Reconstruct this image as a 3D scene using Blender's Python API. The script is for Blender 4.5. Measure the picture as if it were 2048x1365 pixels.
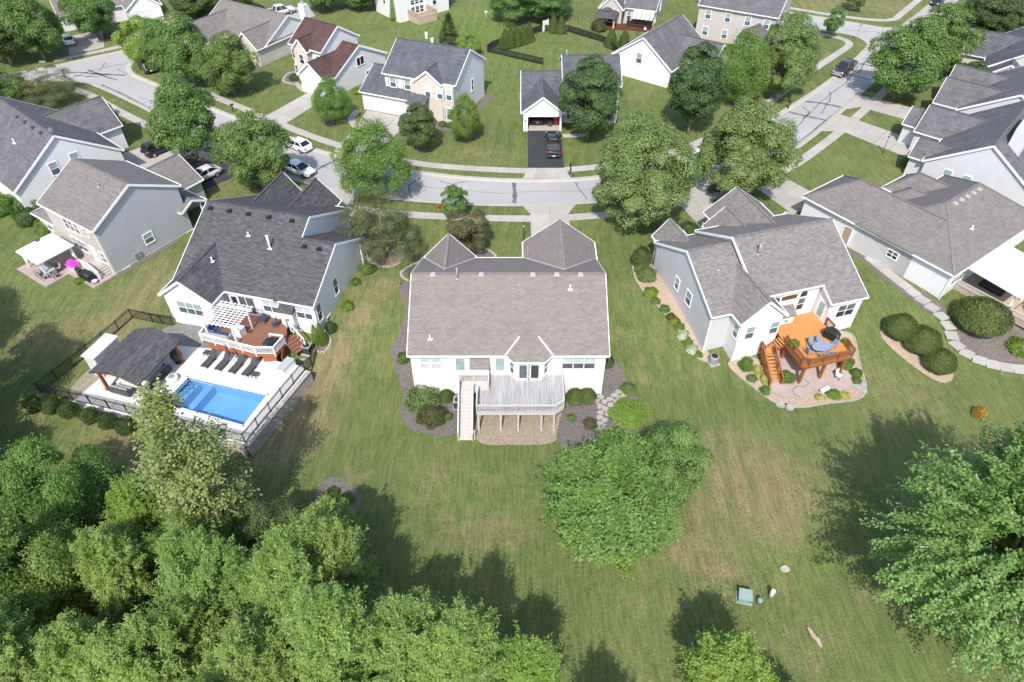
import bpy, math, random
import numpy as np
from mathutils import Vector, Matrix
R = math.radians
random.seed(7)
for o in list(bpy.data.objects): bpy.data.objects.remove(o)
S = bpy.context.scene
COL = S.collection
# ---------------------------------------------------------------- camera
cd = bpy.data.cameras.new('camera'); cam = bpy.data.objects.new('camera', cd); COL.objects.link(cam)
cam.location = (0, 0, 48); cam.rotation_euler = (R(90 - 43.7), 0, 0)
cd.sensor_width = 36; cd.lens = 24.0; cd.clip_end = 3000; cd.clip_start = .5
S.camera = cam
# ---------------------------------------------------------------- sky, sun, exposure
SUN_EL, SUN_AZ = 50, 9      # the light travels away from the camera and slightly to its right
W = bpy.data.worlds.new('World'); S.world = W; W.use_nodes = True
nt = W.node_tree; bg = nt.nodes['Background']
sky = nt.nodes.new('ShaderNodeTexSky'); sky.sky_type = 'NISHITA'; sky.sun_disc = False
sky.sun_elevation = R(SUN_EL); sky.sun_rotation = R(180 + SUN_AZ); sky.altitude = 250
sky.dust_density = 2.0
nt.links.new(sky.outputs[0], bg.inputs[0]); bg.inputs[1].default_value = 0.15
sd = bpy.data.lights.new('sun', 'SUN'); sd.energy = 3.2; sd.angle = R(.5); sd.color = (1, .955, .885)
sun = bpy.data.objects.new('sun', sd); COL.objects.link(sun)
sun.rotation_euler = (R(90 - SUN_EL), 0, R(-SUN_AZ)); sun.location = (-20, -60, 90)
S.view_settings.view_transform = 'Standard'; S.view_settings.look = 'None'
S.view_settings.gamma = 1; S.view_settings.use_curve_mapping = False
S.view_settings.exposure = 0.9
# ---------------------------------------------------------------- helpers
def tag(o, label=None, cat=None, group=None, kind=None):
    if label: o['label'] = label
    if cat: o['category'] = cat
    if group: o['group'] = group
    if kind: o['kind'] = kind
    return o
def empty(name, loc, rz=0, label=None, cat=None, group=None):
    o = bpy.data.objects.new(name, None); COL.objects.link(o)
    o.location = loc; o.rotation_euler = (0, 0, rz); o.empty_display_size = .3
    return tag(o, label, cat, group)
def auto_uv(me):
    n = len(me.loops)
    if not n: return
    uv = me.uv_layers.new(name='UVMap')
    co = np.empty(len(me.vertices) * 3); me.vertices.foreach_get('co', co); co = co.reshape(-1, 3)
    li = np.empty(n, int); me.loops.foreach_get('vertex_index', li)
    no = np.empty(len(me.polygons) * 3); me.polygons.foreach_get('normal', no); no = no.reshape(-1, 3)
    lt = np.empty(len(me.polygons), int); me.polygons.foreach_get('loop_total', lt)
    N = np.repeat(no, lt, 0); P = co[li]
    h = np.stack([-N[:, 1], N[:, 0], np.zeros(n)], 1); l = np.linalg.norm(h, axis=1)
    flat = l < .02; h[flat] = (1, 0, 0); l[flat] = 1; h /= l[:, None]
    v = np.cross(N, h)
    out = np.stack([(P * h).sum(1), (P * v).sum(1)], 1).ravel()
    uv.data.foreach_set('uv', out)
class MB:
    def __init__(s): s.v = []; s.f = []
    def add(s, vs, fs):
        k = len(s.v); s.v += [tuple(map(float, q)) for q in vs]; s.f += [tuple(i + k for i in f) for f in fs]; return s
    def box(s, x0, x1, y0, y1, z0, z1):
        return s.add([(x0,y0,z0),(x1,y0,z0),(x1,y1,z0),(x0,y1,z0),(x0,y0,z1),(x1,y0,z1),(x1,y1,z1),(x0,y1,z1)],
            [(0,3,2,1),(4,5,6,7),(0,1,5,4),(1,2,6,5),(2,3,7,6),(3,0,4,7)])
    def obox(s, c, sz, rz=0, rx=0):
        M = Matrix.Rotation(rz, 3, 'Z') @ Matrix.Rotation(rx, 3, 'X'); c = Vector(c); a, b, d = sz[0]/2, sz[1]/2, sz[2]/2
        return s.add([c + M @ Vector(q) for q in ((-a,-b,-d),(a,-b,-d),(a,b,-d),(-a,b,-d),(-a,-b,d),(a,-b,d),(a,b,d),(-a,b,d))],
            [(0,3,2,1),(4,5,6,7),(0,1,5,4),(1,2,6,5),(2,3,7,6),(3,0,4,7)])
    def beam(s, p, q, w, h):
        p, q = Vector(p), Vector(q); d = (q - p)
        if d.length < 1e-6: return s
        d.normalize(); up = Vector((0,0,1)) if abs(d.z) < .98 else Vector((0,1,0))
        a = d.cross(up).normalized() * w/2; b = a.cross(d).normalized() * h/2
        return s.add([p-a-b, p+a-b, p+a+b, p-a+b, q-a-b, q+a-b, q+a+b, q-a+b],
            [(0,1,2,3),(7,6,5,4),(0,4,5,1),(1,5,6,2),(2,6,7,3),(3,7,4,0)])
    def tube(s, pts, rs, n=6, cap=True):
        k = len(s.v); prev = None
        for i, p in enumerate(pts):
            p = Vector(p); a = Vector(pts[max(i-1,0)]); b = Vector(pts[min(i+1,len(pts)-1)]); d = (b - a).normalized()
            up = Vector((0,0,1)) if abs(d.z) < .9 else Vector((1,0,0))
            e = d.cross(up).normalized(); g = e.cross(d)
            r = rs[i] if hasattr(rs, '__len__') else rs
            for j in range(n):
                t = 2*math.pi*j/n; s.v.append(tuple(p + e*(r*math.cos(t)) + g*(r*math.sin(t))))
        for i in range(len(pts)-1):
            for j in range(n):
                j2 = (j+1) % n; s.f.append((k+i*n+j, k+i*n+j2, k+(i+1)*n+j2, k+(i+1)*n+j))
        if cap:
            s.f.append(tuple(k+j for j in range(n))[::-1]); m = k+(len(pts)-1)*n; s.f.append(tuple(m+j for j in range(n)))
        return s
    def prism(s, poly, z0, z1):
        if sum(a[0]*b[1]-b[0]*a[1] for a, b in zip(poly, poly[1:]+poly[:1])) < 0: poly = poly[::-1]
        n = len(poly)
        return s.add([(x,y,z0) for x,y in poly] + [(x,y,z1) for x,y in poly],
            [tuple(range(n))[::-1], tuple(range(n,2*n))] + [(i,(i+1)%n,n+(i+1)%n,n+i) for i in range(n)])
    def lathe(s, prof, n=12, c=(0,0,0), sx=1, sy=1):
        k = len(s.v); m = len(prof)
        for r, z in prof:
            for j in range(n):
                t = 2*math.pi*j/n; s.v.append((c[0]+r*sx*math.cos(t), c[1]+r*sy*math.sin(t), c[2]+z))
        for i in range(m-1):
            for j in range(n):
                j2 = (j+1) % n; s.f.append((k+i*n+j, k+i*n+j2, k+(i+1)*n+j2, k+(i+1)*n+j))
        s.f.append(tuple(k+j for j in range(n))[::-1]); s.f.append(tuple(k+(m-1)*n+j for j in range(n)))
        return s
    def mesh(s, name, mat, smooth=False):
        me = bpy.data.meshes.new(name); me.from_pydata(s.v, [], s.f); me.materials.append(mat); me.update()
        auto_uv(me)
        if smooth: me.polygons.foreach_set('use_smooth', [True]*len(me.polygons))
        return me
    def build(s, name, mat, parent=None, smooth=False, kind=None, bevel=0):
        return put(name, s.mesh(name, mat, smooth), parent, kind=kind)
def put(name, me, parent=None, loc=(0,0,0), rz=0, scale=1, kind=None):
    o = bpy.data.objects.new(name, me); COL.objects.link(o); o.parent = parent
    o.location = loc; o.rotation_euler = (0, 0, rz)
    o.scale = (scale,)*3 if not hasattr(scale, '__len__') else scale
    if kind: o['kind'] = kind
    return o
def copy_tree(o, parent=None):
    c = o.copy(); COL.objects.link(c); c.parent = parent
    for ch in list(o.children): copy_tree(ch, c)
    return c
def smst(a, b, x):
    t = np.clip((x - a)/(b - a), 0, 1); return t*t*(3 - 2*t)
# ---------------------------------------------------------------- materials
MATS = {}
class N:
    def __init__(s, name):
        s.m = bpy.data.materials.new(name); s.m.use_nodes = True; s.t = s.m.node_tree
        s.b = s.t.nodes['Principled BSDF']; s.o = s.t.nodes['Material Output']; MATS[name] = s.m
    def n(s, ty, **k):
        x = s.t.nodes.new('ShaderNode' + ty)
        for a, v in k.items():
            if a.startswith('i_'):
                key = a[2:]; x.inputs[int(key) if key.isdigit() else key.replace('_', ' ')].default_value = v
            else: setattr(x, a, v)
        return x
    def l(s, a, b): s.t.links.new(a, b)
    def co(s, kind='Object'): return s.n('TexCoord').outputs[kind]
    def noise(s, v, scale, detail=3, rough=.55, dist=0):
        x = s.n('TexNoise', i_Scale=scale, i_Detail=detail, i_Roughness=rough, i_Distortion=dist); s.l(v, x.inputs['Vector']); return x.outputs['Fac']
    def ramp(s, v, a, b, c0=0., c1=1.):
        x = s.n('MapRange', i_1=a, i_2=b, i_3=c0, i_4=c1); s.l(v, x.inputs[0]); return x.outputs[0]
    def mix(s, f, a, b, mode='MIX'):
        x = s.n('Mix', data_type='RGBA', blend_type=mode)
        for q, i in ((f, 0), (a, 6), (b, 7)):
            if hasattr(q, 'is_linked') or hasattr(q, 'links'): s.l(q, x.inputs[i])
            elif i == 0: x.inputs[0].default_value = q
            else: x.inputs[i].default_value = (*q, 1) if len(q) == 3 else q
        return x.outputs[2]
    def math(s, op, a, b=0.):
        x = s.n('Math', operation=op)
        for q, i in ((a, 0), (b, 1)):
            if hasattr(q, 'links'): s.l(q, x.inputs[i])
            else: x.inputs[i].default_value = q
        return x.outputs[0]
    def map(s, v, sc=(1,1,1), rot=(0,0,0)):
        x = s.n('Mapping'); x.inputs['Scale'].default_value = sc; x.inputs['Rotation'].default_value = rot; s.l(v, x.inputs[0]); return x.outputs[0]
    def bump(s, h, st=.3, d=.02):
        x = s.n('Bump', i_Strength=st, i_Distance=d); s.l(h, x.inputs['Height']); s.l(x.outputs[0], s.b.inputs['Normal'])
    def col(s, c):
        if hasattr(c, 'links'): s.l(c, s.b.inputs['Base Color'])
        else: s.b.inputs['Base Color'].default_value = (*c, 1)
    def rough(s, r, spec=None, metal=None):
        s.b.inputs['Roughness'].default_value = r
        if spec is not None: s.b.inputs['Specular IOR Level'].default_value = spec
        if metal is not None: s.b.inputs['Metallic'].default_value = metal
def m_plain(name, c, rough=.6, var=.12, scale=3., spec=.4, metal=0):
    k = N(name); f = k.noise(k.co(), scale, 4)
    a = tuple(x*(1-var) for x in c); b = tuple(min(1, x*(1+var)) for x in c)
    k.col(k.mix(k.ramp(f, .3, .7), a, b)); k.rough(rough, spec, metal); return k.m
def m_siding(name, c, lap=.23, var=.06):
    k = N(name); uv = k.co('UV'); sep = k.n('SeparateXYZ'); k.l(uv, sep.inputs[0])
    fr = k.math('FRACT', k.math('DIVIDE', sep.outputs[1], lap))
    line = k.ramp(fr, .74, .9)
    f = k.noise(k.co(), .6, 4)
    base = k.mix(k.ramp(f, .3, .7), tuple(x*(1-var) for x in c), c)
    dirt = k.ramp(k.noise(k.map(k.co(), (1,1,.25)), 1.6, 3), .55, .9, 0, .10)
    base = k.mix(dirt, base, (.45,.44,.40))
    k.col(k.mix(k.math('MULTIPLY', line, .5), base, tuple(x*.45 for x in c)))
    k.bump(fr, .55, .03); k.rough(.55, .3); return k.m
def m_shingle(name, c1, c2, mortar, w=.33, h=.16, mott=.18, streak=.2):
    k = N(name); uv = k.co('UV')
    br = k.n('TexBrick', offset=.5, i_Scale=1.0, i_Mortar_Size=.012, i_Mortar_Smooth=.3, i_Bias=0., i_Brick_Width=w, i_Row_Height=h)
    br.inputs['Color1'].default_value = (*c1, 1); br.inputs['Color2'].default_value = (*c2, 1); br.inputs['Mortar'].default_value = (*mortar, 1)
    k.l(uv, br.inputs[0])
    b2 = k.n('TexBrick', offset=.37, i_Scale=1.0, i_Mortar_Size=.0, i_Brick_Width=w*1.6, i_Row_Height=h)
    b2.inputs['Color1'].default_value = (1+mott,)*3 + (1,); b2.inputs['Color2'].default_value = (1-mott,)*3 + (1,)
    k.l(uv, b2.inputs[0])
    c = k.mix(1., br.outputs[0], b2.outputs[0], 'MULTIPLY')
    st = k.ramp(k.noise(k.map(uv, (.7,.3,1)), 1.0, 4), .35, .75, 1-streak, 1+streak*.5)
    c = k.mix(1., c, k.n('CombineColor').outputs[0], 'MULTIPLY') if False else c
    x = k.n('Mix', data_type='RGBA', blend_type='MULTIPLY'); x.inputs[0].default_value = 1; k.l(c, x.inputs[6])
    cc = k.n('CombineXYZ'); [k.l(st, cc.inputs[i]) for i in range(3)]; k.l(cc.outputs[0], x.inputs[7])
    g = k.ramp(k.noise(uv, 26., 2), .3, .7, .82, 1.18)
    y = k.n('Mix', data_type='RGBA', blend_type='MULTIPLY'); y.inputs[0].default_value = 1; k.l(x.outputs[2], y.inputs[6])
    c3 = k.n('CombineXYZ'); [k.l(g, c3.inputs[i]) for i in range(3)]; k.l(c3.outputs[0], y.inputs[7])
    k.col(y.outputs[2]); k.bump(br.outputs['Fac'], .3, .012); k.b.inputs['Normal']; k.rough(.9, .2); return k.m
def m_concrete(name, c, stain=.25, scale=.5):
    k = N(name); p = k.co()
    g = k.n('NewGeometry').outputs['Position']
    a = k.ramp(k.noise(g, scale, 6, .65), .3, .75)
    b = k.ramp(k.noise(g, 7., 3), .3, .7, -.06, .06)
    cc = k.mix(a, tuple(x*(1-stain) for x in c), c)
    r = k.n('ObjectInfo').outputs['Random']
    hv = k.n('HueSaturation'); k.l(k.math('ADD', k.ramp(r, 0, 1, .93, 1.06), b), hv.inputs['Value']); k.l(cc, hv.inputs['Color'])
    k.col(hv.outputs[0]); k.rough(.85, .25); k.bump(k.noise(g, 18, 3), .15, .01); return k.m
def m_wood(name, c, c2, along='X', board=.14, rough=.7):
    k = N(name); p = k.co(); sep = k.n('SeparateXYZ'); k.l(p, sep.inputs[0])
    s = (.5, 6, 6) if along == 'X' else (6, .5, 6)
    f = k.noise(k.map(p, s), 1.3, 4)
    k.col(k.mix(k.ramp(f, .3, .7), c, c2)); k.rough(rough, .3); return k.m
def m_leaf(name, c, c2, trans=.35, c3=None, gain=1.4):
    c, c2 = [tuple(x*gain for x in q) for q in (c, c2)]; c3 = tuple(x*gain for x in c3) if c3 else None
    k = N(name); g = k.n('NewGeometry')
    f = k.noise(k.co(), .55, 3)
    rnd = g.outputs['Random Per Island']
    a = k.mix(k.ramp(f, .35, .68), c, c2)
    if c3: a = k.mix(k.ramp(k.noise(k.co(), .22, 2), .5, .72), a, c3)
    hv = k.n('HueSaturation'); k.l(k.ramp(rnd, 0, 1, 0.72, 1.28), hv.inputs['Value']); k.l(a, hv.inputs['Color'])
    oi = k.n('ObjectInfo'); k.l(k.ramp(oi.outputs['Random'], 0, 1, .484, .514), hv.inputs['Hue'])
    k.col(hv.outputs[0]); k.rough(.5, .35)
    tr = k.n('BsdfTranslucent'); tm = k.mix(1., hv.outputs[0], (1.2, 1.45, .45), 'MULTIPLY'); k.l(tm, tr.inputs[0])
    ms = k.n('MixShader', i_0=trans); k.l(k.b.outputs[0], ms.inputs[1]); k.l(tr.outputs[0], ms.inputs[2]); k.l(ms.outputs[0], k.o.inputs[0])
    return k.m
def m_glass(name, c, rough=.06):
    k = N(name); k.col(k.mix(k.ramp(k.noise(k.co(), 2., 2), .35, .65), tuple(x*.8 for x in c), c)); k.rough(rough, .8); return k.m
def m_paint(name, c, coat=.6):
    k = N(name); k.col(c); k.rough(.35, .5); k.b.inputs['Coat Weight'].default_value = coat; k.b.inputs['Coat Roughness'].default_value = .06; return k.m
# siding and trim
SID_W = m_siding('siding_white', (.72,.72,.73)); SID_G = m_siding('siding_grey', (.43,.43,.45)); SID_B = m_siding('siding_beige', (0.473,0.438,0.415))
SID_C = m_siding('siding_cream', (0.532,0.510,0.473)); SID_L = m_siding('siding_pale_grey', (.55,.55,.575))
TRIM = m_plain('trim_white', (0.718,0.718,0.718), .45, .03); FOUND = m_concrete('foundation_concrete', (0.506,0.488,0.460), .15)
def m_brickwall(name, c1, c2, mo):
    k = N(name); br = k.n('TexBrick', i_Scale=1., i_Mortar_Size=.02, i_Brick_Width=.32, i_Row_Height=.12)
    br.inputs['Color1'].default_value = (*c1,1); br.inputs['Color2'].default_value = (*c2,1); br.inputs['Mortar'].default_value = (*mo,1)
    k.l(k.co('UV'), br.inputs[0]); k.col(br.outputs[0]); k.rough(.85,.2); k.bump(br.outputs['Fac'], .4, -.01); return k.m
BRICK = m_brickwall('brick_pale', (0.437,0.361,0.311), (0.554,0.496,0.445), (0.504,0.479,0.445))
STONE = m_brickwall('stone_veneer', (.42,.42,.42), (.62,.61,.6), (.5,.5,.5))
BLOCKM = m_plain('retaining_block', (.33,.30,.265), .9, .2, 4, .1)
# roofs
RF1 = m_shingle('shingle_taupe', (0.212,0.184,0.170), (0.172,0.152,0.143), (0.140,0.126,0.118), .33, .18, .07, .05)
RF2 = m_shingle('shingle_charcoal', (0.091,0.090,0.095), (0.065,0.064,0.068), (0.049,0.049,0.051), .34, .18, .22, .08)
RF6 = m_shingle('shingle_grey', (0.205,0.190,0.182), (0.142,0.133,0.129), (0.108,0.102,0.099), .36, .21, .07, .04)
RF3 = m_shingle('shingle_warm_grey', (0.182,0.164,0.156), (0.147,0.135,0.130), (0.117,0.110,0.105), .36, .18, .10, .07)
RF8 = m_shingle('shingle_blue_grey', (0.137,0.131,0.139), (0.107,0.104,0.111), (0.086,0.085,0.091), .36, .18, .14, .2)
RFM = m_shingle('shingle_maroon', (0.101,0.056,0.052), (0.076,0.045,0.044), (0.062,0.039,0.039), .36, .18, .12, .25)
RFS = m_shingle('shingle_slate', (0.107,0.112,0.126), (0.079,0.084,0.096), (0.065,0.070,0.079), .36, .18, .14, .2)
# ground cover
CONC = m_concrete('concrete_walk', (0.374,0.349,0.321), .16); CONCW = m_concrete('concrete_white', (0.579,0.564,0.550), .07, .3)
ASPH = m_concrete('asphalt_black', (.045,.046,.052), .3, .8)
PINK = m_concrete('stamped_concrete', (0.395,0.311,0.290), .22, 1.2)
TAR = m_plain('tar_seal', (.125,.125,.13), .8, .25, 2, .2)
MULCH = m_plain('mulch_dark', (.135,.118,.108), .95, .45, 9, .1); MULCHB = m_plain('mulch_tan', (0.336,0.260,0.202), .95, .3, 7, .1)
EDGE = m_plain('edging_stone', (.36,.32,.28), .9, .15, 5, .15)
FLAG = m_plain('flagstone', (.30,.28,.255), .9, .2, 5, .15)
def m_gravel(name, c, sc=18):
    k = N(name); v = k.n('TexVoronoi', i_Scale=sc); k.l(k.co(), v.inputs[0])
    hv = k.n('HueSaturation'); hv.inputs['Color'].default_value = (*c,1); sp = k.n('SeparateColor'); k.l(v.outputs['Color'], sp.inputs[0])
    k.l(k.ramp(sp.outputs[0], 0, 1, .55, 1.4), hv.inputs['Value']); k.col(hv.outputs[0]); k.bump(v.outputs['Distance'], .8, -.05); k.rough(.95,.1); return k.m
GRAV = m_gravel('pea_gravel', (.29,.245,.185)); GRAVG = m_gravel('grey_gravel', (0.185,0.185,0.185))
# woods
WGREY = m_wood('weathered_boards', (.24,.24,.255), (.42,.41,.405), 'Y'); WPALE = m_wood('weathered_rail', (.40,.38,.36), (.48,.46,.44), 'X')
WORANGE = m_wood('orange_deck', (0.445,0.197,0.063), (0.479,0.223,0.076), 'X'); WBROWN = m_wood('brown_timber', (0.197,0.071,0.024), (0.260,0.101,0.035), 'X')
WRED = m_wood('red_brown_boards', (.165,.078,.052), (.215,.105,.072), 'X'); WSKIRT = m_wood('deck_skirt', (0.286,0.097,0.042), (0.319,0.113,0.050), 'X')
WTAN = m_wood('tan_deck', (0.353,0.277,0.210), (0.420,0.336,0.260), 'X'); WDARK = m_wood('dark_red_deck', (0.084,0.029,0.021), (0.118,0.042,0.029), 'X')
# metal, plastic, glass, cloth
VENTG = m_plain('vent_grey', (.36,.35,.34), .6, .05); BLACK = m_plain('black_metal', (.018,.018,.02), .45, .1); DGREY = m_plain('dark_grey_plastic', (.06,.06,.065), .6, .2)
GREYM = m_plain('grey_metal', (.30,.31,.32), .5, .12, 4, .5, .3); GREEN_BOX = m_plain('green_steel', (.19,.27,.24), .5, .06)
WHITEP = m_plain('white_plastic', (.80,.80,.80), .4, .03); PINKP = m_plain('pink_plastic', (.80,.04,.48), .4, .05); PALEP = m_plain('pale_pink_plastic', (.85,.45,.68), .4, .05)
REDP = m_plain('red_paint', (.55,.02,.02), .4, .08); NAVY = m_plain('navy_cloth', (.03,.045,.13), .9, .15); CHAR = m_plain('charcoal_cloth', (.05,.052,.058), .9, .2)
CANV = m_plain('white_canvas', (.82,.82,.81), .8, .03); SALMON = m_plain('salmon_cloth', (.62,.20,.14), .8, .1); GREYC = m_plain('grey_cushion', (.30,.30,.31), .9, .12)
BLUESL = m_plain('blue_sling', (.20,.24,.33), .8, .1)
TANW = m_plain('light_wood', (.55,.40,.26), .7, .15)
PANE_U = m_glass('pane_blind', (.27,.36,.36), .12); PANE_L = m_glass('pane_dark', (.09,.11,.125), .06); PANE_D = m_glass('pane_black', (.025,.028,.03), .05)
PANE_W = m_glass('pane_pale', (.50,.55,.57), .12); PANE_T = m_glass('pane_warm', (.10,.06,.035), .06)
SHUT = m_plain('shutter_grey', (0.336,0.353,0.353), .6, .05); DOORM = m_plain('door_white', (0.622,0.622,0.630), .45, .03); DOORT = m_plain('door_tan', (0.353,0.252,0.185), .5, .05)
CARW = m_paint('car_white', (.80,.80,.80)); CARS = m_paint('car_silver', (.50,.51,.53)); CARK = m_paint('car_black', (.012,.012,.014)); CARD = m_paint('car_dark_brown', (.03,.024,.022))
CARG = m_glass('car_glass', (.015,.017,.02), .04); TYRE = m_plain('tyre_rubber', (.02,.02,.02), .9, .1); RIM = m_plain('wheel_rim', (.42,.43,.45), .35, .05, 3, .5, .6)
LAMP_R = m_plain('tail_lamp_red', (.35,.015,.015), .25, .05); LAMP_W = m_plain('head_lamp_clear', (.65,.68,.7), .2, .05)
BARK = m_plain('bark_grey', (.20,.165,.13), .95, .3, 5, .1); BARKL = m_plain('bark_pale', (.36,.32,.27), .95, .2, 4, .1)
# ================================================================ ground, streets, walks
def spline(P, step=1.5):
    P = [np.array(p, float) for p in P]; P = [2*P[0]-P[1]] + P + [2*P[-1]-P[-2]]; out = []
    for i in range(1, len(P)-2):
        a, b, c, d = P[i-1:i+3]; n = max(2, int(np.linalg.norm(c-b)/step*1.5))
        for k in range(n):
            t = k/n; out.append(.5*((2*b)+(-a+c)*t+(2*a-5*b+4*c-d)*t*t+(-a+3*b-3*c+d)*t**3))
    out.append(P[-2]); return [tuple(q) for q in out]
def resample(P, step):
    P = np.array(P); d = np.r_[0, np.cumsum(np.linalg.norm(np.diff(P, axis=0), axis=1))]
    t = np.arange(0, d[-1], step); return [tuple(q) for q in np.stack([np.interp(t, d, P[:, 0]), np.interp(t, d, P[:, 1])], 1)]
E_NEAR = spline([(-100,99),(-84,106.5),(-76,108.6),(-71,108.6),(-66,106.4),(-53.3,96.8),(-40.9,86.2),(-31,79.4),(-20.9,75.1),(-12.6,73.0),(-1.5,71.9),(9.6,72.5),(22,75.6),(30,79.2),(36.8,84.0),(43.2,90.3),(50.5,98.8),(56.8,106.5),(68,119.7),(81,136.9),(91.3,149),(110,172)])
E_FAR = spline([(-38,139),(-52,128.5),(-62.5,119.3),(-64.2,116.2),(-62.6,112.2),(-57.3,108.0),(-44.8,98.8),(-40.2,95.6),(-33.4,90.6),(-27.3,86.5),(-22.0,84.0),(-15.4,81.2),(-8.2,79.3),(-1.7,78.4),(5,78.3),(11,79.0),(19,81.6),(28,87.0),(39.8,97.3),(51.7,109.6),(61.8,122.0),(63.4,125.6),(61.6,129.2),(54.2,132.4),(38,139)])
E_NW = spline([(-104,100),(-81,112.6),(-71.6,119.3),(-67,122.8),(-52,136),(-41,145.5)])
E_NE = spline([(38,150),(57,140),(65.7,135),(69.5,132.9),(72.5,133.4),(76,137),(84.6,147),(103,170)])
ROAD1 = E_NEAR + [(103,170)] + E_NE[::-1] + [(38,139)] + E_FAR[::-1] + E_NW[::-1]
# E_FAR starts at (-38,139), E_NW ends at (-41,145.5): the polygon closes through the left arm and the right arm
ROAD1 = E_NEAR + E_NE[::-1] + E_FAR[::-1] + E_NW[::-1]
def pip(X, Y, poly):
    ins = np.zeros(X.shape, bool); n = len(poly)
    for i in range(n):
        x1, y1 = poly[i]; x2, y2 = poly[(i+1) % n]
        if y1 == y2: continue
        c = ((y1 > Y) != (y2 > Y)) & (X < (x2-x1)*(Y-y1)/(y2-y1)+x1); ins ^= c
    return ins
def pdist(X, Y, line):
    D = np.full(X.shape, 1e9)
    for (x1, y1), (x2, y2) in zip(line, line[1:]):
        dx, dy = x2-x1, y2-y1; l = dx*dx+dy*dy
        if l < 1e-9: continue
        t = np.clip(((X-x1)*dx+(Y-y1)*dy)/l, 0, 1); D = np.minimum(D, (X-x1-t*dx)**2+(Y-y1-t*dy)**2)
    return np.sqrt(D)
PATIO = [(-39.8,40.6),(-22.6,35.9),(-19.2,44.6),(-20.6,46.2),(-28.3,47.8),(-36.2,45.2)]
def gz0(x, y):
    x = np.asarray(x, float); y = np.asarray(y, float)
    low = 2.2*smst(43, 57, y); high = 1.3*smst(24, 37, y)+.9*smst(48, 60, y)
    k = smst(-17, -40, x); return low*(1-k)+high*k
def gz(x, y): return float(gz0(x, y))
xs = np.r_[-900, -500, -300, -200, -150, np.arange(-122, 122.1, .6), 150, 200, 300, 500, 900]
ys = np.r_[-400, -150, -60, -20, np.arange(0, 176, .6), 185, 200, 240, 320, 500, 900, 1600]
X, Y = np.meshgrid(xs, ys); Zg = gz0(X, Y)
und = .10*np.sin(X*.31+Y*.17)+.08*np.sin(X*.11-Y*.27+1.3)
Zg = Zg + np.where(Y < 36, und*smst(36, 30, Y), 0)
inside = pip(X, Y, ROAD1)
dk = np.minimum(np.minimum(pdist(X, Y, E_NEAR), pdist(X, Y, E_FAR)), np.minimum(pdist(X, Y, E_NW), pdist(X, Y, E_NE)))
Zg = np.where(inside & (dk > .5), Zg-.9, Zg)
pin = pip(X, Y, PATIO) & (pdist(X, Y, PATIO+PATIO[:1]) > .7); Zg = np.where(pin, Zg-3.2, Zg)
dry = np.zeros(X.shape); lush = np.zeros(X.shape)
for x, y, r, a in [(-19.0,39.3,3.0,1.3),(-17.2,48.2,2.0,1.3),(-18.2,44.4,2.2,1.3),(-15.4,52.4,2.0,1.1),(-13.6,56.4,2.0,.9),(20.8,36.5,3.4,.55),(18.2,31.9,2.6,.7),(20.8,28.9,2.4,.8),(17.0,37,2,.4),(23.5,31,2,.5),(15,30,2,.5),(15.7,25.3,2.4,.9),(12.6,26.9,2,.7),
    (-.9,28.7,2,.6),(-3.7,28.2,2,.6),(-6.9,33.4,1.5,.4),(-34.1,38.4,3.6,1),(-37.3,57.5,4,.8),(-46.3,49,4,.7),(37.6,42.3,4,.5),(-13.6,33.4,1.3,.9),(-20.2,36.4,2.4,.9),(13.1,56.6,1.5,.6),(-40,51.8,3.5,.8),(16,34.4,3,.6),(22.5,33.4,3,.7),(-11.7,69.9,2,.5),
    (-6,85.5,2,.6),(-2.4,84.6,2,.6),(-30,92,2,.4),(-37,75,3,.6),(38,86,2,.5),(44.5,83,1.5,.4),(52,119,3,.7),(-47,94,4,.3),(-70,124,4,.6),(76,143,5,.8),(60,144,5,.7),(66,148,6,.7),(-1,22,1.5,.3),(22,20,1.5,.5),(-8,44,1.5,.3),(-38,47,3,.8),(-42,40,2.4,.7),(-30,33.5,3,.7),(11.6,50,1,.5),(12.5,45,1.2,.4)]:
    dry += a*np.exp(-((X-x)**2+(Y-y)**2)/r**2)
for x, y, r, a in [(20.3,25.7,2.4,.7),(24,27,2,.6),(-9.7,23.7,3,.6),(-3.1,23.3,3,.5),(-6.8,37.6,2,.3),(-11.1,48.2,2,.5),(-1.9,109,5,.6),(-1,118,4,.5),(30.9,57.4,3,.3),(8,118,8,.7),(-12,133,9,1.),(-4,138,8,1.),(100,130,12,1),(26,17,4,.7),(-53,62,4,.4),(14,52,2,.4),(-86,110,5,.8)]:
    lush += a*np.exp(-((X-x)**2+(Y-y)**2)/r**2)
me = bpy.data.meshes.new('ground'); ny, nx = X.shape
me.vertices.add(nx*ny); me.vertices.foreach_set('co', np.stack([X, Y, Zg], -1).ravel())
ii = (np.arange(ny-1)[:, None]*nx+np.arange(nx-1)[None]).ravel()
q = np.stack([ii, ii+1, ii+nx+1, ii+nx], 1); me.loops.add(q.size); me.loops.foreach_set('vertex_index', q.ravel())
me.polygons.add(len(q)); me.polygons.foreach_set('loop_start', np.arange(len(q))*4); me.polygons.foreach_set('loop_total', np.full(len(q), 4))
for nm, A in (('dry', dry), ('lush', lush)):
    at = me.attributes.new(nm, 'FLOAT', 'POINT'); at.data.foreach_set('value', A.ravel().astype(np.float32))
me.update(); me.validate()
k = N('lawn'); p = k.co()
f1 = k.noise(p, .16, 5, .6); f2 = k.noise(p, .9, 5, .65); f3 = k.noise(p, 7., 5, .8); f4 = k.noise(p, 22., 2, .6); f5 = k.noise(k.map(p, (3.2,.35,1), (0,0,R(14))), 1.5, 4, .65)
g = k.mix(k.ramp(f1, .32, .68), (.084,.120,.037), (.142,.168,.056)); g = k.mix(k.ramp(f2, .35, .7), g, (.108,.142,.046))
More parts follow.
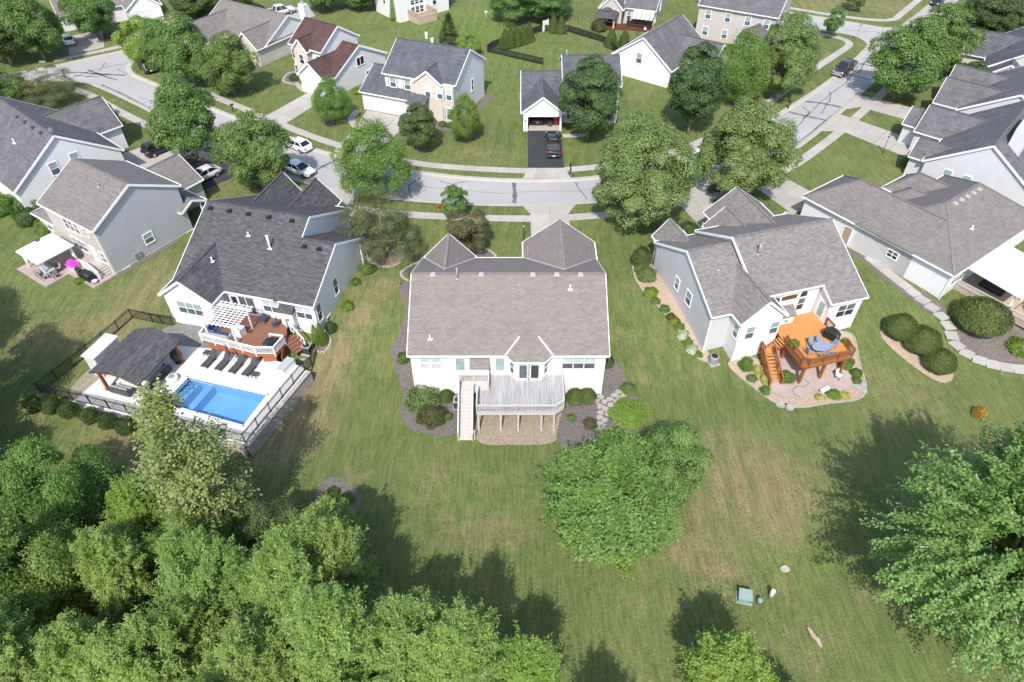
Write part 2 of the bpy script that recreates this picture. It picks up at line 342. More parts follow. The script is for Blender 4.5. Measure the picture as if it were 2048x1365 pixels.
ad = k.n('Attribute', attribute_name='dry').outputs['Fac']; al = k.n('Attribute', attribute_name='lush').outputs['Fac']
g = k.mix(k.math('MULTIPLY', k.ramp(k.math('ADD', al, k.ramp(f2, .3, .7, -.35, .35)), .2, .9), .75), g, (.11,.17,.04))
dd = k.ramp(k.math('ADD', k.math('MULTIPLY', ad, 1.0), k.math('ADD', k.ramp(f2, .3, .72, -.5, .4), k.ramp(f3, .3, .7, -.3, .3))), .1, 1.1)
g = k.mix(k.math('MULTIPLY', dd, .85), g, (.235,.185,.105))
big = k.ramp(k.noise(p, .28, 6, .7), .5, .78); g = k.mix(k.math('MULTIPLY', big, .7), g, (.215,.185,.088))
spk = k.ramp(k.noise(p, 1.7, 6, .75), .5, .75); g = k.mix(k.math('MULTIPLY', spk, .5), g, (.195,.175,.085))
wv = k.n('TexWave', wave_type='BANDS', bands_direction='X', i_Scale=.17, i_Distortion=1.2, i_Detail=1); k.l(k.map(p, (1,1,1), (0,0,R(4))), wv.inputs[0])
g = k.mix(k.math('MULTIPLY', k.math('MULTIPLY', k.ramp(wv.outputs['Fac'], .35, .65), k.ramp(k.noise(p, .07, 2), .45, .62)), .34), g, (.062,.098,.03))
hv = k.n('HueSaturation'); k.l(g, hv.inputs['Color']); k.l(k.math('ADD', k.ramp(f3, .28, .72, .5, 1.48), k.math('ADD', k.ramp(f4, .2, .8, -.28, .28), k.ramp(f5, .3, .7, -.26, .26))), hv.inputs['Value'])
k.col(hv.outputs[0]); k.rough(.95, .1); k.bump(k.math('ADD', f3, k.math('MULTIPLY', f4, .6)), .75, .10)
me.materials.append(k.m); tag(put('ground', me), kind='structure')
# ---- road
RZ = 2.09
k = N('street_concrete'); p = k.co()
a = k.mix(k.ramp(k.noise(p, .12, 6, .65), .3, .7), (.285,.28,.285), (.36,.35,.345)); a = k.mix(k.ramp(k.noise(p, 1.4, 5, .7), .5, .8, 0, .4), a, (.235,.23,.23))
k.col(k.mix(k.ramp(k.noise(p, 9, 3), .3, .7, 0, .25), a, (.31,.30,.295))); k.rough(.85, .25); STREET = k.m
road = tag(MB().add([(x, y, RZ) for x, y in ROAD1], [tuple(range(len(ROAD1)))]).build('street', STREET), kind='structure')
for nm, ln, sg in (('kerb', E_NEAR, 1), ('kerb', E_FAR, -1), ('kerb', E_NW, -1), ('kerb', E_NE, -1)):
    mb = MB(); P = np.array(ln); T = np.gradient(P, axis=0); T /= np.linalg.norm(T, axis=1)[:, None]; Nn = np.stack([-T[:, 1], T[:, 0]], 1)*sg
    k0 = 0
    for prof in [[(-.08, 1.6), (-.08, 2.214), (.42, 2.216), (.56, 2.13), (.78, 2.099), (.78, 1.9)]]:
        vs = []; m = len(prof)
        for pt, nn in zip(P, Nn):
            for d, z in prof: vs.append((pt[0]+nn[0]*d, pt[1]+nn[1]*d, z))
        fs = [((i*m+j), (i*m+j+1), ((i+1)*m+j+1), ((i+1)*m+j)) for i in range(len(P)-1) for j in range(m-1)]
        if sg < 0: fs = [f[::-1] for f in fs]
        mb.add(vs, [f[::-1] for f in fs])
    tag(mb.build(nm, CONC), kind='structure')
def ribbon(pts, w, z, name, mat, parent, jit=.25, seed=1):
    rng = random.Random(seed); P = np.array(resample(pts, .5) + [pts[-1]]) if len(pts) > 1 else None
    T = np.gradient(P, axis=0); T /= np.maximum(1e-6, np.linalg.norm(T, axis=1))[:, None]; vs = []; n = len(P)
    off = 0
    for i, (pt, t) in enumerate(zip(P, T)):
        off = off*.7+rng.uniform(-1, 1)*jit*.35; h = w/2*rng.uniform(.65, 1.3)
        nn = np.array([-t[1], t[0]]); a = pt+nn*(off+h); b = pt+nn*(off-h); vs += [(a[0], a[1], z), (b[0], b[1], z)]
    return MB().add(vs, [(2*i, 2*i+1, 2*i+3, 2*i+2) for i in range(n-1)]).build(name, mat, parent)
sd_ = 0
for pts, w in [([(.2,78.2),(.35,75),(.3,72.2)],.55),([(-26.6,78.6),(-25.6,81),(-23.2,84)],.45),([(41,98.2),(44,96.2),(47.4,94.4)],.5),([(44.4,101.6),(47.5,100.8),(50.7,98.9)],.55),([(55,111.5),(58.6,109.3)],.35),([(58,116.6),(61.4,114.6)],.35),
    ([(40,91.6),(42.1,94.2),(47.2,100.9),(53.6,108.2),(58.6,115.3),(63.7,122)],.16),([(37.4,85.2),(42.7,91),(49.1,98.2),(55.8,105.4)],.42),([(-65.9,107.6),(-60.4,103.6),(-53.8,98.2),(-46,91.5)],.3),([(-12.3,73.4),(-12.8,75),(-13.2,76.6),(-11.8,78.9)],.22),([(-7.6,74.6),(-7.4,75.6),(-7.9,77.2),(-5.4,77.8)],.16),
    ([(-7.9,77.2),(-9.4,77.9)],.14),([(8.2,77.6),(8.6,75.8),(9.4,73.6)],.18),([(-24,81),(-12,76.6),(-2,75),(9,75.6),(18,78.3)],.07),([(-40,91),(-30,84),(-24,81)],.07),([(18,78.3),(30,85.3),(40,94.2)],.09),
    ([(-76.7,111.4),(-72.2,112.4),(-67,111.6),(-63.4,111.2)],.5),([(-72,110),(-70,113),(-67,115.4),(-63.6,116.6)],.2),([(-70.6,113.4),(-66,110.4),(-64.2,109.4)],.4),([(-75,113.6),(-73,110.4),(-74,109)],.35),([(-69,116.5),(-68.5,113),(-69.5,110.4)],.18),([(-66,114),(-64.5,112.4),(-60,110)],.16),
    ([(-72,111.2),(-68,110.6),(-66.5,112)],.3),([(57,112),(60,116.6),(62.5,119),(64.8,124.5)],.22),([(60,118),(64.6,119.5),(66,124)],.16),([(46,97),(49,101.5),(50,105)],.16),([(43,95.5),(44.6,97.6),(44.2,99.6)],.2),([(33,82.8),(37,88.6),(39,91.5)],.1),([(19.2,76.8),(22.6,80),(23.2,83)],.25),([(23,77.5),(27,82),(31.5,85)],.2),([(25,81),(29.5,81.4)],.12),
    ([(66,128),(70,131.4),(76,135),(82,141)],.14),([(62,131.5),(67,131),(71,128)],.14),([(-58,103),(-54,100.6),(-50,95.4)],.1),([(-44,94.6),(-41,90)],.1),([(-57,106.6),(-54.6,103),(-56.4,100.6)],.1)]:
    sd_ += 1; ribbon(pts, w, RZ+.005, 'tar_seal', TAR, road, .25 if w < .3 else .1, sd_)
# ---- sidewalks: one object for each slab
SLAB = MB().box(-.74, .74, -.65, .65, -.1, .022).mesh('walk_slab', CONC)
def sidewalk(pts, zz=None, name='sidewalk', w=1.3, mat=CONC, step=1.5, skip=None):
    root = tag(empty(name, (pts[0][0], pts[0][1], 2.2)), kind='structure'); P = resample(spline(pts), step)
    m = SLAB if (w == 1.3 and step == 1.5) else MB().box(-step/2+.01, step/2-.01, -w/2, w/2, -.1, .022).mesh('walk_slab', mat)
    for a, b in zip(P, P[1:]):
        if skip and skip(a): continue
        z = (2.2 if zz is None else (gz((a[0]+b[0])/2, (a[1]+b[1])/2)+zz))
        put('slab', m, root, ((a[0]+b[0])/2-pts[0][0], (a[1]+b[1])/2-pts[0][1], z-2.2), math.atan2(b[1]-a[1], b[0]-a[0]))
    return root
sidewalk([(-71.1,106.7),(-66,103.6),(-59.2,98.0),(-49,90.2),(-38,81.7),(-26.7,74.4),(-16.6,70.7),(-7.4,69.5),(2,69.1),(9,69.6),(16,71.0),(24,73.6),(30,76.4),(37,81.4),(43,87.2),(48.8,93.4),(57.5,103.5),(64,111.3),(74,124),(86,140)])
sidewalk([(-56,110.6),(-48,104.2),(-39,97.6),(-30,91.0),(-22.9,86.6),(-14.9,83.0),(-8.2,81.3),(1.7,80.3),(8,80.7),(18,83.2),(27.5,89.2),(38.9,100.4),(47.3,110.2),(57.6,121.3),(60.2,124.6),(59.6,127.4),(54,130.4),(44,134.6)])
sidewalk([(-78,117),(-70,122.8),(-63,128.4),(-52,138)], name='sidewalk'); sidewalk([(40,152),(56,143),(64.5,138.4),(72,136.6),(76,140.4),(84,150)])
def drive(pts, nx, ny, label, mat=CONC, z=2.229, th=.1, name='driveway', zf=None):
    # pts: near-left, near-right, far-right, far-left
    a, b, c, d = [np.array(p, float) for p in pts]; cx, cy = (a+b+c+d)/4; root = tag(empty(name, (cx, cy, 2.2)), label, kind='structure'); root.pop('label', None)
    for i in range(nx):
        for j in range(ny):
            def q(u, v):
                p_ = (a*(1-u)+b*u)*(1-v)+(d*(1-u)+c*u)*v; return p_
            g_ = .008/max(1, 1); u0, u1, v0, v1 = i/nx+g_*.4, (i+1)/nx-g_*.4, j/ny+g_*.25, (j+1)/ny-g_*.25
            pl = [q(u0,v0), q(u1,v0), q(u1,v1), q(u0,v1)]
            MB().prism([(p_[0]-cx, p_[1]-cy) for p_ in pl], z-2.2-th, z-2.2).build('slab', mat, root)
    return root
drive([(2.2,66),(6.9,66),(6.8,70.1),(2.2,70.1)], 2, 2, 'a'); drive([(2.2,60),(6.9,60),(6.9,66),(2.2,66)], 2, 2, 'a'); drive([(2.2,70.1),(6.8,70.1),(8.0,72.5),(1.2,72)], 2, 1, 'a')
drive([(2.1,81.0),(6.9,81.0),(7.0,91.4),(2.2,91.4)], 1, 1, 'b', ASPH, 2.226); drive([(1.4,78.4),(7.6,78.5),(6.9,81.0),(2.1,81.0)], 4, 1, 'b')
drive([(-22.9,91.0),(-17.2,88.4),(-14.6,95.2),(-21.8,98.2)], 3, 3, 'c'); drive([(-24.6,85.5),(-19.2,83.2),(-17.2,88.4),(-22.9,91.0)], 3, 2, 'c')
drive([(-36.9,95.4),(-33.4,92.9),(-28.4,102.9),(-31.6,105.0)], 2, 4, 'd'); drive([(-40,95.6),(-34.2,91.3),(-33.4,92.9),(-36.9,95.4)], 2, 1, 'd')
drive([(-25.2,66.5),(-19.6,65.2),(-18.8,71.4),(-23.4,73.0)], 2, 3, 'e'); drive([(-23.4,73.0),(-18.8,71.4),(-19.2,74.9),(-24.4,76.7)], 2, 1, 'e')
drive([(22.8,65.4),(27.2,67.2),(24.9,72.8),(20.8,71.4)], 2, 3, 'f'); drive([(20.8,71.4),(24.9,72.8),(24.6,76.7),(19.4,74.9)], 2, 1, 'f')
drive([(33.8,70.0),(38.8,73.4),(35.6,78.2),(31.2,75.6)], 2, 3, 'g'); drive([(31.2,75.6),(35.6,78.2),(33.8,81.8),(28.6,78.6)], 2, 1, 'g')
drive([(53.2,84.0),(57.2,88.0),(50.6,95.0),(47.2,91.4)], 2, 4, 'h'); drive([(47.2,91.4),(50.6,95.0),(48.6,97.0),(44.0,91.4)], 2, 1, 'h')
drive([(60.4,92.8),(63.4,96.6),(55.6,102.6),(52.8,99.2)], 2, 4, 'i'); drive([(52.8,99.2),(55.6,102.6),(54.0,103.5),(50.2,98.4)], 2, 1, 'i')
drive([(-81,128),(-76,131.5),(-72,123),(-76.5,119.4)], 2, 3, 'j'); drive([(-72,138),(-67,141),(-59,133),(-63,129.5)], 2, 3, 'k')
drive([(-46,76.6),(-40.8,73.4),(-34.0,81.0),(-38.6,84.6)], 1, 1, 'l', ASPH, 2.226); drive([(-53.6,84.2),(-47.6,79.6),(-41.4,87.6),(-46.4,91.8)], 2, 3, 'm')
drive([(76,109),(79,113),(69,119.5),(66,116.5)], 2, 3, 'n')
def path(pts, w, mat, z=.02, name='path', steps=None):
    return sidewalk(pts, z, name, w, mat, steps or 1.2)
path([(-31.6,104.4),(-33.2,105.6),(-34.4,108.2)], 1.1, CONC); path([(-22.4,92.4),(-23.8,95.4),(-22.9,98.6)], 1.0, CONC); path([(-1.6,57.8),(1.0,59.2),(2.4,61)], 1.2, CONC)
path([(33.6,70.4),(32.6,68.9),(33.6,67.6)], 1.2, CONC); path([(7.2,90.0),(11,90.2)], 1.0, CONC)
path([(39.6,61.4),(40.8,58.2),(42.4,54.6),(43.8,52.4),(44.2,50.6),(43.9,49.0),(45.3,47.2),(47.6,46.2),(51,45.8),(55,46.2)], 1.2, CONC, .13)
# ================================================================ house kit
import bmesh
def fixn(me):
    b = bmesh.new(); b.from_mesh(me); bmesh.ops.recalc_face_normals(b, faces=b.faces); b.to_mesh(me); b.free()
def closed(mb, name, mat, parent, kind=None):
    me = bpy.data.meshes.new(name); me.from_pydata(mb.v, [], mb.f); me.materials.append(mat); fixn(me); me.update(); auto_uv(me)
    return put(name, me, parent, kind=kind)
class House:
    def __init__(s, O, yaw, label, z0=0., name='house', cat='house', group='houses along the street'):
        s.z0 = z0; s.e = empty(name, (O[0], O[1], z0), R(yaw), label, cat, group)
    def wing(s, x0, x1, y0, y1, zb, ze, zr, ax, wm, rm, ends='gg', ovE=.35, ovG=.22, th=.15, ze1=None, tm=None, hip=1., walls=True, trim=TRIM, gut=True, fnd=0, rake=True, cap=True):
        z0 = s.z0; zb -= z0; ze -= z0; zr -= z0; ze1 = ze if ze1 is None else ze1-z0
        P = (lambda a, t, z: (a, t, z)) if ax == 'x' else (lambda a, t, z: (t, a, z))
        s0, s1, t0, t1 = (x0, x1, y0, y1) if ax == 'x' else (y0, y1, x0, x1)
        tm = (t0+t1)/2 if tm is None else tm
        h0 = (tm-t0)*hip if ends[0] == 'h' else 0; h1 = (tm-t0)*hip if ends[1] == 'h' else 0
        V = [(s0,t0,ze),(s1,t0,ze),(s0,t1,ze1),(s1,t1,ze1),(s0+h0,tm,zr),(s1-h1,tm,zr)]
        mb = MB(); vs = [P(*v) for v in V]+[P(v[0],v[1],v[2]-th) for v in V]
        F = [(0,1,5,4),(3,2,4,5),(6,7,11,10),(9,8,10,11),(0,1,7,6),(2,3,9,8)]
        for e, a, b, r in ((ends[0],0,2,4),(ends[1],1,3,5)):
            if e == 'h': F += [(a,b,r),(a+6,b+6,r+6),(a,b,b+6,a+6)]
            else: F += [(a,r,r+6,a+6),(r,b,b+6,r+6)]
        mb.add(vs, F); roof = closed(mb, 'roof', rm, s.e)
        m0 = (zr-ze)/(tm-t0); m1 = (zr-ze1)/(t1-tm)
        zf = lambda x, y: (lambda a, t: (ze+m0*(t-t0) if t < tm else ze1+m1*(t1-t)))(*((x, y) if ax == 'x' else (y, x)))
        if gut:
            g = MB()
            g.beam(P(s0,t0-.06,ze-.06), P(s1,t0-.06,ze-.06), .12, .13).build('gutter', trim, roof); g = MB(); g.beam(P(s0,t1+.06,ze1-.06), P(s1,t1+.06,ze1-.06), .12, .13)
            if ends[0] == 'h': g.beam(P(s0-.06,t0,ze-.06), P(s0-.06,t1,ze1-.06), .12, .13)
            if ends[1] == 'h': g.beam(P(s1+.06,t0,ze-.06), P(s1+.06,t1,ze1-.06), .12, .13)
            g.build('gutter', trim, roof, kind='stuff' if 'h' in ends else None)
        if rake:
            for e, sa, d in ((ends[0], s0, -.03), (ends[1], s1, .03)):
                if e == 'g':
                    g = MB(); q = .13
                    g.beam(P(sa+d,t0-.02,ze-q), P(sa+d,tm,zr-q), .06, .24); g.beam(P(sa+d,tm,zr-q), P(sa+d,t1+.02,ze1-q), .06, .24)
                    g.build('rake_board', trim, roof)
        if cap:
            g = MB(); g.beam(P(s0+h0,tm,zr-.005), P(s1-h1,tm,zr-.005), .26, .05)
            if ends[0] == 'h': g.beam(P(s0,t0,ze), P(s0+h0,tm,zr), .24, .04).beam(P(s0,t1,ze1), P(s0+h0,tm,zr), .24, .04)
            if ends[1] == 'h': g.beam(P(s1,t0,ze), P(s1-h1,tm,zr), .24, .04).beam(P(s1,t1,ze1), P(s1-h1,tm,zr), .24, .04)
            g.build('ridge_cap', rm, roof)
        if walls:
            a0 = s0+(ovG if ends[0] in 'gm' else (ovE if ends[0] == 'h' else 0)); a1 = s1-(ovG if ends[1] in 'gm' else (ovE if ends[1] == 'h' else 0))
            w0, w1 = t0+ovE, t1-ovE; q0 = ze+m0*ovE-th*1.1; q1 = ze1+m1*ovE-th*1.1; zp = zr-th*1.15
            mb = MB()
            if ends == 'hh':
                mb.add([P(a,t,z) for z in (zb, q0) for a, t in ((a0,w0),(a1,w0),(a1,w1),(a0,w1))], [(0,3,2,1),(4,5,6,7),(0,1,5,4),(1,2,6,5),(2,3,7,6),(3,0,4,7)])
            else:
                if ends[0] == 'h': pr0 = [(w0,zb),(w0,q0),(tm,q0),(w1,q1),(w1,zb)]
                else: pr0 = [(w0,zb),(w0,q0),(tm,zp),(w1,q1),(w1,zb)]
                pr1 = pr0 if ends[1] == ends[0] else ([(w0,zb),(w0,q0),(tm,zp if ends[1] != 'h' else q0),(w1,q1),(w1,zb)])
                mb.add([P(a0,t,z) for t, z in pr0]+[P(a1,t,z) for t, z in pr1], [(0,1,2,3,4),(5,6,7,8,9)]+[(i,(i+1)%5,5+(i+1)%5,5+i) for i in range(5)])
            closed(mb, 'wall', wm, s.e)
            if fnd:
                c = .025; b = [P(a,t,0)[:2] for a, t in ((a0-c,w0-c),(a1+c,w0-c),(a1+c,w1+c),(a0-c,w1+c))]
                MB().prism(b, zb, zb+fnd).build('foundation', FOUND, s.e)
            for sg, t in ((0, w0), (0, w1)):
                for a in (a0, a1):
                    pass
        roof['zf'] = 0; del roof['zf']
        return roof, zf
    def corner(s, x, y, zb, zt):
        MB().box(x-.06,x+.06,y-.06,y+.06,zb-s.z0,zt-s.z0).build('corner_board', TRIM, s.e)
    def spout(s, x, y, zb, zt):
        MB().box(x-.05,x+.05,y-.05,y+.05,zb-s.z0,zt-s.z0).build('downspout', TRIM, s.e)
    def win(s, x, y, z, ang, w, h, mode='dh', n=1): return window(s.e, x, y, z-s.z0, ang, w, h, mode, n)
    def door(s, x, y, zb, ang, w=.95, h=2.1, mat=None, glass=None): return door(s.e, x, y, zb-s.z0, ang, w, h, mat or DOORM, glass)
    def vents(s, roof, pts, mat=DGREY):
        ro, zf = roof
        for x, y in pts:
            put('roof_vent', VENT(mat), ro, (x, y, zf(x, y)+.06))
    def pipe(s, roof, x, y, h=.5, r=.06, mat=WHITEP):
        ro, zf = roof; z = zf(x, y)
        MB().tube([(x,y,z-.1),(x,y,z+h)], r, 8).tube([(x,y,z+h),(x,y,z+h+.08)], r*1.5, 8).obox((x,y,z+.02),(.42,.42,.06)).build('vent_pipe', mat, ro, True)
_vc = {}
def VENT(mat):
    if mat.name not in _vc:
        m = MB(); m.obox((0,0,.05),(.40,.40,.12)).obox((0,0,-.03),(.54,.54,.05)); _vc[mat.name] = m.mesh('roof_vent', mat)
    return _vc[mat.name]
_wc = {}
def window(par, x, y, z, ang, w, h, mode='dh', n=1):
    key = (round(w,2), round(h,2), mode, n)
    if key not in _wc:
        f = MB(); b = .10; d = -.06
        f.box(-w/2-b,w/2+b,d,.02,h/2,h/2+b).box(-w/2-b,w/2+b,d-.03,.02,-h/2-b,-h/2).box(-w/2-b,-w/2,d,.02,-h/2,h/2).box(w/2,w/2+b,d,.02,-h/2,h/2)
        panes = []; uw = w/n
        for i in range(n):
            a0 = -w/2+i*uw+(.04 if i else 0); a1 = -w/2+(i+1)*uw-(.04 if i < n-1 else 0)
            if i: f.box(-w/2+i*uw-.04,-w/2+i*uw+.04,d+.01,.02,-h/2,h/2)
            if mode in ('dh','dd','pl','du'):
                f.box(a0,a1,d+.02,.02,-.03,.03)
                mu, ml = {'dh': (PANE_U, PANE_L), 'dd': (PANE_L, PANE_D), 'pl': (PANE_W, PANE_W), 'du': (PANE_W, PANE_L)}[mode]
                panes += [(MB().box(a0,a1,-.022,.01,.03,h/2).mesh('pane', mu)), (MB().box(a0,a1,-.014,.01,-h/2,-.03).mesh('pane', ml))]
            else:
                mt = {'fx': PANE_D, 'fu': PANE_U, 'fl': PANE_L, 'fw': PANE_W, 'wm': PANE_T, 'sl': PANE_L}[mode]
                panes.append(MB().box(a0,a1,-.018,.01,-h/2,h/2).mesh('pane', mt))
        _wc[key] = (f.mesh('window', TRIM), panes)
    fm, pn = _wc[key]
    o = put('window', fm, par, (x, y, z), R(ang))
    for m in pn: put('pane', m, o)
    return o
def door(par, x, y, z, ang, w, h, mat, glass=None):
    f = MB().box(-w/2-.1,-w/2,-.05,.02,0,h+.1).box(w/2,w/2+.1,-.05,.02,0,h+.1).box(-w/2,w/2,-.05,.02,h,h+.1)
    o = put('door', f.mesh('door', TRIM), par, (x, y, z), R(ang))
    p = MB().box(-w/2,w/2,-.02,.01,.02,h)
    p.box(-w/2+.12,w/2-.12,-.035,-.02,.15,h*.42); 
    if not glass: p.box(-w/2+.12,w/2-.12,-.035,-.02,h*.5,h-.15)
    p.build('door_leaf', mat, o)
    if glass: MB().box(-w/2+.12,w/2-.12,-.036,-.015,.25 if glass is not PANE_U else .25,h-.15).build('pane', glass, o)
    MB().obox((w/2-.09,-.07,h*.47),(.05,.08,.12)).build('handle', GREYM, o)
    return o
def garage_door(par, x, y, z, ang, w, h, mat=None):
    m = MB().box(-w/2-.12,-w/2,-.06,.02,0,h+.12).box(w/2,w/2+.12,-.06,.02,0,h+.12).box(-w/2,w/2,-.06,.02,h,h+.12)
    o = put('garage_door', m.mesh('garage_door', TRIM), par, (x, y, z), R(ang)); nr = 4; nc = max(2, int(w/1.2))
    for r in range(nr):
        p = MB().box(-w/2,w/2,-.02,.01,r*h/nr+.012,(r+1)*h/nr-.012)
        for c in range(nc): p.box(-w/2+c*w/nc+.1,-w/2+(c+1)*w/nc-.1,-.032,-.02,r*h/nr+.09,(r+1)*h/nr-.09)
        p.build('door_panel', mat or DOORM, o)
    return o
# ---------------------------------------------------------------- decks and rails
def rail(par, p, q, h=1., mat=TRIM, post=1.8, gap=.13, bw=.045, ph=.1, pm=None, ends=(1,1), drop=0):
    p, q = Vector(p), Vector(q); d = q-p; L = d.length; n = max(1, round(L/post)); u = Vector((0,0,1))
    m = MB().beam(p+u*h, q+u*h, .13, .05).beam(p+u*(h-.09), q+u*(h-.09), .05, .07).beam(p+u*.11, q+u*.11, .05, .07); o = m.build('railing', mat, par)
    b = MB(); nb = int(L/gap)
    for i in range(1, nb): 
        c = p+d*(i/nb); b.beam(c+u*.1, c+u*(h-.06), bw, bw)
    b.build('balusters', mat, o, kind='stuff')
    for i in range(n+1):
        if (i == 0 and not ends[0]) or (i == n and not ends[1]): continue
        c = p+d*(i/n); MB().beam(c-u*drop, c+u*(h+.06), ph, ph).build('railing_post', pm or mat, par)
    return o
def decking(par, poly, z, mat, dirx=True, bw=.14, th=.04, rim=None, rh=.26):
    # real boards clipped to a convex-ish polygon by scan lines
    m = MB(); P = [(x, y) if dirx else (y, x) for x, y in poly]; lo = min(p[1] for p in P); hi = max(p[1] for p in P); y = lo
    def span(v):
        xs_ = []
        for (a, b), (c, d) in zip(P, P[1:]+P[:1]):
            if (b > v) != (d > v): xs_.append(a+(v-b)*(c-a)/(d-b))
        xs_.sort(); return [(xs_[i], xs_[i+1]) for i in range(0, len(xs_)-1, 2)]
    rr = random.Random(3)
    while y < hi-.01:
        for a, b in span(y+bw/2):
            dz = rr.uniform(-.003, .003)
            if dirx: m.box(a, b, y, y+bw-.012, z-th, z+dz)
            else: m.box(y, y+bw-.012, a, b, z-th, z+dz)
        y += bw
    m.build('decking', mat, par, kind='stuff')
    if rim:
        r = MB()
        for a, b in zip(poly, poly[1:]+poly[:1]): r.beam((*a, z-th-rh/2), (*b, z-th-rh/2), .06, rh)
        r.build('rim_joist', rim, par)
def stairs(par, p, q, width, z0, z1, mat, rm, n=None, solid=False, strm=None):
    """p: xy at the top, q: xy at the foot (centre line)"""
    p, q = Vector((*p, z1)), Vector((*q, z0)); n = n or max(2, round((z1-z0)/.19)); d = q-p; h = Vector((d.x, d.y, 0)); hl = h.length; h.normalize(); sd = Vector((-h.y, h.x, 0)); ang = math.atan2(h.y, h.x)
    run = hl/n
    tr = MB().box(-run/2+.005, run/2-.005, -width/2, width/2, -.04, 0).mesh('tread', mat); rs = MB().box(-.012, .012, -width/2+.02, width/2-.02, -.03, (z1-z0)/n-.03).mesh('riser', rm)
    for i in range(n):
        c = p+d*((i+.5)/n); z = z1-(z1-z0)*(i+1)/n+(z1-z0)/n
        c.z = z1-(z1-z0)*(i+.0)/n-(z1-z0)/n*.5
        put('tread', tr, par, c, ang)
        if not solid: continue
        put('riser', rs, par, c-h*(run/2), ang)
    for s_ in (-1, 1):
        MB().beam(p+sd*(s_*(width/2+.03))-Vector((0,0,.2)), q+sd*(s_*(width/2+.03))-Vector((0,0,-.02)), .05, .28).build('stringer', strm or rm, par)
    return p, q, sd
# ================================================================ H1: the white ranch in the middle
h = House((-9.28,42.69), 0, 'white ranch house with taupe shingle roof and weathered deck, centre of the picture')
r1 = h.wing(0,17.9,0,14.34,-.5,5.4,9.0,'x',SID_W,RF1)
rg = h.wing(10.45,18.02,8.6,17.3,1.8,5.32,8.2,'y',SID_W,RF1,'ng',walls=True)
rf = h.wing(.25,5.5,8.7,14.75,1.8,5.32,8.15,'y',SID_W,RF1,'ng')
vf = MB()
for a, b in (((10.5,14.35,5.42),(14.23,8.72,8.24)),((17.9,14.2,5.42),(14.23,8.72,8.24)),((.3,14.2,5.46),(2.87,8.85,8.18)),((5.45,14.2,5.46),(2.87,8.85,8.18))):
    vf.beam((a[0],a[1],a[2]+.03),(b[0],b[1],b[2]+.03),.16,.05)
vf.build('valley_flashing', VENTG, r1[0])
m = MB(); m.add([(9.4,-.62,5.22),(12.2,-.62,5.22),(11.65,1.55,6.2),(9.95,1.55,6.2),(8.75,.0,5.43),(12.85,0,5.43),(9.4,-.62,5.08),(12.2,-.62,5.08),(8.75,0,5.2),(12.85,0,5.2)],
    [(0,1,2,3),(4,0,3),(1,5,2),(0,6,7,1),(4,8,6,0),(1,7,9,5),(6,8,9,7)]); closed(m,'bay_roof',RF1,h.e)
vb = MB().beam((8.7,.02,5.46),(9.95,1.58,6.24),.13,.05).beam((12.9,.02,5.46),(11.65,1.58,6.24),.13,.05).beam((9.4,-.66,5.14),(12.2,-.66,5.14),.08,.12).beam((8.75,-.04,5.33),(9.4,-.64,5.14),.08,.12).beam((12.85,-.04,5.33),(12.2,-.64,5.14),.08,.12); vb.build('valley_flashing', TRIM, r1[0])
MB().prism([(9.05,.4),(9.6,-.35),(12.0,-.35),(12.55,.4)],2.5,5.15).build('bay_wall',SID_W,h.e)
window(h.e, 9.3,.05,3.9,-53.7,.5,1.5,'dd'); window(h.e, 12.3,.05,3.9,53.7,.5,1.5,'dd')
door(h.e, 10.28,-.35,2.68,0,.92,2.05,DOORM,PANE_L); door(h.e, 11.32,-.35,2.68,0,.92,2.05,DOORM,PANE_D)
h.win(1.98,.35,4.15,0,1.86,1.5,'pl',2); h.win(4.62,.35,3.95,0,.78,1.55,'fu'); h.win(4.62,.35,4.98,0,.78,.2,'fx'); h.win(6.35,.35,4.95,0,1.5,.28,'fu'); h.win(8.2,.35,3.95,0,.75,1.55,'fu'); h.win(8.2,.35,4.98,0,.75,.2,'fx')
h.win(15.28,.35,4.15,0,2.9,1.45,'du',3)
fb = MB().box(5.6,7.15,-.3,.35,2.3,4.25).build('fireplace_box',SID_W,h.e); MB().add([(5.5,-.42,4.2),(7.25,-.42,4.2),(7.25,.4,4.95),(5.5,.4,4.95),(5.5,-.42,4.08),(7.25,-.42,4.08),(7.25,.4,4.08),(5.5,.4,4.08)],[(0,1,2,3),(0,4,5,1),(1,5,6,2),(3,7,4,0),(7,6,5,4)]).build('box_roof',RF1,fb); MB().obox((6.4,-.33,3.3),(.32,.08,.36)).obox((6.4,-.36,3.22),(.2,.06,.12)).build('flue_vent',GREYM,fb)
h.vents(r1,[(2.0,7.0),(6.45,7.0),(11.2,7.0),(13.4,7.0),(15.6,7.0)],VENTG); h.pipe(r1,4.25,6.7,1.15,.07,GREYM); h.pipe(r1,2.0,1.4,.4); h.pipe(r1,14.6,5.7,.45); h.spout(.28,.28,-.3,5.2); h.spout(17.6,.28,-.3,5.2); h.spout(.9,.3,-.2,2.2); h.spout(17.35,.3,-.2,2.2)
MB().obox((10.8,-.42,5.0),(.14,.12,.16)).build('wall_lamp',BLACK,h.e)
garage_door(h.e,14.2,17.08,2.3,180,4.9,2.2)
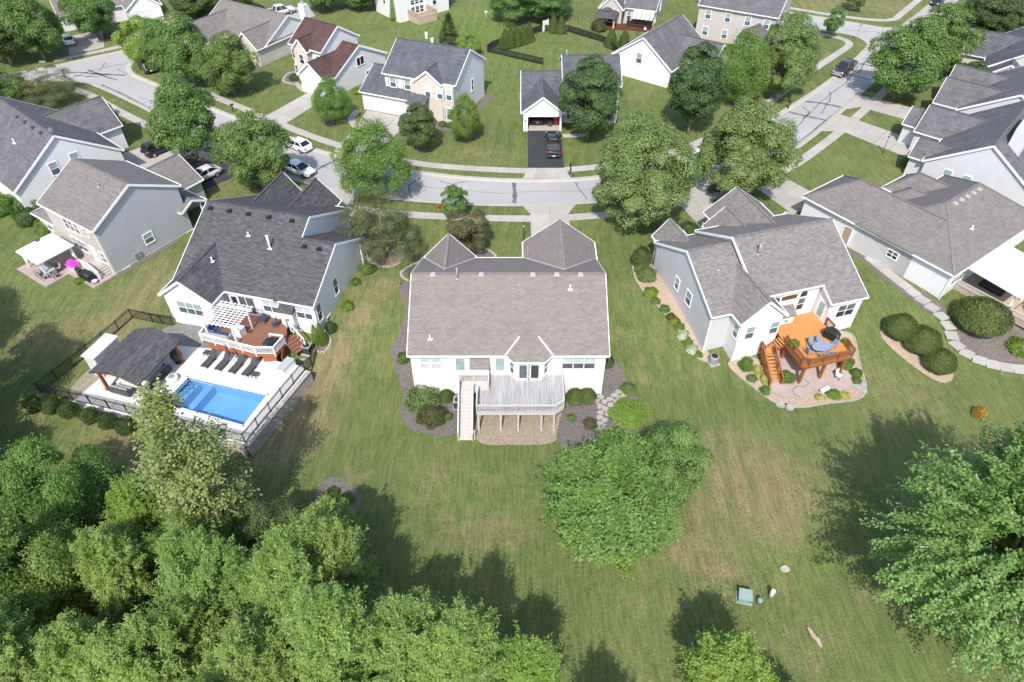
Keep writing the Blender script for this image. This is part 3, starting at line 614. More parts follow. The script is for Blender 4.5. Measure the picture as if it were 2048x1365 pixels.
# weathered deck with long stair
d = empty('deck',(0,40.5,0),0,'weathered grey timber deck with pale railing behind the central ranch house','deck')
dz = 2.62; DP = [(-3.05,-2.0),(3.75,-2.0),(4.5,-1.4),(4.5,2.5),(-2.1,2.5),(-2.1,.6),(-3.05,.6)]
decking(d,DP,dz,WGREY,False,.14,.04,WPALE)
for a, b, e in (((-3.05,-2),(3.75,-2),(1,0)),((3.75,-2),(4.5,-1.4),(1,1)),((4.5,-1.4),(4.5,2.45),(0,1)),((-3.05,-2),(-3.05,.2),(0,1)),((-2.1,.6),(-2.1,2.4),(1,1))): rail(d,(*a,dz),(*b,dz),.95,WPALE,1.7,.13,.045,.1,None,e)
decking(d,[(-4.75,.62),(-2.1,.62),(-2.1,1.7),(-4.75,1.7)],2.58,WPALE,True,.14,.04,WPALE); rail(d,(-4.7,1.66,2.58),(-2.15,1.66,2.58),.95,WPALE,1.3); rail(d,(-4.72,.62,2.58),(-4.72,1.64,2.58),.95,WPALE,1.2,ends=(0,0))
p_, q_, sd_v = stairs(d,(-4.1,.62),(-4.1,-3.0),1.1,0.0,2.58,WPALE,WPALE,14,True)
for s_ in (-1,1):
    o_ = sd_v*(s_*.62); rail(d, p_+o_, q_+o_, .92, WPALE, 2.0, .14, .045, .1)
for x in (-2.95,-1.0,.55,2.6,3.7): MB().box(x-.08,x+.08,-1.95,-1.79,-.3,dz-.3).build('deck_post',WPALE,d)
MB().box(-3.35,-3.23,-2.9,-2.78,-.2,1.2).build('stair_post',WPALE,d)
# ================================================================ H2: the house with the pool
h = House((-19.05,49.45), -14.8, 'white house with charcoal shingle roof beside the swimming pool', 0)
r2 = h.wing(-15.4,-3.7,0,16.8,.8,5.2,9.45,'x',SID_W,RF2,'gm'); MB().beam((-3.67,6.3,8.24),(-3.67,8.4,9.32),.06,.24).beam((-3.67,8.4,9.32),(-3.67,16.8,5.07),.06,.24).build('rake_board',TRIM,r2[0])
rr2 = h.wing(-4.2,0,0,12.2,.8,5.2,8.35,'x',SID_W,RF2,'ng',ze1=5.1,tm=6.2)
rw = h.wing(-15.5,-9.6,-2.1,5,.5,5.2,7.45,'y',SID_W,RF2,'gn')
h.wing(-14.8,-10.6,11.5,18.6,1.8,5.1,7.6,'y',SID_W,RF2,'ng'); h.wing(-10.9,-5.6,11.5,18.2,1.8,5.1,7.7,'y',SID_W,RF2,'ng')
h.vents(r2,[(-14.6,7.7),(-12.4,7.7),(-10.2,7.7),(-7.9,7.7),(-5.3,7.7)],BLACK); h.vents(rr2,[(-3.0,5.4),(-1.4,5.4)],BLACK); h.pipe(r2,-9.3,5.6,.35); h.pipe(r2,-6.5,4.7,1.5,.1); ro, zf = rw; h.pipe(rw,-11.7,2.2,.45)
h.win(-12.55,-1.88,3.85,0,2.7,1.5,'dh',3); h.win(-4.95,.35,3.95,0,1.75,1.5,'du',2); h.win(-1.35,.35,3.9,0,1.75,1.5,'du',2)
h.win(-7.7,.35,3.5,0,1.8,2.1,'sl',2); h.door(-9.0,.35,2.45,0,.85,2.05,None,PANE_D)
bo = MB().box(-3.75,-2.35,-.3,.35,2.2,4.2).build('fireplace_box',SID_W,h.e); MB().add([(-3.85,-.42,4.18),(-2.25,-.42,4.18),(-2.25,.4,4.8),(-3.85,.4,4.8),(-3.85,-.42,4.05),(-2.25,-.42,4.05),(-2.25,.4,4.05),(-3.85,.4,4.05)],[(0,1,2,3),(0,4,5,1),(1,5,6,2),(3,7,4,0),(7,6,5,4)]).build('box_roof',RF2,bo); MB().obox((-3.0,-.33,3.2),(.3,.08,.3)).build('flue_vent',GREYM,bo)
h.win(-.22,1.1,3.6,90,.75,2.0,'dd'); h.win(-.22,4.9,3.9,90,.75,1.9,'dd'); h.win(-.22,2.4,1.6,90,.8,.6,'fl'); h.corner(-.24,.36,.8,5.1); h.spout(-.5,.28,.9,5.1); h.spout(-9.4,.3,1,5.1)
for y in (10.9,12.0): MB().box(-.1,.05,y-.07,y+.07,1.9,5.0).build('porch_post',TRIM,h.e)
MB().box(-4,.9,11.85,13.4,1.8,2.35).build('porch_floor',CONC,h.e); MB().add([(-4.4,11.9,5.3),(1.0,11.9,5.3),(1.0,13.6,4.8),(-4.4,13.6,4.8),(-4.4,11.9,5.15),(1,11.9,5.15),(1,13.6,4.65),(-4.4,13.6,4.65)],[(0,1,2,3),(0,4,5,1),(1,5,6,2),(2,6,7,3),(3,7,4,0),(7,6,5,4)]).build('porch_roof',RF2,h.e)
# red-brown deck with pergola
d = empty('deck',(-19.05,49.45,0),R(-14.8),'red-brown deck with white railing between charcoal-roofed house and pool','deck'); dz = 2.4
DP = [(-10.2,-4.35),(-4.1,-4.75),(-2.35,-4.3),(-2.2,-2.6),(-3.6,.3),(-9.5,.3),(-9.5,-2.3),(-10.2,-2.4)]
decking(d,DP,dz,WRED,True,.15,.04,WSKIRT)
for i, (a, b) in enumerate(zip(DP[:6],DP[1:6])):
    if i == 3: rail(d,(-3.15,-.55,dz),(-3.55,.25,dz),.95,TRIM,1.8); rail(d,(-2.2,-2.6,dz),(-3.6,-2.75,dz),.95,TRIM,1.5); continue
    if i == 4: continue
    rail(d,(*a,dz),(*b,dz),.95,TRIM,1.55,.13,.045,.1,None,(1,0 if i < 2 else 1),.25)
rail(d,(-10.2,-4.35,dz),(-10.2,-2.45,dz),.95,TRIM,1.8,ends=(0,1))
sk = MB()
for a, b in zip(DP[:3]+[(-2.4,-2.7)],DP[1:3]+[(-2.4,-2.7)]): 
    if a != b: sk.beam((a[0]+.5,a[1]+.12,1.75),(b[0]-.12 if b[0] > -3 else b[0]+.1,b[1]+.12,1.75),.06,.8)
sk.build('skirt_panel',WSKIRT,d)
stairs(d,(-2.25,-1.7),(-.9,-2.4),1.3,1.35,2.4,WRED,WRED,5,True); rail(d,(-2.45,-.95,2.4),(-.75,-1.7,1.45),.95,TRIM,1.8,.5)
pg = empty('pergola',(-19.05,49.45,2.4),R(-14.8),'white slatted pergola standing on the red-brown deck','pergola')
for x, y in ((-9.6,-3.9),(-6.5,-4.0),(-9.5,-1.2),(-6.3,-1.6)): MB().box(x-.07,x+.07,y-.07,y+.07,0,2.25).build('post',TRIM,pg)
for y in (-3.95,-1.4): MB().box(-9.9,-5.9,y-.05,y+.05,2.1,2.28).build('beam',TRIM,pg)
for i in range(9):
    x = -9.75+i*.46; MB().box(x-.03,x+.03,-4.3,-.9,2.29,2.42).build('rafter',TRIM,pg)
for i in range(11):
    y = -4.2+i*.31; MB().box(-10.0,-5.8,y-.025,y+.025,2.425,2.47).build('slat',TRIM,pg)
# ================================================================ H6: grey house with the orange deck
h = House((18.7,47.7), 16.5, 'pale grey house with grey shingle roof behind the orange timber deck', 0)
ra = h.wing(0,5.2,-.05,12.6,-.5,5.5,8.75,'x',SID_L,RF6,'gn'); rb = h.wing(4.7,12.0,.25,12.6,-.5,6.45,9.45,'x',SID_W,RF6,'gn',tm=6.2,ze1=6.0); rc = h.wing(11.9,15.95,-1.65,12.6,-.5,5.5,9.42,'x',SID_W,RF6,'mg',tm=6.2,ze1=6.0); MB().beam((11.87,-1.67,5.37),(11.87,.22,6.31),.06,.24).build('rake_board',TRIM,rc[0])
rd = h.wing(2.05,7.05,-1.75,4.2,-.5,5.5,7.75,'y',SID_W,RF6,'gn'); h.wing(.4,4.0,9.6,13.9,1.8,5.3,7.2,'y',SID_L,RF6,'ng'); h.wing(8.0,15.2,8,16.6,1.8,5.2,7.9,'y',SID_W,RF6,'ng'); h.wing(6.6,11.5,8,14.2,1.8,5.2,7.3,'y',SID_W,RF6,'ng')
h.pipe(rb,6.6,4.2,1.2,.11,GREYM); h.pipe(ra,2.4,4.0,.4,.05,GREYM)
h.win(.22,7.1,4.0,-90,.75,1.35,'dh'); h.win(.22,4.6,4.05,-90,.95,1.5,'dh'); h.win(3.5,-1.53,3.95,0,.85,1.5,'dh'); h.win(6.1,-1.53,3.95,0,.85,1.5,'dh'); h.win(2.4,-.9,3.9,-90,.7,1.45,'dh')
h.win(14.2,-1.3,3.95,0,1.9,1.5,'dd',2); h.door(14.6,-1.3,.0,0,.95,2.05)
h.win(8.7,.6,5.35,0,1.75,.62,'wm'); h.win(10.3,.6,4.15,0,.75,1.5,'dd')
def arch(par,x,y,z,ang,w,hh,mat):
    f = MB(); pts = [(-w/2-.1,-hh/2)]+[(-(w/2+.1)*math.cos(t),hh/2-w/2+(w/2+.1)*math.sin(t)) for t in np.linspace(0,math.pi,13)]+[(w/2+.1,-hh/2)]; n = len(pts)
    f.add([(a,-.05,b) for a,b in pts]+[(a,.02,b) for a,b in pts],[tuple(range(n))]+[(i,i+n,(i+1)%n+n,(i+1)%n) for i in range(n)]); o = put('window',f.mesh('window',TRIM),par,(x,y,z),R(ang)); fixn(o.data)
    pts = [(-w/2,-hh/2+.05)]+[(-(w/2)*math.cos(t),hh/2-w/2+(w/2)*math.sin(t)) for t in np.linspace(0,math.pi,13)]+[(w/2,-hh/2+.05)]
    g = MB().add([(a,-.058,b) for a,b in pts]+[(a,-.03,b) for a,b in pts],[tuple(range(n)),tuple(range(2*n-1,n-1,-1))]+[(i,i+n,(i+1)%n+n,(i+1)%n) for i in range(n)]); fixn(g.build('pane',mat,o).data)
arch(h.e,10.3,.6,5.45,0,.75,.75,PANE_D); arch(h.e,7.25,.6,5.3,0,.8,.8,PANE_T)
h.door(12.12,-.35,2.72,-90,.9,2.05,None,PANE_U)
fb = MB().box(7.75,9.35,-.25,.6,2.4,3.75).build('fireplace_box',SID_W,h.e); MB().add([(7.65,-.37,3.7),(9.45,-.37,3.7),(9.45,.62,4.4),(7.65,.62,4.4),(7.65,-.37,3.58),(9.45,-.37,3.58),(9.45,.62,3.58),(7.65,.62,3.58)],[(0,1,2,3),(0,4,5,1),(1,5,6,2),(3,7,4,0),(7,6,5,4)]).build('box_roof',RF6,fb); MB().obox((8.5,-.28,3.1),(.32,.08,.3)).build('flue_vent',GREYM,fb)
for x, y in ((.24,.32),(2.42,-1.5),(15.7,-1.28)): h.corner(x,y,-.3,5.4)
MB().add([(4.72,1.2,7.1),(4.72,6.2,9.5),(4.72,6.2,9.32),(4.72,1.2,6.9),(4.66,1.2,7.1),(4.66,6.2,9.5),(4.66,6.2,9.32),(4.66,1.2,6.9)],[(0,1,2,3),(7,6,5,4),(0,4,5,1),(1,5,6,2),(2,6,7,3)]).build('rake_board',TRIM,h.e)
h6 = h
# orange deck
d = empty('deck',(18.7,47.7,0),R(16.5),'orange timber deck on tall posts behind the pale grey house','deck'); dz = 2.68
DP = [(7.1,-1.5),(7.0,-2.9),(6.85,-5.6),(7.35,-6.0),(12.0,-6.0),(12.2,-4.6),(12.2,-1.3),(12.05,.55),(7.1,.55)]
decking(d,DP,dz,WORANGE,True,.145,.04,WBROWN,.3)
for a, b, e in (((7.0,-2.6),(6.85,-5.6),(1,1)),((6.85,-5.6),(7.35,-6.0),(0,1)),((7.35,-6),(12,-6),(0,1)),((12,-6),(12.2,-4.7),(0,1)),((12.2,-2.6),(12.2,-1.5),(1,1))): rail(d,(*a,dz),(*b,dz),.95,WBROWN,1.5,.13,.04,.13,None,e)
for x, y in ((7.3,-5.7),(9.5,-5.75),(11.7,-5.75),(7.3,-2.6),(9.6,-2.6),(11.9,-2.6)): MB().box(x-.12,x+.12,y-.12,y+.12,-.3,dz-.3).build('deck_post',WBROWN,d)
decking(d,[(5.0,-2.7),(6.1,-2.7),(6.1,-1.9),(5.0,-1.9)],1.75,WORANGE,True,.145,.04,WBROWN,.2)
stairs(d,(7.0,-2.2),(6.0,-2.25),.95,1.75,dz,WORANGE,WBROWN,5); pA, qA, sA = stairs(d,(5.35,-2.6),(5.0,-5.3),1.05,0.05,1.75,WORANGE,WBROWN,9)
for s_ in (-1,1): rail(d, pA+sA*(s_*.6), qA+sA*(s_*.6), .95, WBROWN, 1.6, .14, .04, .12)
rail(d,(4.95,-2.6,1.75),(5.0,-1.9,1.75),.95,WBROWN,1.5); MB().box(4.95,5.1,-2.75,-2.6,-.2,1.7).build('stair_post',WBROWN,d)
# ================================================================ H3: grey two-storey house with gazebo patio
h = House((-42.9,58.1), -33, 'grey two-storey house with warm grey roof above the patio with white gazebo', 0)
r3 = h.wing(-10,0,0,10.8,1.5,7.9,10.75,'x',SID_G,RF3,fnd=.75)
h.wing(-14.2,-9.6,.3,7.2,1.5,5.0,6.6,'x',SID_B,RF3,'hn'); h.wing(-10.5,-3.4,8.5,15.6,1.8,5.2,7.6,'y',SID_B,RF3,'ng'); h.wing(-3.6,.3,9.5,13.0,1.9,5.0,5.9,'x',SID_B,RF3,'ng',walls=False)
MB().box(-9.76,-.24,.33,.349,2.25,7.75).build('rear_siding',SID_B,h.e)
for x in (-6.05,-5.1,-4.15): h.win(x,.33,6.55,0,.8,1.4,'dd')
h.win(-2.5,.33,6.7,0,.75,.95,'dd')
for x in (-6.3,-5.4,-4.5): h.win(x,.33,4.0,0,.8,1.3,'dh')
h.win(-1.2,.33,3.9,0,.9,1.3,'dh'); h.door(-2.9,.33,2.6,0,.95,2.05); h.win(-.22,5.2,4.0,90,1.0,1.15,'dh'); h.win(-12.0,.66,3.9,0,1.0,1.2,'dh'); h.pipe(r3,-3.4,4.0,.3,.06,GREYM); h.spout(-.45,.25,1.9,7.7); h.spout(-.3,10.4,2,7.7); MB().box(-.1,.02,12.2,12.35,2,4.9).build('porch_post',TRIM,h.e)
MB().lathe([(.02,0),(.55,.05),(.75,.18),(.72,.2),(.5,.1),(.02,.06)],16,(-12.2,2.2,5.75)).build('satellite_dish',GREYM,h.e,True)
for y in (1.6,6.6,10.0): h.win(-.215,y,1.95,90,.9,.32,'dd',2)
for y in (3.0,3.5): MB().obox((-.14,y,2.9),(.16,.3,.6)).build('utility_meter',GREYM,h.e)
# ================================================================ H4, H5: left edge
h = House((-49.4,79.6), -40, 'large white gabled house at the left edge behind the grey two-storey house', 2.0)
r4 = h.wing(-17,0,-13.4,0,1.8,5.6,10.2,'x',SID_W,RF8); h.wing(-13.5,-7,-6,3.4,2,5.4,8.6,'y',SID_W,RF8,'ng')
h.win(-.22,-5.6,6.6,90,.9,1.5,'dh'); h.win(-.22,-8.2,6.4,90,.9,1.5,'dh'); h.vents(r4,[(-2.5,-7.2),(-4.6,-7.2),(-6.8,-7.2),(-9,-7.2)],DGREY); h.pipe(r4,-6,-9.5,.5)
MB().obox((-.2,-6.7,8.8),(.08,.4,.5)).build('gable_vent',GREYM,h.e)
h = House((-72.5,90.5), -40, 'grey-roofed house cut off by the left edge below the intersection', 2.0); h.wing(-12,0,-9,0,2,5.2,8.2,'x',SID_L,RF8)
# ================================================================ right side
h = House((44.4,54.0), 35.5, 'white ranch with grey hip roof and low stepped walk, right of the orange deck', 0)
r7 = h.wing(0,18,0,11.4,-.3,5.4,9.0,'x',SID_W,RF3,'hh'); r7b = h.wing(0,8,4.5,18.4,1.2,5.4,8.1,'y',SID_W,RF3,'nh'); h.wing(9.5,14.5,7.5,14.2,1.8,5.3,7.5,'y',SID_W,RF3,'nh'); h.wing(7.2,11.5,8,12.9,1.8,5.3,6.9,'y',SID_W,RF3,'nh')
h.vents(r7,[(6.6,5.2),(7.8,5.2),(9,5.2),(10.2,5.2),(11.4,5.2)],VENTG); h.pipe(r7,6.5,2.6,.35); h.door(.35,12.0,2.4,-90,.9,2.0,DOORT); h.win(.35,6.5,4.0,-90,1.1,.8,'dd',2)
h.win(.35,6.6,1.55,-90,.8,.35,'fl',2); h.win(.35,2.2,1.5,-90,.8,.35,'fl',2); h.win(2.4,.35,4.0,0,2.2,1.5,'dd',3); h.win(9.0,.35,4.0,0,1.0,1.6,'dh'); h.spout(.3,.3,0,5.3)
d = empty('deck',(44.4,54.0,0),R(35.5),'tan deck with white awning roof behind the hip-roofed ranch, right edge','deck'); dz = 2.4
DP = [(3.0,-5.0),(9.5,-5.0),(9.5,.3),(3.0,.3)]; decking(d,DP,dz,WTAN,True,.15,.04,WTAN); decking(d,[(3.6,-7.6),(7.5,-7.6),(7.5,-5.1),(3.6,-5.1)],1.9,WTAN,True,.15,.04,WTAN)
for a, b in (((3.0,.2),(3.0,-5)),((3.0,-5),(3.7,-5)),((7.4,-5),(9.5,-5))): rail(d,(*a,dz),(*b,dz),.95,WPALE,1.8)
for a, b in (((3.6,-5.1),(3.6,-7.6)),((3.6,-7.6),(4.2,-7.6)),((5.6,-7.6),(7.5,-7.6))): rail(d,(*a,1.9),(*b,1.9),.95,WPALE,1.8)
pA, qA, sA = stairs(d,(4.9,-7.6),(4.9,-9.8),1.3,.25,1.9,WTAN,WTAN,8)
for s_ in (-1,1): rail(d, pA+sA*(s_*.75), qA+sA*(s_*.75), .95, TRIM, 2.0, .15)
for x, y in ((3.1,-4.9),(6.3,-4.9),(9.4,-4.9)): MB().box(x-.07,x+.07,y-.07,y+.07,-.2,4.9).build('deck_post',TRIM,d)
MB().add([(2.7,-5.4,4.95),(10,-5.4,4.95),(10,.1,5.32),(2.7,.1,5.32),(2.7,-5.4,4.8),(10,-5.4,4.8),(10,.1,5.15),(2.7,.1,5.15)],[(0,1,2,3),(0,4,5,1),(1,5,6,2),(2,6,7,3),(3,7,4,0),(7,6,5,4)]).build('awning_roof',TRIM,d)
h = House((51.5,77.6), 48, 'large pale gabled house with dark grey roof and two side windows at the right edge', 1.8)
r8 = h.wing(0,17,-12.8,0,1.6,5.2,9.5,'x',SID_L,RF8); h.wing(7.6,14.4,-7,3.6,1.8,5.1,7.7,'y',SID_L,RF8,'ng'); h.wing(.6,4.6,-5,1.8,1.8,4.9,6.8,'y',SID_L,RF8,'ng'); h.wing(9,13.5,-6,5.6,1.8,5.0,6.8,'y',SID_L,RF8,'ng')
h.win(.22,-3.2,4.2,-90,.9,1.5,'dh'); h.win(.22,-5.4,4.2,-90,.95,1.5,'dh'); MB().box(3,9,-9,-7.4,6,9.0).build('dormer',SID_L,h.e)
h = House((62.5,92.0), 50, 'dark grey roofed house with stepped gables beyond the pale gabled one', 1.9)
h.wing(0,15,-13,0,1.8,5.2,9.2,'x',SID_L,RF8); h.wing(.5,6.5,-6,3.2,1.8,5.1,7.9,'y',SID_L,RF8,'ng'); h.wing(7.5,12.5,-6,3.6,1.8,5.1,7.6,'y',SID_L,RF8,'ng'); h.wing(-2,3,-11,-4,1.8,5.2,7.0,'x',SID_L,RF8,'gn')
h = House((73.5,106.6), 58, 'slate-roofed house with one pale gable at the right edge beyond the dark grey roofs', 2.0)
h.wing(0,15,-11,0,1.8,5.2,8.8,'x',SID_C,RFS); h.wing(-2.8,2,-6.4,-.4,1.8,5.1,7.3,'x',SID_C,RFS,'gn'); h.wing(5,12,-5,3.5,1.8,5.1,8,'y',SID_C,RFS,'ng')
# ================================================================ across the street
h = House((-8.3,92.9), -22, 'grey-roofed two-storey house with pale brick front and three-car garage', 2.2)
h.wing(-11.8,0,1.0,11.6,2,7.8,11.0,'x',SID_W,RFS); h.wing(-6.4,-1.9,.35,5,2,7.8,9.5,'y',BRICK,RFS,'gn',ovE=.18,ovG=.18); MB().box(-7.0,-.2,.62,1.4,2,7.65).build('brick_front',BRICK,h.e).location.z = -2.2
h.wing(-15.3,-6.8,-.3,7.2,2,5.0,7.4,'x',SID_W,RFS,'gn',tm=4.6,ze1=5.6); 
for x in (-10.3,-7.9): h.win(x,1.35,6.55,0,.9,1.4,'dh')
for x in (-4.2,-2.3,-.9): h.win(x,.62 if x > -2 else .53,6.45,0,.8,1.5,'du')
for x in (-2.6,-1.0): h.win(x,.62,3.6,0,.85,1.7,'dh')
for x in (-10.95,-9.65,-8.55,-7.25): MB().box(x-.17,x+.17,1.31,1.35,3.6,5.1).build('shutter',SHUT,h.e)
for x in (-3.2,-1.62,-.42): MB().box(x-.14,x+.14,.57,.6,3.5,5.0).build('shutter',SHUT,h.e); 
for x in (-3.2,-2.0,-1.62,-.42): MB().box(x-.14,x+.14,.57,.6,.55,2.3).build('shutter',SHUT,h.e)
garage_door(h.e,-13.6,.05,0,0,2.5,2.2); garage_door(h.e,-9.6,.05,0,0,4.7,2.2)
MB().add([(-6.9,-1.5,2.9),(-4.0,-1.5,2.9),(-4.0,.65,3.7),(-6.9,.65,3.7),(-6.9,-1.5,2.75),(-4,-1.5,2.75),(-4,.65,3.5),(-6.9,.65,3.5)],[(0,1,2,3),(0,4,5,1),(1,5,6,2),(2,6,7,3),(3,7,4,0),(7,6,5,4)]).build('porch_roof',RFS,h.e); MB().box(-4.4,-4.2,-1.35,-1.15,0,2.8).build('porch_post',TRIM,h.e); h.win(-.22,7.0,5.5,90,.7,1.6,'dd')
h = House((-27.1,102.9), -33, 'white two-storey house with maroon roof and planted front bed', 2.2)
h.wing(-6.8,0,0,12.3,2,5.0,8.1,'x',SID_W,RFM); h.wing(-10.2,-3.2,1.1,9.8,2,7.9,10.6,'x',SID_W,RFM); h.wing(-8.7,-5.4,.3,5,2,7.7,9.4,'y',BRICK,RFM,'gn',ovE=.18,ovG=.18); h.wing(-6.3,-.7,-1.6,5,2,5.0,7.2,'y',SID_W,RFM,'gn')
for x in (-9.6,-7.0,-4.2): h.win(x,1.45 if x != -7.0 else .48,6.3,0,.9,1.4,'dd')
h.win(-9.6,1.45,3.7,0,.9,1.6,'dd'); garage_door(h.e,-3.5,-1.38,0,0,4.6,2.2); h.win(-.22,6.2,5.6,90,1.6,1.2,'fx',2); h.win(-.22,7.6,3.1,90,.9,1.0,'fx')
h = House((-41.1,115.5), -31, 'white ranch with grey roof and brick front gable beside the maroon-roofed house', 2.2)
h.wing(-16,0,0,13,2,5.0,8.3,'x',SID_W,RF3); h.wing(-5.4,.05,-1.6,7,2,5.0,7.4,'y',BRICK,RF3,'gn',ovE=.2); h.wing(-17,-9.5,-4,6,2,5.0,7.5,'y',SID_W,RF3,'gn'); h.win(-2.7,-1.38,3.7,0,.9,1.6,'dd'); h.win(-.22,3,3.4,90,.8,1.0,'dd')
MB().box(-.5,.7,9.6,10.6,0,6.9).build('chimney',SID_W,h.e); MB().box(-.2,.4,9.9,10.3,6.9,7.3).build('chimney_cap',GREYM,h.e)
# ---- house with the open garage: the garage block is built as separate walls so that one looks inside
h = House((7.2,92.0), 0, 'white house with slate roof and open garage across the street', 2.2)
h.wing(-.1,8.2,1.7,11.4,2,7.8,10.3,'x',SID_W,RFS); h.wing(-5.9,0,3.2,10.5,2,5.1,8.0,'x',SID_W,RFS,'gn',walls=False,tm=6.6); h.wing(-5.9,.1,-.8,6,2,5.05,7.35,'y',SID_W,RFS,'gn',walls=False)
z_ = -.2
for nm, b in (('wall',(-5.6,-5.4,-.55,10.2,z_,3.0)),('wall',(-.35,-.15,-.55,10.2,z_,3.0)),('wall',(-5.4,-.35,6.0,6.2,z_,5.0)),('garage_ceiling',(-5.4,-.35,-.3,6.0,2.85,2.95)),('front_jamb',(-5.6,-4.95,-.6,-.4,z_,3.0)),('front_jamb',(-.45,-.15,-.6,-.4,z_,3.0)),('garage_header',(-4.95,-.45,-.6,-.4,2.15,3.0))): MB().box(*b).build(nm,SID_W if nm != 'garage_ceiling' else DOORM,h.e)
MB().add([(-5.6,-.6,3.0),(-.15,-.6,3.0),(-2.9,-.6,5.05),(-5.6,-.4,3.0),(-.15,-.4,3.0),(-2.9,-.4,5.05)],[(0,1,2),(5,4,3),(0,3,4,1),(1,4,5,2),(2,5,3,0)]).build('gable_wall',SID_W,h.e); MB().box(-5.4,-.35,-.4,6,-.05,.05).build('garage_floor',CONC,h.e)
for x in (1.2,3.2,5.2,7.0): h.win(x,2.05,6.4,0,.85,1.4,'dh'); h.win(x,2.05,3.6,0,.85,1.5,'dh')
h.pipe((h.e.children[0],lambda x,y:10.25-2.2),.6,6.6,.6,.12,GREYM); MB().obox((-5.28,-.64,1.6),(.12,.1,.25)).build('wall_lamp',BLACK,h.e)
h = House((15.9,112.3), 53, 'white house with one broad gable and grey roof behind the open-garage house', 2.2)
h.wing(0,13,-11.2,0,2,5.0,9.0,'x',SID_W,RF8,fnd=.25); h.win(.22,-5.2,5.6,-90,.9,1.5,'dh'); MB().obox((.18,-5.6,8.0),(.06,.35,.35)).build('gable_vent',TRIM,h.e); h.wing(5,12,-15.5,-6,2,4.9,7.6,'y',SID_W,RF8,'gn')
h = House((45,120.9), -29, 'beige two-storey house with dark grey roof left of the far intersection', 2.2)
h.wing(-14,0,0,12,2,7.8,11.2,'x',SID_B,RF8); h.wing(-5.6,-.2,-4.2,4,2,4.9,6.4,'y',SID_B,RF8,'hn'); 
for x in (-12,-8.5,-5,-1.8): h.win(x,.35,6.4,0,.9,1.4,'dh')
h.win(-12,.35,3.6,0,.9,1.4,'dh'); h.win(-8.5,.35,3.6,0,.9,1.4,'dh'); h.win(-4.1,-3.85,3.4,0,.8,1.5,'dd'); h.win(-2.9,-3.85,3.4,0,.8,1.5,'dd'); h.win(-.22,7,6,90,.7,1.7,'dd'); h.win(-5.25,-2,3.5,-90,.8,1.5,'dd')
h = House((26.6,133.0), -19, 'beige ranch with grey roof, striped awning and dark red deck at the top', 2.2)
h.wing(-6.2,0,0,14,2,5.0,9.2,'x',SID_B,RF8); h.wing(-10.5,-5.8,-1.5,6,2,5.0,7.4,'y',SID_B,RF8,'gn'); h.wing(-10,-5.5,3,14,2,5.0,9.1,'x',SID_B,RF8,'gn'); h.win(-5,.35,3.6,0,.8,1.5,'dh'); h.win(-8.2,-1.28,3.4,0,.9,1.4,'dd'); h.win(-.22,1.5,3.4,90,1.2,1.5,'dd',2); h.win(-.22,6.5,4.0,90,1.2,1.5,'dd',2); arch(h.e,-8.2,-1.28,2.4,0,.9,.7,PANE_D); h.win(-2.6,.35,3.4,0,1.6,1.9,'sl',2)
dk = empty('deck',(26.6,133.0,2.2),R(-19),'dark red deck with black railing under the striped awning','deck'); decking(dk,[(-4.6,-3.2),(-.4,-3.2),(-.4,.2),(-4.6,.2)],.7,WDARK,True,.2,.04,WDARK,.6); decking(dk,[(-7.4,-3.6),(-4.7,-3.6),(-4.7,-1),(-7.4,-1)],.3,WDARK,True,.2,.04,WDARK,.25)
rail(dk,(-4.6,-3.2,.7),(-.4,-3.2,.7),.95,BLACK,1.4); rail(dk,(-.4,-3.2,.7),(-.4,.1,.7),.95,BLACK,1.6,ends=(0,1)); rail(dk,(-4.6,-3.2,.7),(-4.6,-1.4,.7),.95,BLACK,1.6,ends=(0,1))
aw = MB()
aw = empty('awning',(26.6,133.0,2.2),R(-19),'grey and white striped awning over the dark red deck','awning')
for i in range(10):
    x0 = -4.2+i*.4; MB().add([(x0,.35,2.75),(x0+.4,.35,2.75),(x0+.4,-2.6,1.95),(x0,-2.6,1.95),(x0,.35,2.72),(x0+.4,.35,2.72),(x0+.4,-2.6,1.92),(x0,-2.6,1.92)],[(3,2,1,0),(4,5,6,7),(0,1,5,4),(2,3,7,6),(1,2,6,5),(3,0,4,7)]).build('stripe',CANV if i%2 else GREYC,aw)
gb = empty('gazebo',(17.6,133.2,2.2),R(-19),'dark metal-roofed gazebo with pale posts beside the striped awning','gazebo')
for x in (-1.7,1.7):
    for y in (-1.4,1.4): MB().box(x-.12,x+.12,y-.12,y+.12,0,2.2).build('post',TANW,gb)
MB().lathe([(2.9,2.15),(2.8,2.3),(.9,2.95),(.85,2.75)],4,(0,0,0)).build('roof',DGREY,gb).rotation_euler = (0,0,R(45)); MB().lathe([(1.1,3.05),(.1,3.45)],4).build('roof_lantern',DGREY,gb).rotation_euler = (0,0,R(45)); MB().box(-2,2,-1.8,1.8,-.1,.35).build('platform',WDARK,gb)
h = House((-21.2,134.8), 40, 'tall white two-storey house with small deck at the top of the picture', 2.2)
h.wing(0,12,0,9,2,7.9,10.5,'x',SID_W,RF8); h.wing(2.5,5,-.01,3,2,7.8,9,'y',SID_W,RF8,'gn',walls=False)
for x in (3.4,4.4,5.4): h.win(x,.35,3.7,0,.8,1.3,'dd'); h.win(x,.35,5.2,0,.8,.8,'dd')
h.win(8.4,.35,4.6,0,.8,1.5,'dd'); h.win(.22,5.2,5.0,-90,.8,1.0,'dd')
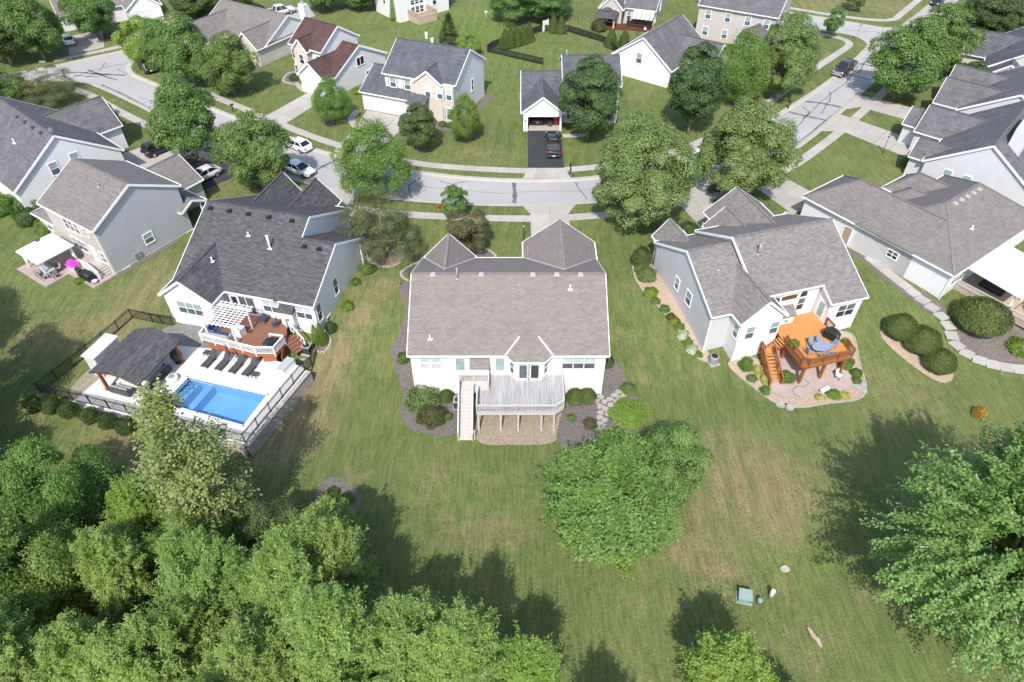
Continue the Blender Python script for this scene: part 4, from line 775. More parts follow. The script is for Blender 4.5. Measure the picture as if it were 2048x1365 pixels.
dk = empty('deck',(-21.2,134.8,2.2),R(40),'small tan deck against the tall white house at the top','deck'); decking(dk,[(2.2,-3.2),(6.4,-3.2),(6.4,.3),(2.2,.3)],1.1,WTAN,True,.2,.04,WTAN,1.0); rail(dk,(2.2,-3.2,1.1),(6.4,-3.2,1.1),.95,WTAN,2); rail(dk,(2.2,-3.2,1.1),(2.2,.2,1.1),.95,WTAN,2,ends=(0,1)); rail(dk,(6.4,-3.2,1.1),(6.4,.2,1.1),.95,WTAN,2,ends=(0,1))
h = House((-77.5,133.5), 33, 'white ranch with porch and wide garage door beyond the left intersection', 2.2)
h.wing(-6,5.5,0,9,2,5.0,7.6,'x',SID_W,RF3); h.wing(5,11.5,-3.4,8,2,5.0,7.4,'y',SID_W,RF3,'gn'); garage_door(h.e,8.2,-3.18,0,0,4.6,2.2); h.win(1.2,.35,3.5,0,1.5,1.4,'fx',2); h.win(-2.4,.35,3.5,0,1.5,1.4,'dd',2)
h = House((8.5,146), -35, 'white house at the top edge beyond the black picket fence', 2.2); h.wing(-9,0,0,9,2,7.8,10.2,'x',SID_W,RF8); h.win(-3,.35,3.8,0,1.3,1.5,'dd',2)
h = House((50,153), -29, 'white house at the top edge behind the far cross street', 2.2); h.wing(-8,4,0,10,2,5.2,8.2,'x',SID_W,RF8)
h = House((-46,152), -40, 'brown-roofed house at the top left beyond the parked silver pickup', 2.2); h.wing(-9,4,0,10,2,5.2,8.2,'x',SID_W,RFM)
# ================================================================ beds, pool, patios, fences
from mathutils.geometry import tessellate_polygon
def bed(pts, mat, dz=.035, name='mulch_bed', edge=None, ew=.22, smooth=True):
    P = pts+pts[:1]; C = [np.array(p, float) for p in pts]; n = len(C); out = []
    if smooth:
        for i in range(n):
            a, b, c, d = C[i-1], C[i], C[(i+1) % n], C[(i+2) % n]
            for k in range(5):
                t = k/5; out.append(.5*((2*b)+(-a+c)*t+(2*a-5*b+4*c-d)*t*t+(-a+3*b-3*c+d)*t**3))
    else:
        out = C
    bm = bmesh.new(); cx, cy = np.mean(out, 0); vs = [bm.verts.new((p[0], p[1], 0)) for p in out]; bm.faces.new(vs)
    bmesh.ops.triangulate(bm, faces=bm.faces[:]); bmesh.ops.subdivide_edges(bm, edges=[e for e in bm.edges if e.calc_length() > .8], cuts=3, use_grid_fill=True)
    bmesh.ops.triangulate(bm, faces=bm.faces[:])
    for v in bm.verts: v.co = (v.co.x-cx, v.co.y-cy, gz(v.co.x, v.co.y)+dz)
    bmesh.ops.recalc_face_normals(bm, faces=bm.faces)
    if bm.faces[0].normal.z < 0: bmesh.ops.reverse_faces(bm, faces=bm.faces)
    me = bpy.data.meshes.new(name); bm.to_mesh(me); bm.free(); me.materials.append(mat); auto_uv(me)
    o = tag(put(name, me, None, (cx, cy, 0)), kind='structure')
    if edge:
        m = MB(); rr = random.Random(5)
        for p in resample(out+out[:1], ew*1.25): m.obox((p[0]-cx, p[1]-cy, gz(*p)+.03+rr.uniform(-.02,.02)), (ew*rr.uniform(.8,1.1), ew*rr.uniform(.8,1.1), .18), rr.uniform(0,3))
        m.build('edging_stones', edge, o, kind='stuff')
    return o
bed([(-11.2,57.6),(-11.9,55.4),(-11.0,53),(-11.4,50),(-12.0,48.2),(-11.2,45.6),(-10.3,43.2),(-10.2,40.6),(-9.3,38.9),(-7.4,38.2),(-5.2,38.1),(-4.7,41),(-4.5,43),(-8.8,43.4),(-8.8,50),(-8.8,57.2)], MULCH)
bed([(9.6,47.6),(10.8,45.4),(11.4,43.4),(12.4,40.6),(11,38.8),(9.2,39.2),(7.8,37.6),(5.4,36.4),(4.2,37.2),(3.9,39),(4.5,42.8),(8.5,43.4),(8.5,47.4)], MULCH)
bed([(-3.0,37.4),(0,37.0),(3.4,37.2),(4.0,38.5),(4.3,43),(-2.4,43),(-3.4,41)], GRAV, .05, 'gravel_bed')
bed([(-10.4,60.4),(-8.4,61.0),(-9.2,57.4),(-11.0,57.2),(-12.0,58.6)], MULCH, .04, 'mulch_bed', EDGE, .25); bed([(-15.9,61),(-14.2,59.6),(-12.4,60.4),(-12.4,62.6),(-14.4,63.4),(-15.8,62.6)], MULCHB, .04, 'mulch_bed', EDGE, .28); bed([(-7.6,63.2),(-6.4,61.0),(-3.2,60.6),(-1.8,61.4),(-3.0,63),(-5.2,64)], MULCH, .04, 'mulch_bed', EDGE, .28)
bed([(13.7,61.2),(13.2,58.4),(13.9,55.4),(15.3,53.2),(16.7,50.6),(17.9,47.8),(18.8,46.9),(19.4,47.6),(17.4,53),(15.4,59.6)], MULCHB, .04, 'mulch_bed', EDGE, .16)
# sub-beds round the stamped patio (right neighbour)
def h6p(x, y): 
    a = R(16.5); return (18.7+x*math.cos(a)-y*math.sin(a), 47.7+x*math.sin(a)+y*math.cos(a))
bed([h6p(*p) for p in [(2.0,-1.8),(3.0,-5.0),(3.9,-7.2),(5.6,-8.3),(8.8,-8.7),(11.6,-9.0),(13.2,-7.9),(14.4,-5),(15.4,-2.2),(13,-1.6),(12.6,-5.6),(7,-5),(4.5,-1.7)]], MULCHB, .035, 'mulch_bed', EDGE, .16)
bed([h6p(*p) for p in [(4.4,-5.6),(5.0,-6.8),(6.6,-7.3),(8.2,-7.0),(9.2,-7.3),(10.6,-8.0),(11.9,-7.4),(12.7,-6.0),(12.2,-4.6),(12.2,-1.4),(7.3,-1.6),(6.4,-3.4)]], PINK, .11, 'stamped_patio')
bed([(38.6,60.6),(39.8,57.4),(41.4,54.6),(43.2,52.2),(44.6,52.6),(44,54.4),(39,61.6),(36.4,66),(35.4,65.6)], MULCH); bed([(44.8,50.4),(44.7,48.4),(46.4,47.2),(49.6,46.7),(54,47.0),(53,51),(49,53.4),(45.6,52.2)], MULCH, .04); bed([(37.0,49.8),(38.6,51.4),(40.6,50.0),(42.4,47.4),(42.5,45.2),(41.0,44.4),(39.0,46.4)], MULCHB, .03)
bed([(-15.4,33.6),(-13.8,33.0),(-12.4,31.6),(-13.0,30.2),(-15.4,29.6),(-16.4,31.6)], MULCH, .05)
bed([(-45.2,118.5),(-43.6,116.3),(-42.2,116.6),(-41.6,114.6),(-43,113.9),(-46,116.2),(-47,119.6)], MULCH, .04); bed([(-36.6,111.8),(-34,111.4),(-32.5,109.6),(-31.2,107.2),(-32.4,106.2),(-34.6,107.2),(-36.9,108.6)], MULCH, .04, 'mulch_bed', EDGE, .34)
bed([(-11.4,94.6),(-10.6,91.8),(-8.2,91.6),(-6.8,93.4),(-8.6,94)], MULCH, .04); bed([(-7.6,93.6),(-6.6,93.2),(-2.6,103.2),(-3.6,103.6)], MULCH, .04, smooth=False); bed([(-25.6,104.6),(-24.4,103.4),(-18,112),(-19.4,113)], MULCH, .04, smooth=False)
bed([(-26.2,94.6),(-25.8,93.2),(-26.6,93),(-27,94)], MULCH, .04); bed([(-12,86.4),(-12,85.2),(-13,85.2),(-13.1,86.3)], MULCH, .04)
bed([(7.6,79.9),(7.2,80.4),(8.6,79.5),(8.2,79.2)], MULCH, .04)
bed([(52.8,83.2),(52.2,81),(53.6,79.6),(54.8,81.2)], MULCH, .04); bed([(-42.8,57.6),(-42.2,58.2),(-38,64.6),(-38.8,65.2)], MULCH, .04, smooth=False)
bed([(-32.6,51),(-29.6,49.9),(-28.8,47.4),(-31.8,47.8),(-34.2,48.8),(-35,50.4)], GRAVG, .16, 'gravel_bed'); bed([(-29.8,50.2),(-28.0,48.8),(-27.4,47.2),(-28.8,47.2),(-30,48.6)], GRAV, .18, 'gravel_bed'); bed([(-40.6,42.2),(-38.8,40.7),(-36.8,42.6),(-38.6,46),(-40,45)], GRAV, .08, 'gravel_bed')
bed([(-19.9,48.6),(-18.6,47.9),(-18.1,49.2),(-18.8,50.4),(-19.6,49.9)], MULCH, .05, 'mulch_bed', EDGE, .25)
bed([(20.85,20.9),(21.1,20.75),(21.25,20.3),(21.45,20.1),(21.5,19.6),(21.3,19.5),(21.15,19.95),(20.95,20.2)], MULCHB, .08, 'bare_soil_patch'); bed([(20.2,25.4),(20.7,25.6),(20.9,25.2),(20.4,25.0)], EDGE, .1, 'bare_soil_patch')
# flagstone path and stepping stones
fp = tag(empty('flagstone_path',(9,42,0)),kind='structure'); rr = random.Random(9)
def stone_mesh(r):
    n = 8; ph = rr.uniform(0,6); pts = [(r*rr.uniform(.75,1.15)*math.cos(ph+2*math.pi*i/n), r*rr.uniform(.6,.95)*math.sin(ph+2*math.pi*i/n)) for i in range(n)]; return MB().prism(pts,-.06,.05).mesh('flagstone',FLAG)
for c in [(10.9,43.6),(10.5,43.0),(10.0,43.2),(10.1,42.5),(9.6,42.8),(9.7,42.0),(9.1,42.3),(9.1,41.6),(8.6,42.0),(8.3,42.6),(8.6,41.2),(8.1,41.5),(7.9,42.2),(8.7,40.6),(8.2,40.7),(8.0,40.1),(8.4,39.8),(7.9,39.4),(11.2,44.2),(10.6,43.8),(8.3,39.1),(7.8,38.7)]:
    put('flagstone',stone_mesh(.36),fp,(c[0]-9,c[1]-42,gz(*c)+.03),rr.uniform(0,6))
sp = tag(empty('stepping_stone_path',(-21,45.8,1.4)),kind='structure')
for c in [(-20.4,46.9),(-20.5,46.1),(-20.95,45.5),(-21.4,45.0)]: put('stepping_stone',stone_mesh(.36),sp,(c[0]+21,c[1]-45.8,gz(*c)-1.36+.03),0)
sw = tag(empty('stepping_stone_path',(25,43,0)),kind='structure')
for p in [(4.3,-7.6),(4.8,-8.0),(12.6,-8.2),(13.0,-7.6),(12.3,-7.6)]: c = h6p(*p); put('stepping_stone',stone_mesh(.5),sw,(c[0]-25,c[1]-43,gz(*c)+.05),0)
bd = bed([(8.5,40.6),(9.4,42.2),(11.6,42.4),(12.4,40.6),(11,38.8),(9.3,39.1)], MULCH, .045)
# ---- pool patio with a hole for the pool
PZ = 1.4; POOL = [(-30.4,44.0),(-22.2,41.7),(-23.4,37.9),(-31.6,40.6)]
PAT = [(-39.8,40.7),(-22.7,35.9),(-19.3,44.7),(-20.3,45.4),(-28.9,47.6),(-33.3,48.2),(-37.4,46.4)]
V3 = [Vector((x,y,0)) for x,y in PAT]; H3_ = [Vector((x,y,0)) for x,y in POOL]; tri = tessellate_polygon([V3,H3_]); al = PAT+POOL
m = MB(); cx, cy = -29.5, 42; vs = [(x-cx,y-cy,0) for x,y in al]
def ccw(t):
    a, b, c = [al[i] for i in t]; return t if (b[0]-a[0])*(c[1]-a[1])-(b[1]-a[1])*(c[0]-a[0]) > 0 else t[::-1]
m.add(vs,[tuple(ccw(tuple(t))) for t in tri]); n = len(PAT); m.add([(x-cx,y-cy,z) for z in (0,-1.6) for x,y in PAT],[(i,(i+1)%n,n+(i+1)%n,n+i) for i in range(n)])
tag(m.build('pool_patio',CONCW),kind='structure').location = (cx,cy,PZ)
pl = empty('swimming_pool',(cx,cy,0),0,'blue rectangular swimming pool set in a white concrete patio','swimming pool')
LIN = m_plain('pool_liner',(.27,.43,.62),.4,.06,.5,.4)
k = N('pool_water'); k.b.inputs['Base Color'].default_value = (.02,.10,.3,1); tr = k.n('BsdfTransparent'); tr.inputs[0].default_value = (.62,.82,.94,1); gl = k.n('BsdfGlossy', i_Roughness=.03); gl.inputs[0].default_value = (.9,.95,1,1); fr = k.n('Fresnel', i_IOR=1.33); ms = k.n('MixShader'); k.l(fr.outputs[0],ms.inputs[0]); k.l(tr.outputs[0],ms.inputs[1]); k.l(gl.outputs[0],ms.inputs[2]); k.l(ms.outputs[0],k.o.inputs[0])
bpn = k.n('Bump',i_Strength=.25,i_Distance=.03); k.l(k.noise(k.co(),3.2,2),bpn.inputs['Height']); k.l(bpn.outputs[0],gl.inputs['Normal']); k.l(bpn.outputs[0],fr.inputs['Normal']); WAT = k.m
pb = [(x-cx,y-cy) for x,y in POOL]; m = MB().add([(x,y,z) for z in (PZ-.002,-.1) for x,y in pb],[(i,4+i,4+(i+1)%4,(i+1)%4) for i in range(4)]+[(7,6,5,4)]); closed(m,'basin',LIN,pl)
for f in pl.children[0].data.polygons: f.flip()
lrp = lambda a,b,t: (a[0]+(b[0]-a[0])*t, a[1]+(b[1]-a[1])*t)
A_,B_,C_,D_ = pb
m = MB().add([(*p,PZ-.16) for p in (A_,B_,C_,D_)],[(3,2,1,0)]); o_ = m.build('water',WAT,pl); 
for f in o_.data.polygons: f.flip()
MB().prism([lrp(A_,B_,.01),lrp(A_,B_,.13),lrp(D_,C_,.13),lrp(D_,C_,.01)],-.05,.75).build('step',LIN,pl); MB().prism([lrp(A_,B_,.25),lrp(A_,B_,.31),lrp(D_,C_,.31),lrp(D_,C_,.25)],-.05,.85).build('bench',LIN,pl)
cp = MB()
for a,b in zip(pb,pb[1:]+pb[:1]): cp.beam((*a,PZ+.015),(*b,PZ+.015),.3,.05)
cp.build('coping',CONCW,pl)
rw_ = empty('retaining_wall',(-21,40,0),0,'tan block retaining wall along the outer edges of the pool patio','wall')
def blockwall(a,b,zt,name='block_courses'):
    m = MB(); a,b = np.array(a),np.array(b); L = np.linalg.norm(b-a); t = (b-a)/L; ang = math.atan2(t[1],t[0]); rr = random.Random(2)
    for c in range(9):
        z = zt-.17*(c+1); x = (c%2)*.22
        while x < L-.1:
            l = min(.44,L-x); p = a+t*(x+l/2)
            if z+.17 > gz(*(p+np.array([t[1],-t[0]])*.3))-.25: m.obox((p[0]+21+t[1]*(.02*c+rr.uniform(-.012,.012)),p[1]-40-t[0]*.02*c,z+.085),(l-.03,.3,.145),ang)
            x += .44
    m.build(name,BLOCKM,rw_,kind='stuff'); MB().beam((a[0]+21,a[1]-40,zt+.03),(b[0]+21,b[1]-40,zt+.03),.42,.07).build('cap_course',BLOCKM,rw_)
blockwall((-22.55,35.75),(-19.15,44.6),PZ+.02); blockwall((-39.9,40.55),(-22.7,35.72),PZ+.02)
def fence(pts, label, mat, h=1.25, zf=None, post=1.9, gap=.12, name='fence', cat='fence', solid=False, pw=.07):
    x0, y0 = pts[0]; f = empty(name,(x0,y0,zf(x0,y0)),0,label,cat); z0 = zf(x0,y0); pk = MB(); rl = MB()
    for a, b in zip(pts, pts[1:]):
        a, b = np.array(a, float), np.array(b, float); L = np.linalg.norm(b-a); n = max(1, round(L/post))
        for i in range(n):
            p, q = a+(b-a)*i/n, a+(b-a)*(i+1)/n; zp, zq = zf(*p)-z0, zf(*q)-z0
            MB().box(p[0]-x0-pw/2,p[0]-x0+pw/2,p[1]-y0-pw/2,p[1]-y0+pw/2,zp-.2,zp+h+.08).build('fence_post',mat,f)
            P_ = lambda t, z: (p[0]+(q[0]-p[0])*t-x0, p[1]+(q[1]-p[1])*t-y0, zp+(zq-zp)*t+z)
            for z in (h, h-.16, .12): rl.beam(P_(0,z),P_(1,z),.035,.045)
            m_ = max(2,int(L/n/gap))
            for j in range(1,m_): pk.beam(P_(j/m_,.05),P_(j/m_,h),(gap*.72 if solid else .022),(.02 if solid else .022))
    e = pts[-1]; MB().box(e[0]-x0-pw/2,e[0]-x0+pw/2,e[1]-y0-pw/2,e[1]-y0+pw/2,zf(*e)-z0-.2,zf(*e)-z0+h+.08).build('fence_post',mat,f)
    pk.build('pickets',mat,f,kind='stuff'); rl.build('fence_rails',mat,f,kind='stuff'); return f
pzf = lambda x, y: PZ if pip(np.array([x]),np.array([y]),[(-39.95,40.9),(-39.7,40.3),(-22.7,35.6),(-19,44.8),(-20,46)])[0] else gz(x,y)
fence([(-34.2,51.0),(-35.4,51.2),(-36.4,51.4),(-38.7,52.0),(-43.2,42.0),(-39.7,41.0),(-22.75,36.15),(-19.55,44.7),(-19.3,47.9)],'black metal picket fence enclosing the pool and the lawn beside it',BLACK,1.25,pzf)
fence([(5.2,115.2),(-4.3,120.9),(-3.4,122.8),(5.5,130.8),(10.3,130.6),(16.2,125.4),(18.4,119.5)],'black timber picket fence round the lawn across the street',BLACK,1.15,gz,2.2,.14,'fence','fence',True)
MB_ = empty('garden_gate',(6.2,131.0,2.2),R(40),'white garden gate panel in the black timber fence','gate'); MB().box(-.6,.6,-.03,.03,.05,1.9).build('gate_panel',TRIM,MB_); MB().box(-.7,-.6,-.05,.05,0,2).box(.6,.7,-.05,.05,0,2).build('gate_frame',TRIM,MB_,kind='stuff')
# ---- patio of the two-storey grey house
def h3p(x, y):
    a = R(-33); return (-42.9+x*math.cos(a)-y*math.sin(a), 58.1+x*math.sin(a)+y*math.cos(a))
pt = MB().prism([h3p(*p) for p in [(-10,-5.1),(-4.4,-5.1),(-4.4,-2.5),(0,-2.4),(0,.4),(-10,.6)]],1.2,2.24).build('paved_patio',PINK); tag(pt,kind='structure')
g = empty('gazebo',(*h3p(-7.3,-2.4),2.24),R(-33),'white canvas gazebo on the pink patio of the grey two-storey house','gazebo')
for x in (-1.75,1.75):
    for y in (-1.75,1.75): MB().box(x-.06,x+.06,y-.06,y+.06,0,2.2).build('post',TRIM,g)
cvs = MB(); ring = lambda s,z: [(-s,-s,z),(s,-s,z),(s,s,z),(-s,s,z)]
cvs.add(ring(2.05,2.2)+ring(1.5,2.55)+ring(.5,2.85)+ring(2.05,2.05),[(0,1,5,4),(1,2,6,5),(2,3,7,6),(3,0,4,7),(4,5,9,8),(5,6,10,9),(6,7,11,10),(7,4,8,11),(8,9,10,11)]+[(12+i,12+(i+1)%4,(i+1)%4,i) for i in range(4)]); cvs.build('canopy',CANV,g)
MB().obox((-.9,.1,2.77),(.5,.5,.04)).build('canopy_vent',DGREY,g); MB().obox((.9,.9,2.66),(.3,.25,.04)).build('canopy_vent',DGREY,g)
for x,y in ((-1.75,-1.75),(1.75,1.75),(1.75,-1.75),(-1.75,1.75)): MB().lathe([(.02,.5),(.16,1.0),(.07,1.4),(.18,2.1)],8,(x*.95,y*.95,0)).build('curtain',CANV,g,True)
st = empty('entry_steps',(*h3p(-2.0,.0),2.24),R(-33),'pale steps with white rail at the back door beside the gazebo','steps')
for i in range(4): MB().box(.1+i*.33,.43+i*.33,-1.25,.3,0,.52-i*.13).build('step',CONC,st)
MB().box(-1.4,.1,-1.25,.3,0,.6).build('landing',CONC,st); rail(st,(-1.4,-1.2,.6),(.1,-1.2,.6),.9,TRIM,1.5); rail(st,(.1,-1.2,.6),(1.5,-1.2,.1),.9,TRIM,1.5,ends=(0,1))
# ---- pavilion over the sofa
pv = empty('pavilion',(-34.3,44.05,PZ),R(-17.5),'timber pavilion with black shingle roof at the left end of the pool','pavilion')
for x in (-2.15,2.15):
    for y in (-2.5,2.5):
        MB().box(x-.12,x+.12,y-.12,y+.12,0,2.6).build('post',WBROWN,pv); MB().box(x-.17,x+.17,y-.17,y+.17,0,.25).build('post_base',WBROWN,pv); MB().beam((x,y,1.9),(x*.62,y,2.62),.12,.12).build('brace',WBROWN,pv)
for x in (-2.15,2.15): MB().box(x-.1,x+.1,-2.9,2.9,2.5,2.72).build('beam',WBROWN,pv)
for y in (-2.5,2.5): MB().box(-2.3,2.3,y-.1,y+.1,2.45,2.68).build('tie_beam',WBROWN,pv); MB().add([(-2.4,y-.06,2.66),(2.4,y-.06,2.66),(0,y-.06,3.45),(-2.4,y+.06,2.66),(2.4,y+.06,2.66),(0,y+.06,3.45)],[(0,1,2),(5,4,3),(0,3,4,1),(1,4,5,2),(2,5,3,0)]).build('gable_board',WBROWN,pv)
V = [(-2.6,-3,2.62),(2.6,-3,2.62),(-2.6,3,2.62),(2.6,3,2.62),(0,-3,3.55),(0,3,3.55)]; m = MB().add(V+[(x,y,z-.14) for x,y,z in V],[(0,4,5,2),(4,1,3,5),(6,10,11,8),(10,7,9,11),(0,6,10,4),(4,10,7,1),(2,8,11,5),(5,11,9,3),(0,2,8,6),(1,3,9,7)]); closed(m,'roof',RF2,pv)
fpl = empty('outdoor_fireplace',(-38.2,45.4,PZ),R(-17.5),'pale stone outdoor fireplace block left of the pavilion','fireplace'); MB().box(-.6,.6,-1.5,1.5,-.2,2.5).build('stone_body',STONE,fpl); MB().box(-.72,.72,-1.62,1.62,2.5,2.6).build('cap',CONCW,fpl); MB().box(.6,.62,-.6,.6,.4,1.2).build('firebox',BLACK,fpl)
# ================================================================ vehicles
def loft(secs):
    m = MB(); n = len(secs[0]); m.v = [p for s in secs for p in s]
    for i in range(len(secs)-1):
        for j in range(n):
            j2 = (j+1) % n; m.f.append((i*n+j, i*n+j2, (i+1)*n+j2, (i+1)*n+j))
    m.f.append(tuple(range(n))[::-1]); m.f.append(tuple((len(secs)-1)*n+j for j in range(n))); return m
def bodysec(x, zb, zt, hw):
    r = min(.12, (zt-zb)*.3); P = [(-hw*.86,zb),(hw*.86,zb),(hw,zb+r*1.2),(hw*1.0,zb+(zt-zb)*.55),(hw*.95,zt-r*.6),(hw*.80,zt),(-hw*.80,zt),(-hw*.95,zt-r*.6),(-hw,zb+(zt-zb)*.55),(-hw,zb+r*1.2)]
    return [(x, y, z) for y, z in P]
def wheel_set(root, xs_, y, r):
    t = MB().tube([(0,-.11,0),(0,.11,0)], r, 16).mesh('wheel', TYRE); rm = MB().tube([(0,-.118,0),(0,.118,0)], r*.62, 12).mesh('rim', RIM)
    for x in xs_:
        for s in (-1, 1): w = put('wheel', t, root, (x, s*y, r)); put('rim', rm, w)
def sedan(name, loc, ang, paint, label, group='cars parked on the street and drives', suv=False):
    root = empty(name, loc, R(ang), label, 'car', group); L = 2.32; H = 1.44 if not suv else 1.72; b = .98 if not suv else 1.08
    st = [(-L,.42,.78,.70),(-L+.1,.3,b-.06,.83),(-1.7,.24,b+.02,.90),(-.9,.22,b,.91),(.3,.22,b-.02,.91),(1.0,.22,b-.05,.90),(1.55,.24,b-.12,.89),(2.05,.28,b-.22,.82),(2.28,.36,.66,.66)]
    B_ = loft([bodysec(*s) for s in st]).build('body', paint, root, True)
    def ring(x, z, hw): return [(x,-hw,z),(x,hw,z)]
    x0, x1, x2, x3 = (-1.95,-1.15,.1,1.15) if not suv else (-2.1,-1.75,.15,1.05)
    zb = b-.05; hb, ht = .80, .62
    v = [(x0,-hb,zb),(x0,hb,zb),(x3,-hb,zb),(x3,hb,zb),(x1,-ht,H-.04),(x1,ht,H-.04),(x2,-ht,H-.04),(x2,ht,H-.04)]
    MB().add(v,[(0,4,5,1),(2,3,7,6),(0,2,6,4),(1,5,7,3),(4,6,7,5)]).build('windows', CARG, root)
    loft([[(x,-w,z-.05),(x,w,z-.05),(x,w,z),(x,w*.7,z+.03),(x,-w*.7,z+.03),(x,-w,z)] for x, w, z in ((x1-.12,.58,H-.05),(x1+.1,.66,H-.01),((x1+x2)/2,.67,H+.01),(x2-.05,.66,H-.02),(x2+.12,.60,H-.06))]).build('roof_panel', paint, root, True)
    for s in (-1,1):
        p = MB(); p.beam((x3,s*hb,zb),(x2,s*ht,H-.03),.07,.06).beam((x0,s*hb,zb),(x1,s*ht,H-.03),.12,.07).beam((-.45,s*(hb+.01),zb),(-.45,s*(ht+.01),H-.04),.07,.04); p.build('pillars', paint, root, kind='stuff')
        MB().obox((.82,s*.98,b+.02),(.16,.16,.12)).build('mirror', paint, root); MB().obox((2.14,s*.62,.70),(.22,.32,.12)).build('headlight', LAMP_W, root); MB().obox((-L+.03,s*.66,.80),(.12,.30,.14)).build('tail_light', LAMP_R, root)
        MB().beam((-.42,s*.925,.35),(-.42,s*.915,b-.04),.012,.02).beam((.75,s*.925,.35),(.75,s*.915,b-.04),.012,.02).build('door_seam', BLACK, root, kind='stuff')
    MB().obox((2.27,0,.48),(.06,.9,.16)).build('grille', BLACK, root); MB().obox((-L-.01,0,.62),(.03,.36,.12)).build('number_plate', WHITEP, root)
    wheel_set(root, (-1.4,1.42), .83, .33); return root
def pickup(name, loc, ang, paint, label, group='cars parked on the street and drives', cover=True):
    root = empty(name, loc, R(ang), label, 'pickup truck', group)
    st = [(-2.95,.5,1.05,.92),(-2.85,.42,1.12,.96),(-.95,.4,1.13,.97),(.95,.4,1.13,.97),(1.25,.4,1.16,.96),(2.5,.42,1.10,.94),(2.85,.48,1.02,.88),(2.95,.55,.85,.82)]
    loft([bodysec(*s) for s in st]).build('body', paint, root, True)
    v = [(-.95,-.86,1.08),(-.95,.86,1.08),(1.5,-.86,1.08),(1.5,.86,1.08),(-.8,-.70,1.82),(-.8,.70,1.82),(.75,-.70,1.82),(.75,.70,1.82)]
    MB().add(v,[(0,4,5,1),(2,3,7,6),(0,2,6,4),(1,5,7,3),(4,6,7,5)]).build('windows', CARG, root)
    loft([[(x,-w,z-.06),(x,w,z-.06),(x,w,z),(x,w*.8,z+.03),(x,-w*.8,z+.03),(x,-w,z)] for x, w, z in ((-.88,.70,1.83),(-.6,.74,1.87),(.5,.74,1.87),(.82,.70,1.82))]).build('roof_panel', paint, root, True)
    for s in (-1,1):
        MB().beam((1.5,s*.86,1.08),(.75,s*.7,1.82),.08,.07).beam((-.95,s*.86,1.08),(-.8,s*.7,1.82),.14,.08).beam((.2,s*.87,1.08),(.1,s*.72,1.82),.08,.05).build('pillars', paint, root, kind='stuff')
        MB().box(-2.85,-.98,s*.9-.07,s*.9+.07,1.05,1.28).build('bed_rail', paint, root); MB().obox((1.25,s*1.07,1.22),(.14,.24,.26)).build('mirror', paint, root); MB().obox((2.84,s*.7,.9),(.16,.3,.2)).build('headlight', LAMP_W, root); MB().obox((-2.93,s*.86,.95),(.08,.16,.34)).build('tail_light', LAMP_R, root)
    MB().box(-2.92,-2.8,-.86,.86,.8,1.28).build('tailgate', paint, root); MB().box(-2.8,-.98,-.84,.84,1.14,1.24 if cover else 1.16).build('bed_cover' if cover else 'bed_floor', DGREY, root); MB().obox((-3.02,0,.55),(.16,1.8,.16)).build('bumper', GREYM if not cover else DGREY, root); MB().obox((2.97,0,.8),(.06,1.1,.34)).build('grille', GREYM if not cover else BLACK, root); MB().obox((3.0,0,.52),(.14,1.8,.2)).build('bumper', GREYM, root); MB().obox((-3.12,0,.56),(.03,.34,.12)).build('number_plate', WHITEP, root)
    wheel_set(root, (-1.75,1.85), .86, .40); return root
sedan('white_sedan',(-29.5,86.6,RZ+.01),-35+180,CARW,'white sedan parked at the far kerb with its tail to the camera'); sedan('white_sedan',(-27.8,80.0,RZ+.01),-32,CARW,'white sedan at the near kerb under the left street tree')
sedan('silver_sedan',(-39.7,78.2,2.23),52+180,CARS,'silver sedan on the black driveway beside the grey two-storey house'); sedan('black_sedan',(-42.4,80.0,2.23),52+180,CARK,'black sedan on the black driveway behind the silver sedan'); sedan('black_suv',(-48.0,85.4,2.23),52,CARK,'black sport utility car on the drive of the large white gabled house',suv=True)
pickup('black_pickup',(5.6,86.2,2.24),90,CARK,'black pickup truck on the black driveway before the open garage'); pickup('dark_pickup',(54.8,112.4,RZ+.01),229,CARD,'dark brown pickup truck parked at the kerb of the right-hand street',cover=False)
sedan('silver_sedan',(24.0,83.2,RZ+.01),212,CARS,'silver sedan half hidden between the two big street trees'); pickup('silver_pickup',(-45.0,139.8,RZ+.01),38,CARS,'silver pickup truck parked at the very top of the picture',cover=False); sedan('black_sedan',(85.4,146.2,RZ+.01),230,CARK,'black sedan on the street at the top right'); sedan('white_sedan',(-79.2,125.2,2.23),125,CARW,'white sedan on the shaded drive at the top left'); sedan('black_sedan',(93,133.5,2.25),150,CARK,'black sedan parked near the right edge beyond the trees')
sedan('black_sedan',(3.7,95.0,2.28),90,CARK,'black sedan parked inside the open garage'); sedan('black_suv',(-60.4,113.0,2.24),128,CARK,'dark car half hidden under the trees by the stop sign',suv=True)
tc = empty('tool_chest',(6.35,93.4,2.25),0,'tall red tool chest inside the open garage','tool chest'); MB().box(-.32,.32,-.25,.25,.12,1.25).build('cabinet',REDP,tc)
for i in range(5): MB().box(-.28,.28,-.28,-.25,.2+i*.2,.37+i*.2).build('drawer',REDP,tc); MB().box(-.2,.2,-.3,-.28,.32+i*.2,.345+i*.2).build('handle',GREYM,tc)
wb = empty('wheeled_bin',(5.5,92.9,2.25),0,'dark grey wheeled bin inside the open garage','bin'); MB().add([(-.25,-.25,.1),(.25,-.25,.1),(.25,.25,.1),(-.25,.25,.1),(-.3,-.32,1.0),(.3,-.32,1.0),(.3,.32,1.0),(-.3,.32,1.0)],[(0,3,2,1),(4,5,6,7),(0,1,5,4),(1,2,6,5),(2,3,7,6),(3,0,4,7)]).build('bin_body',DGREY,wb); MB().obox((0,0,1.04),(.66,.7,.07),0,.06).build('lid',BLACK,wb)
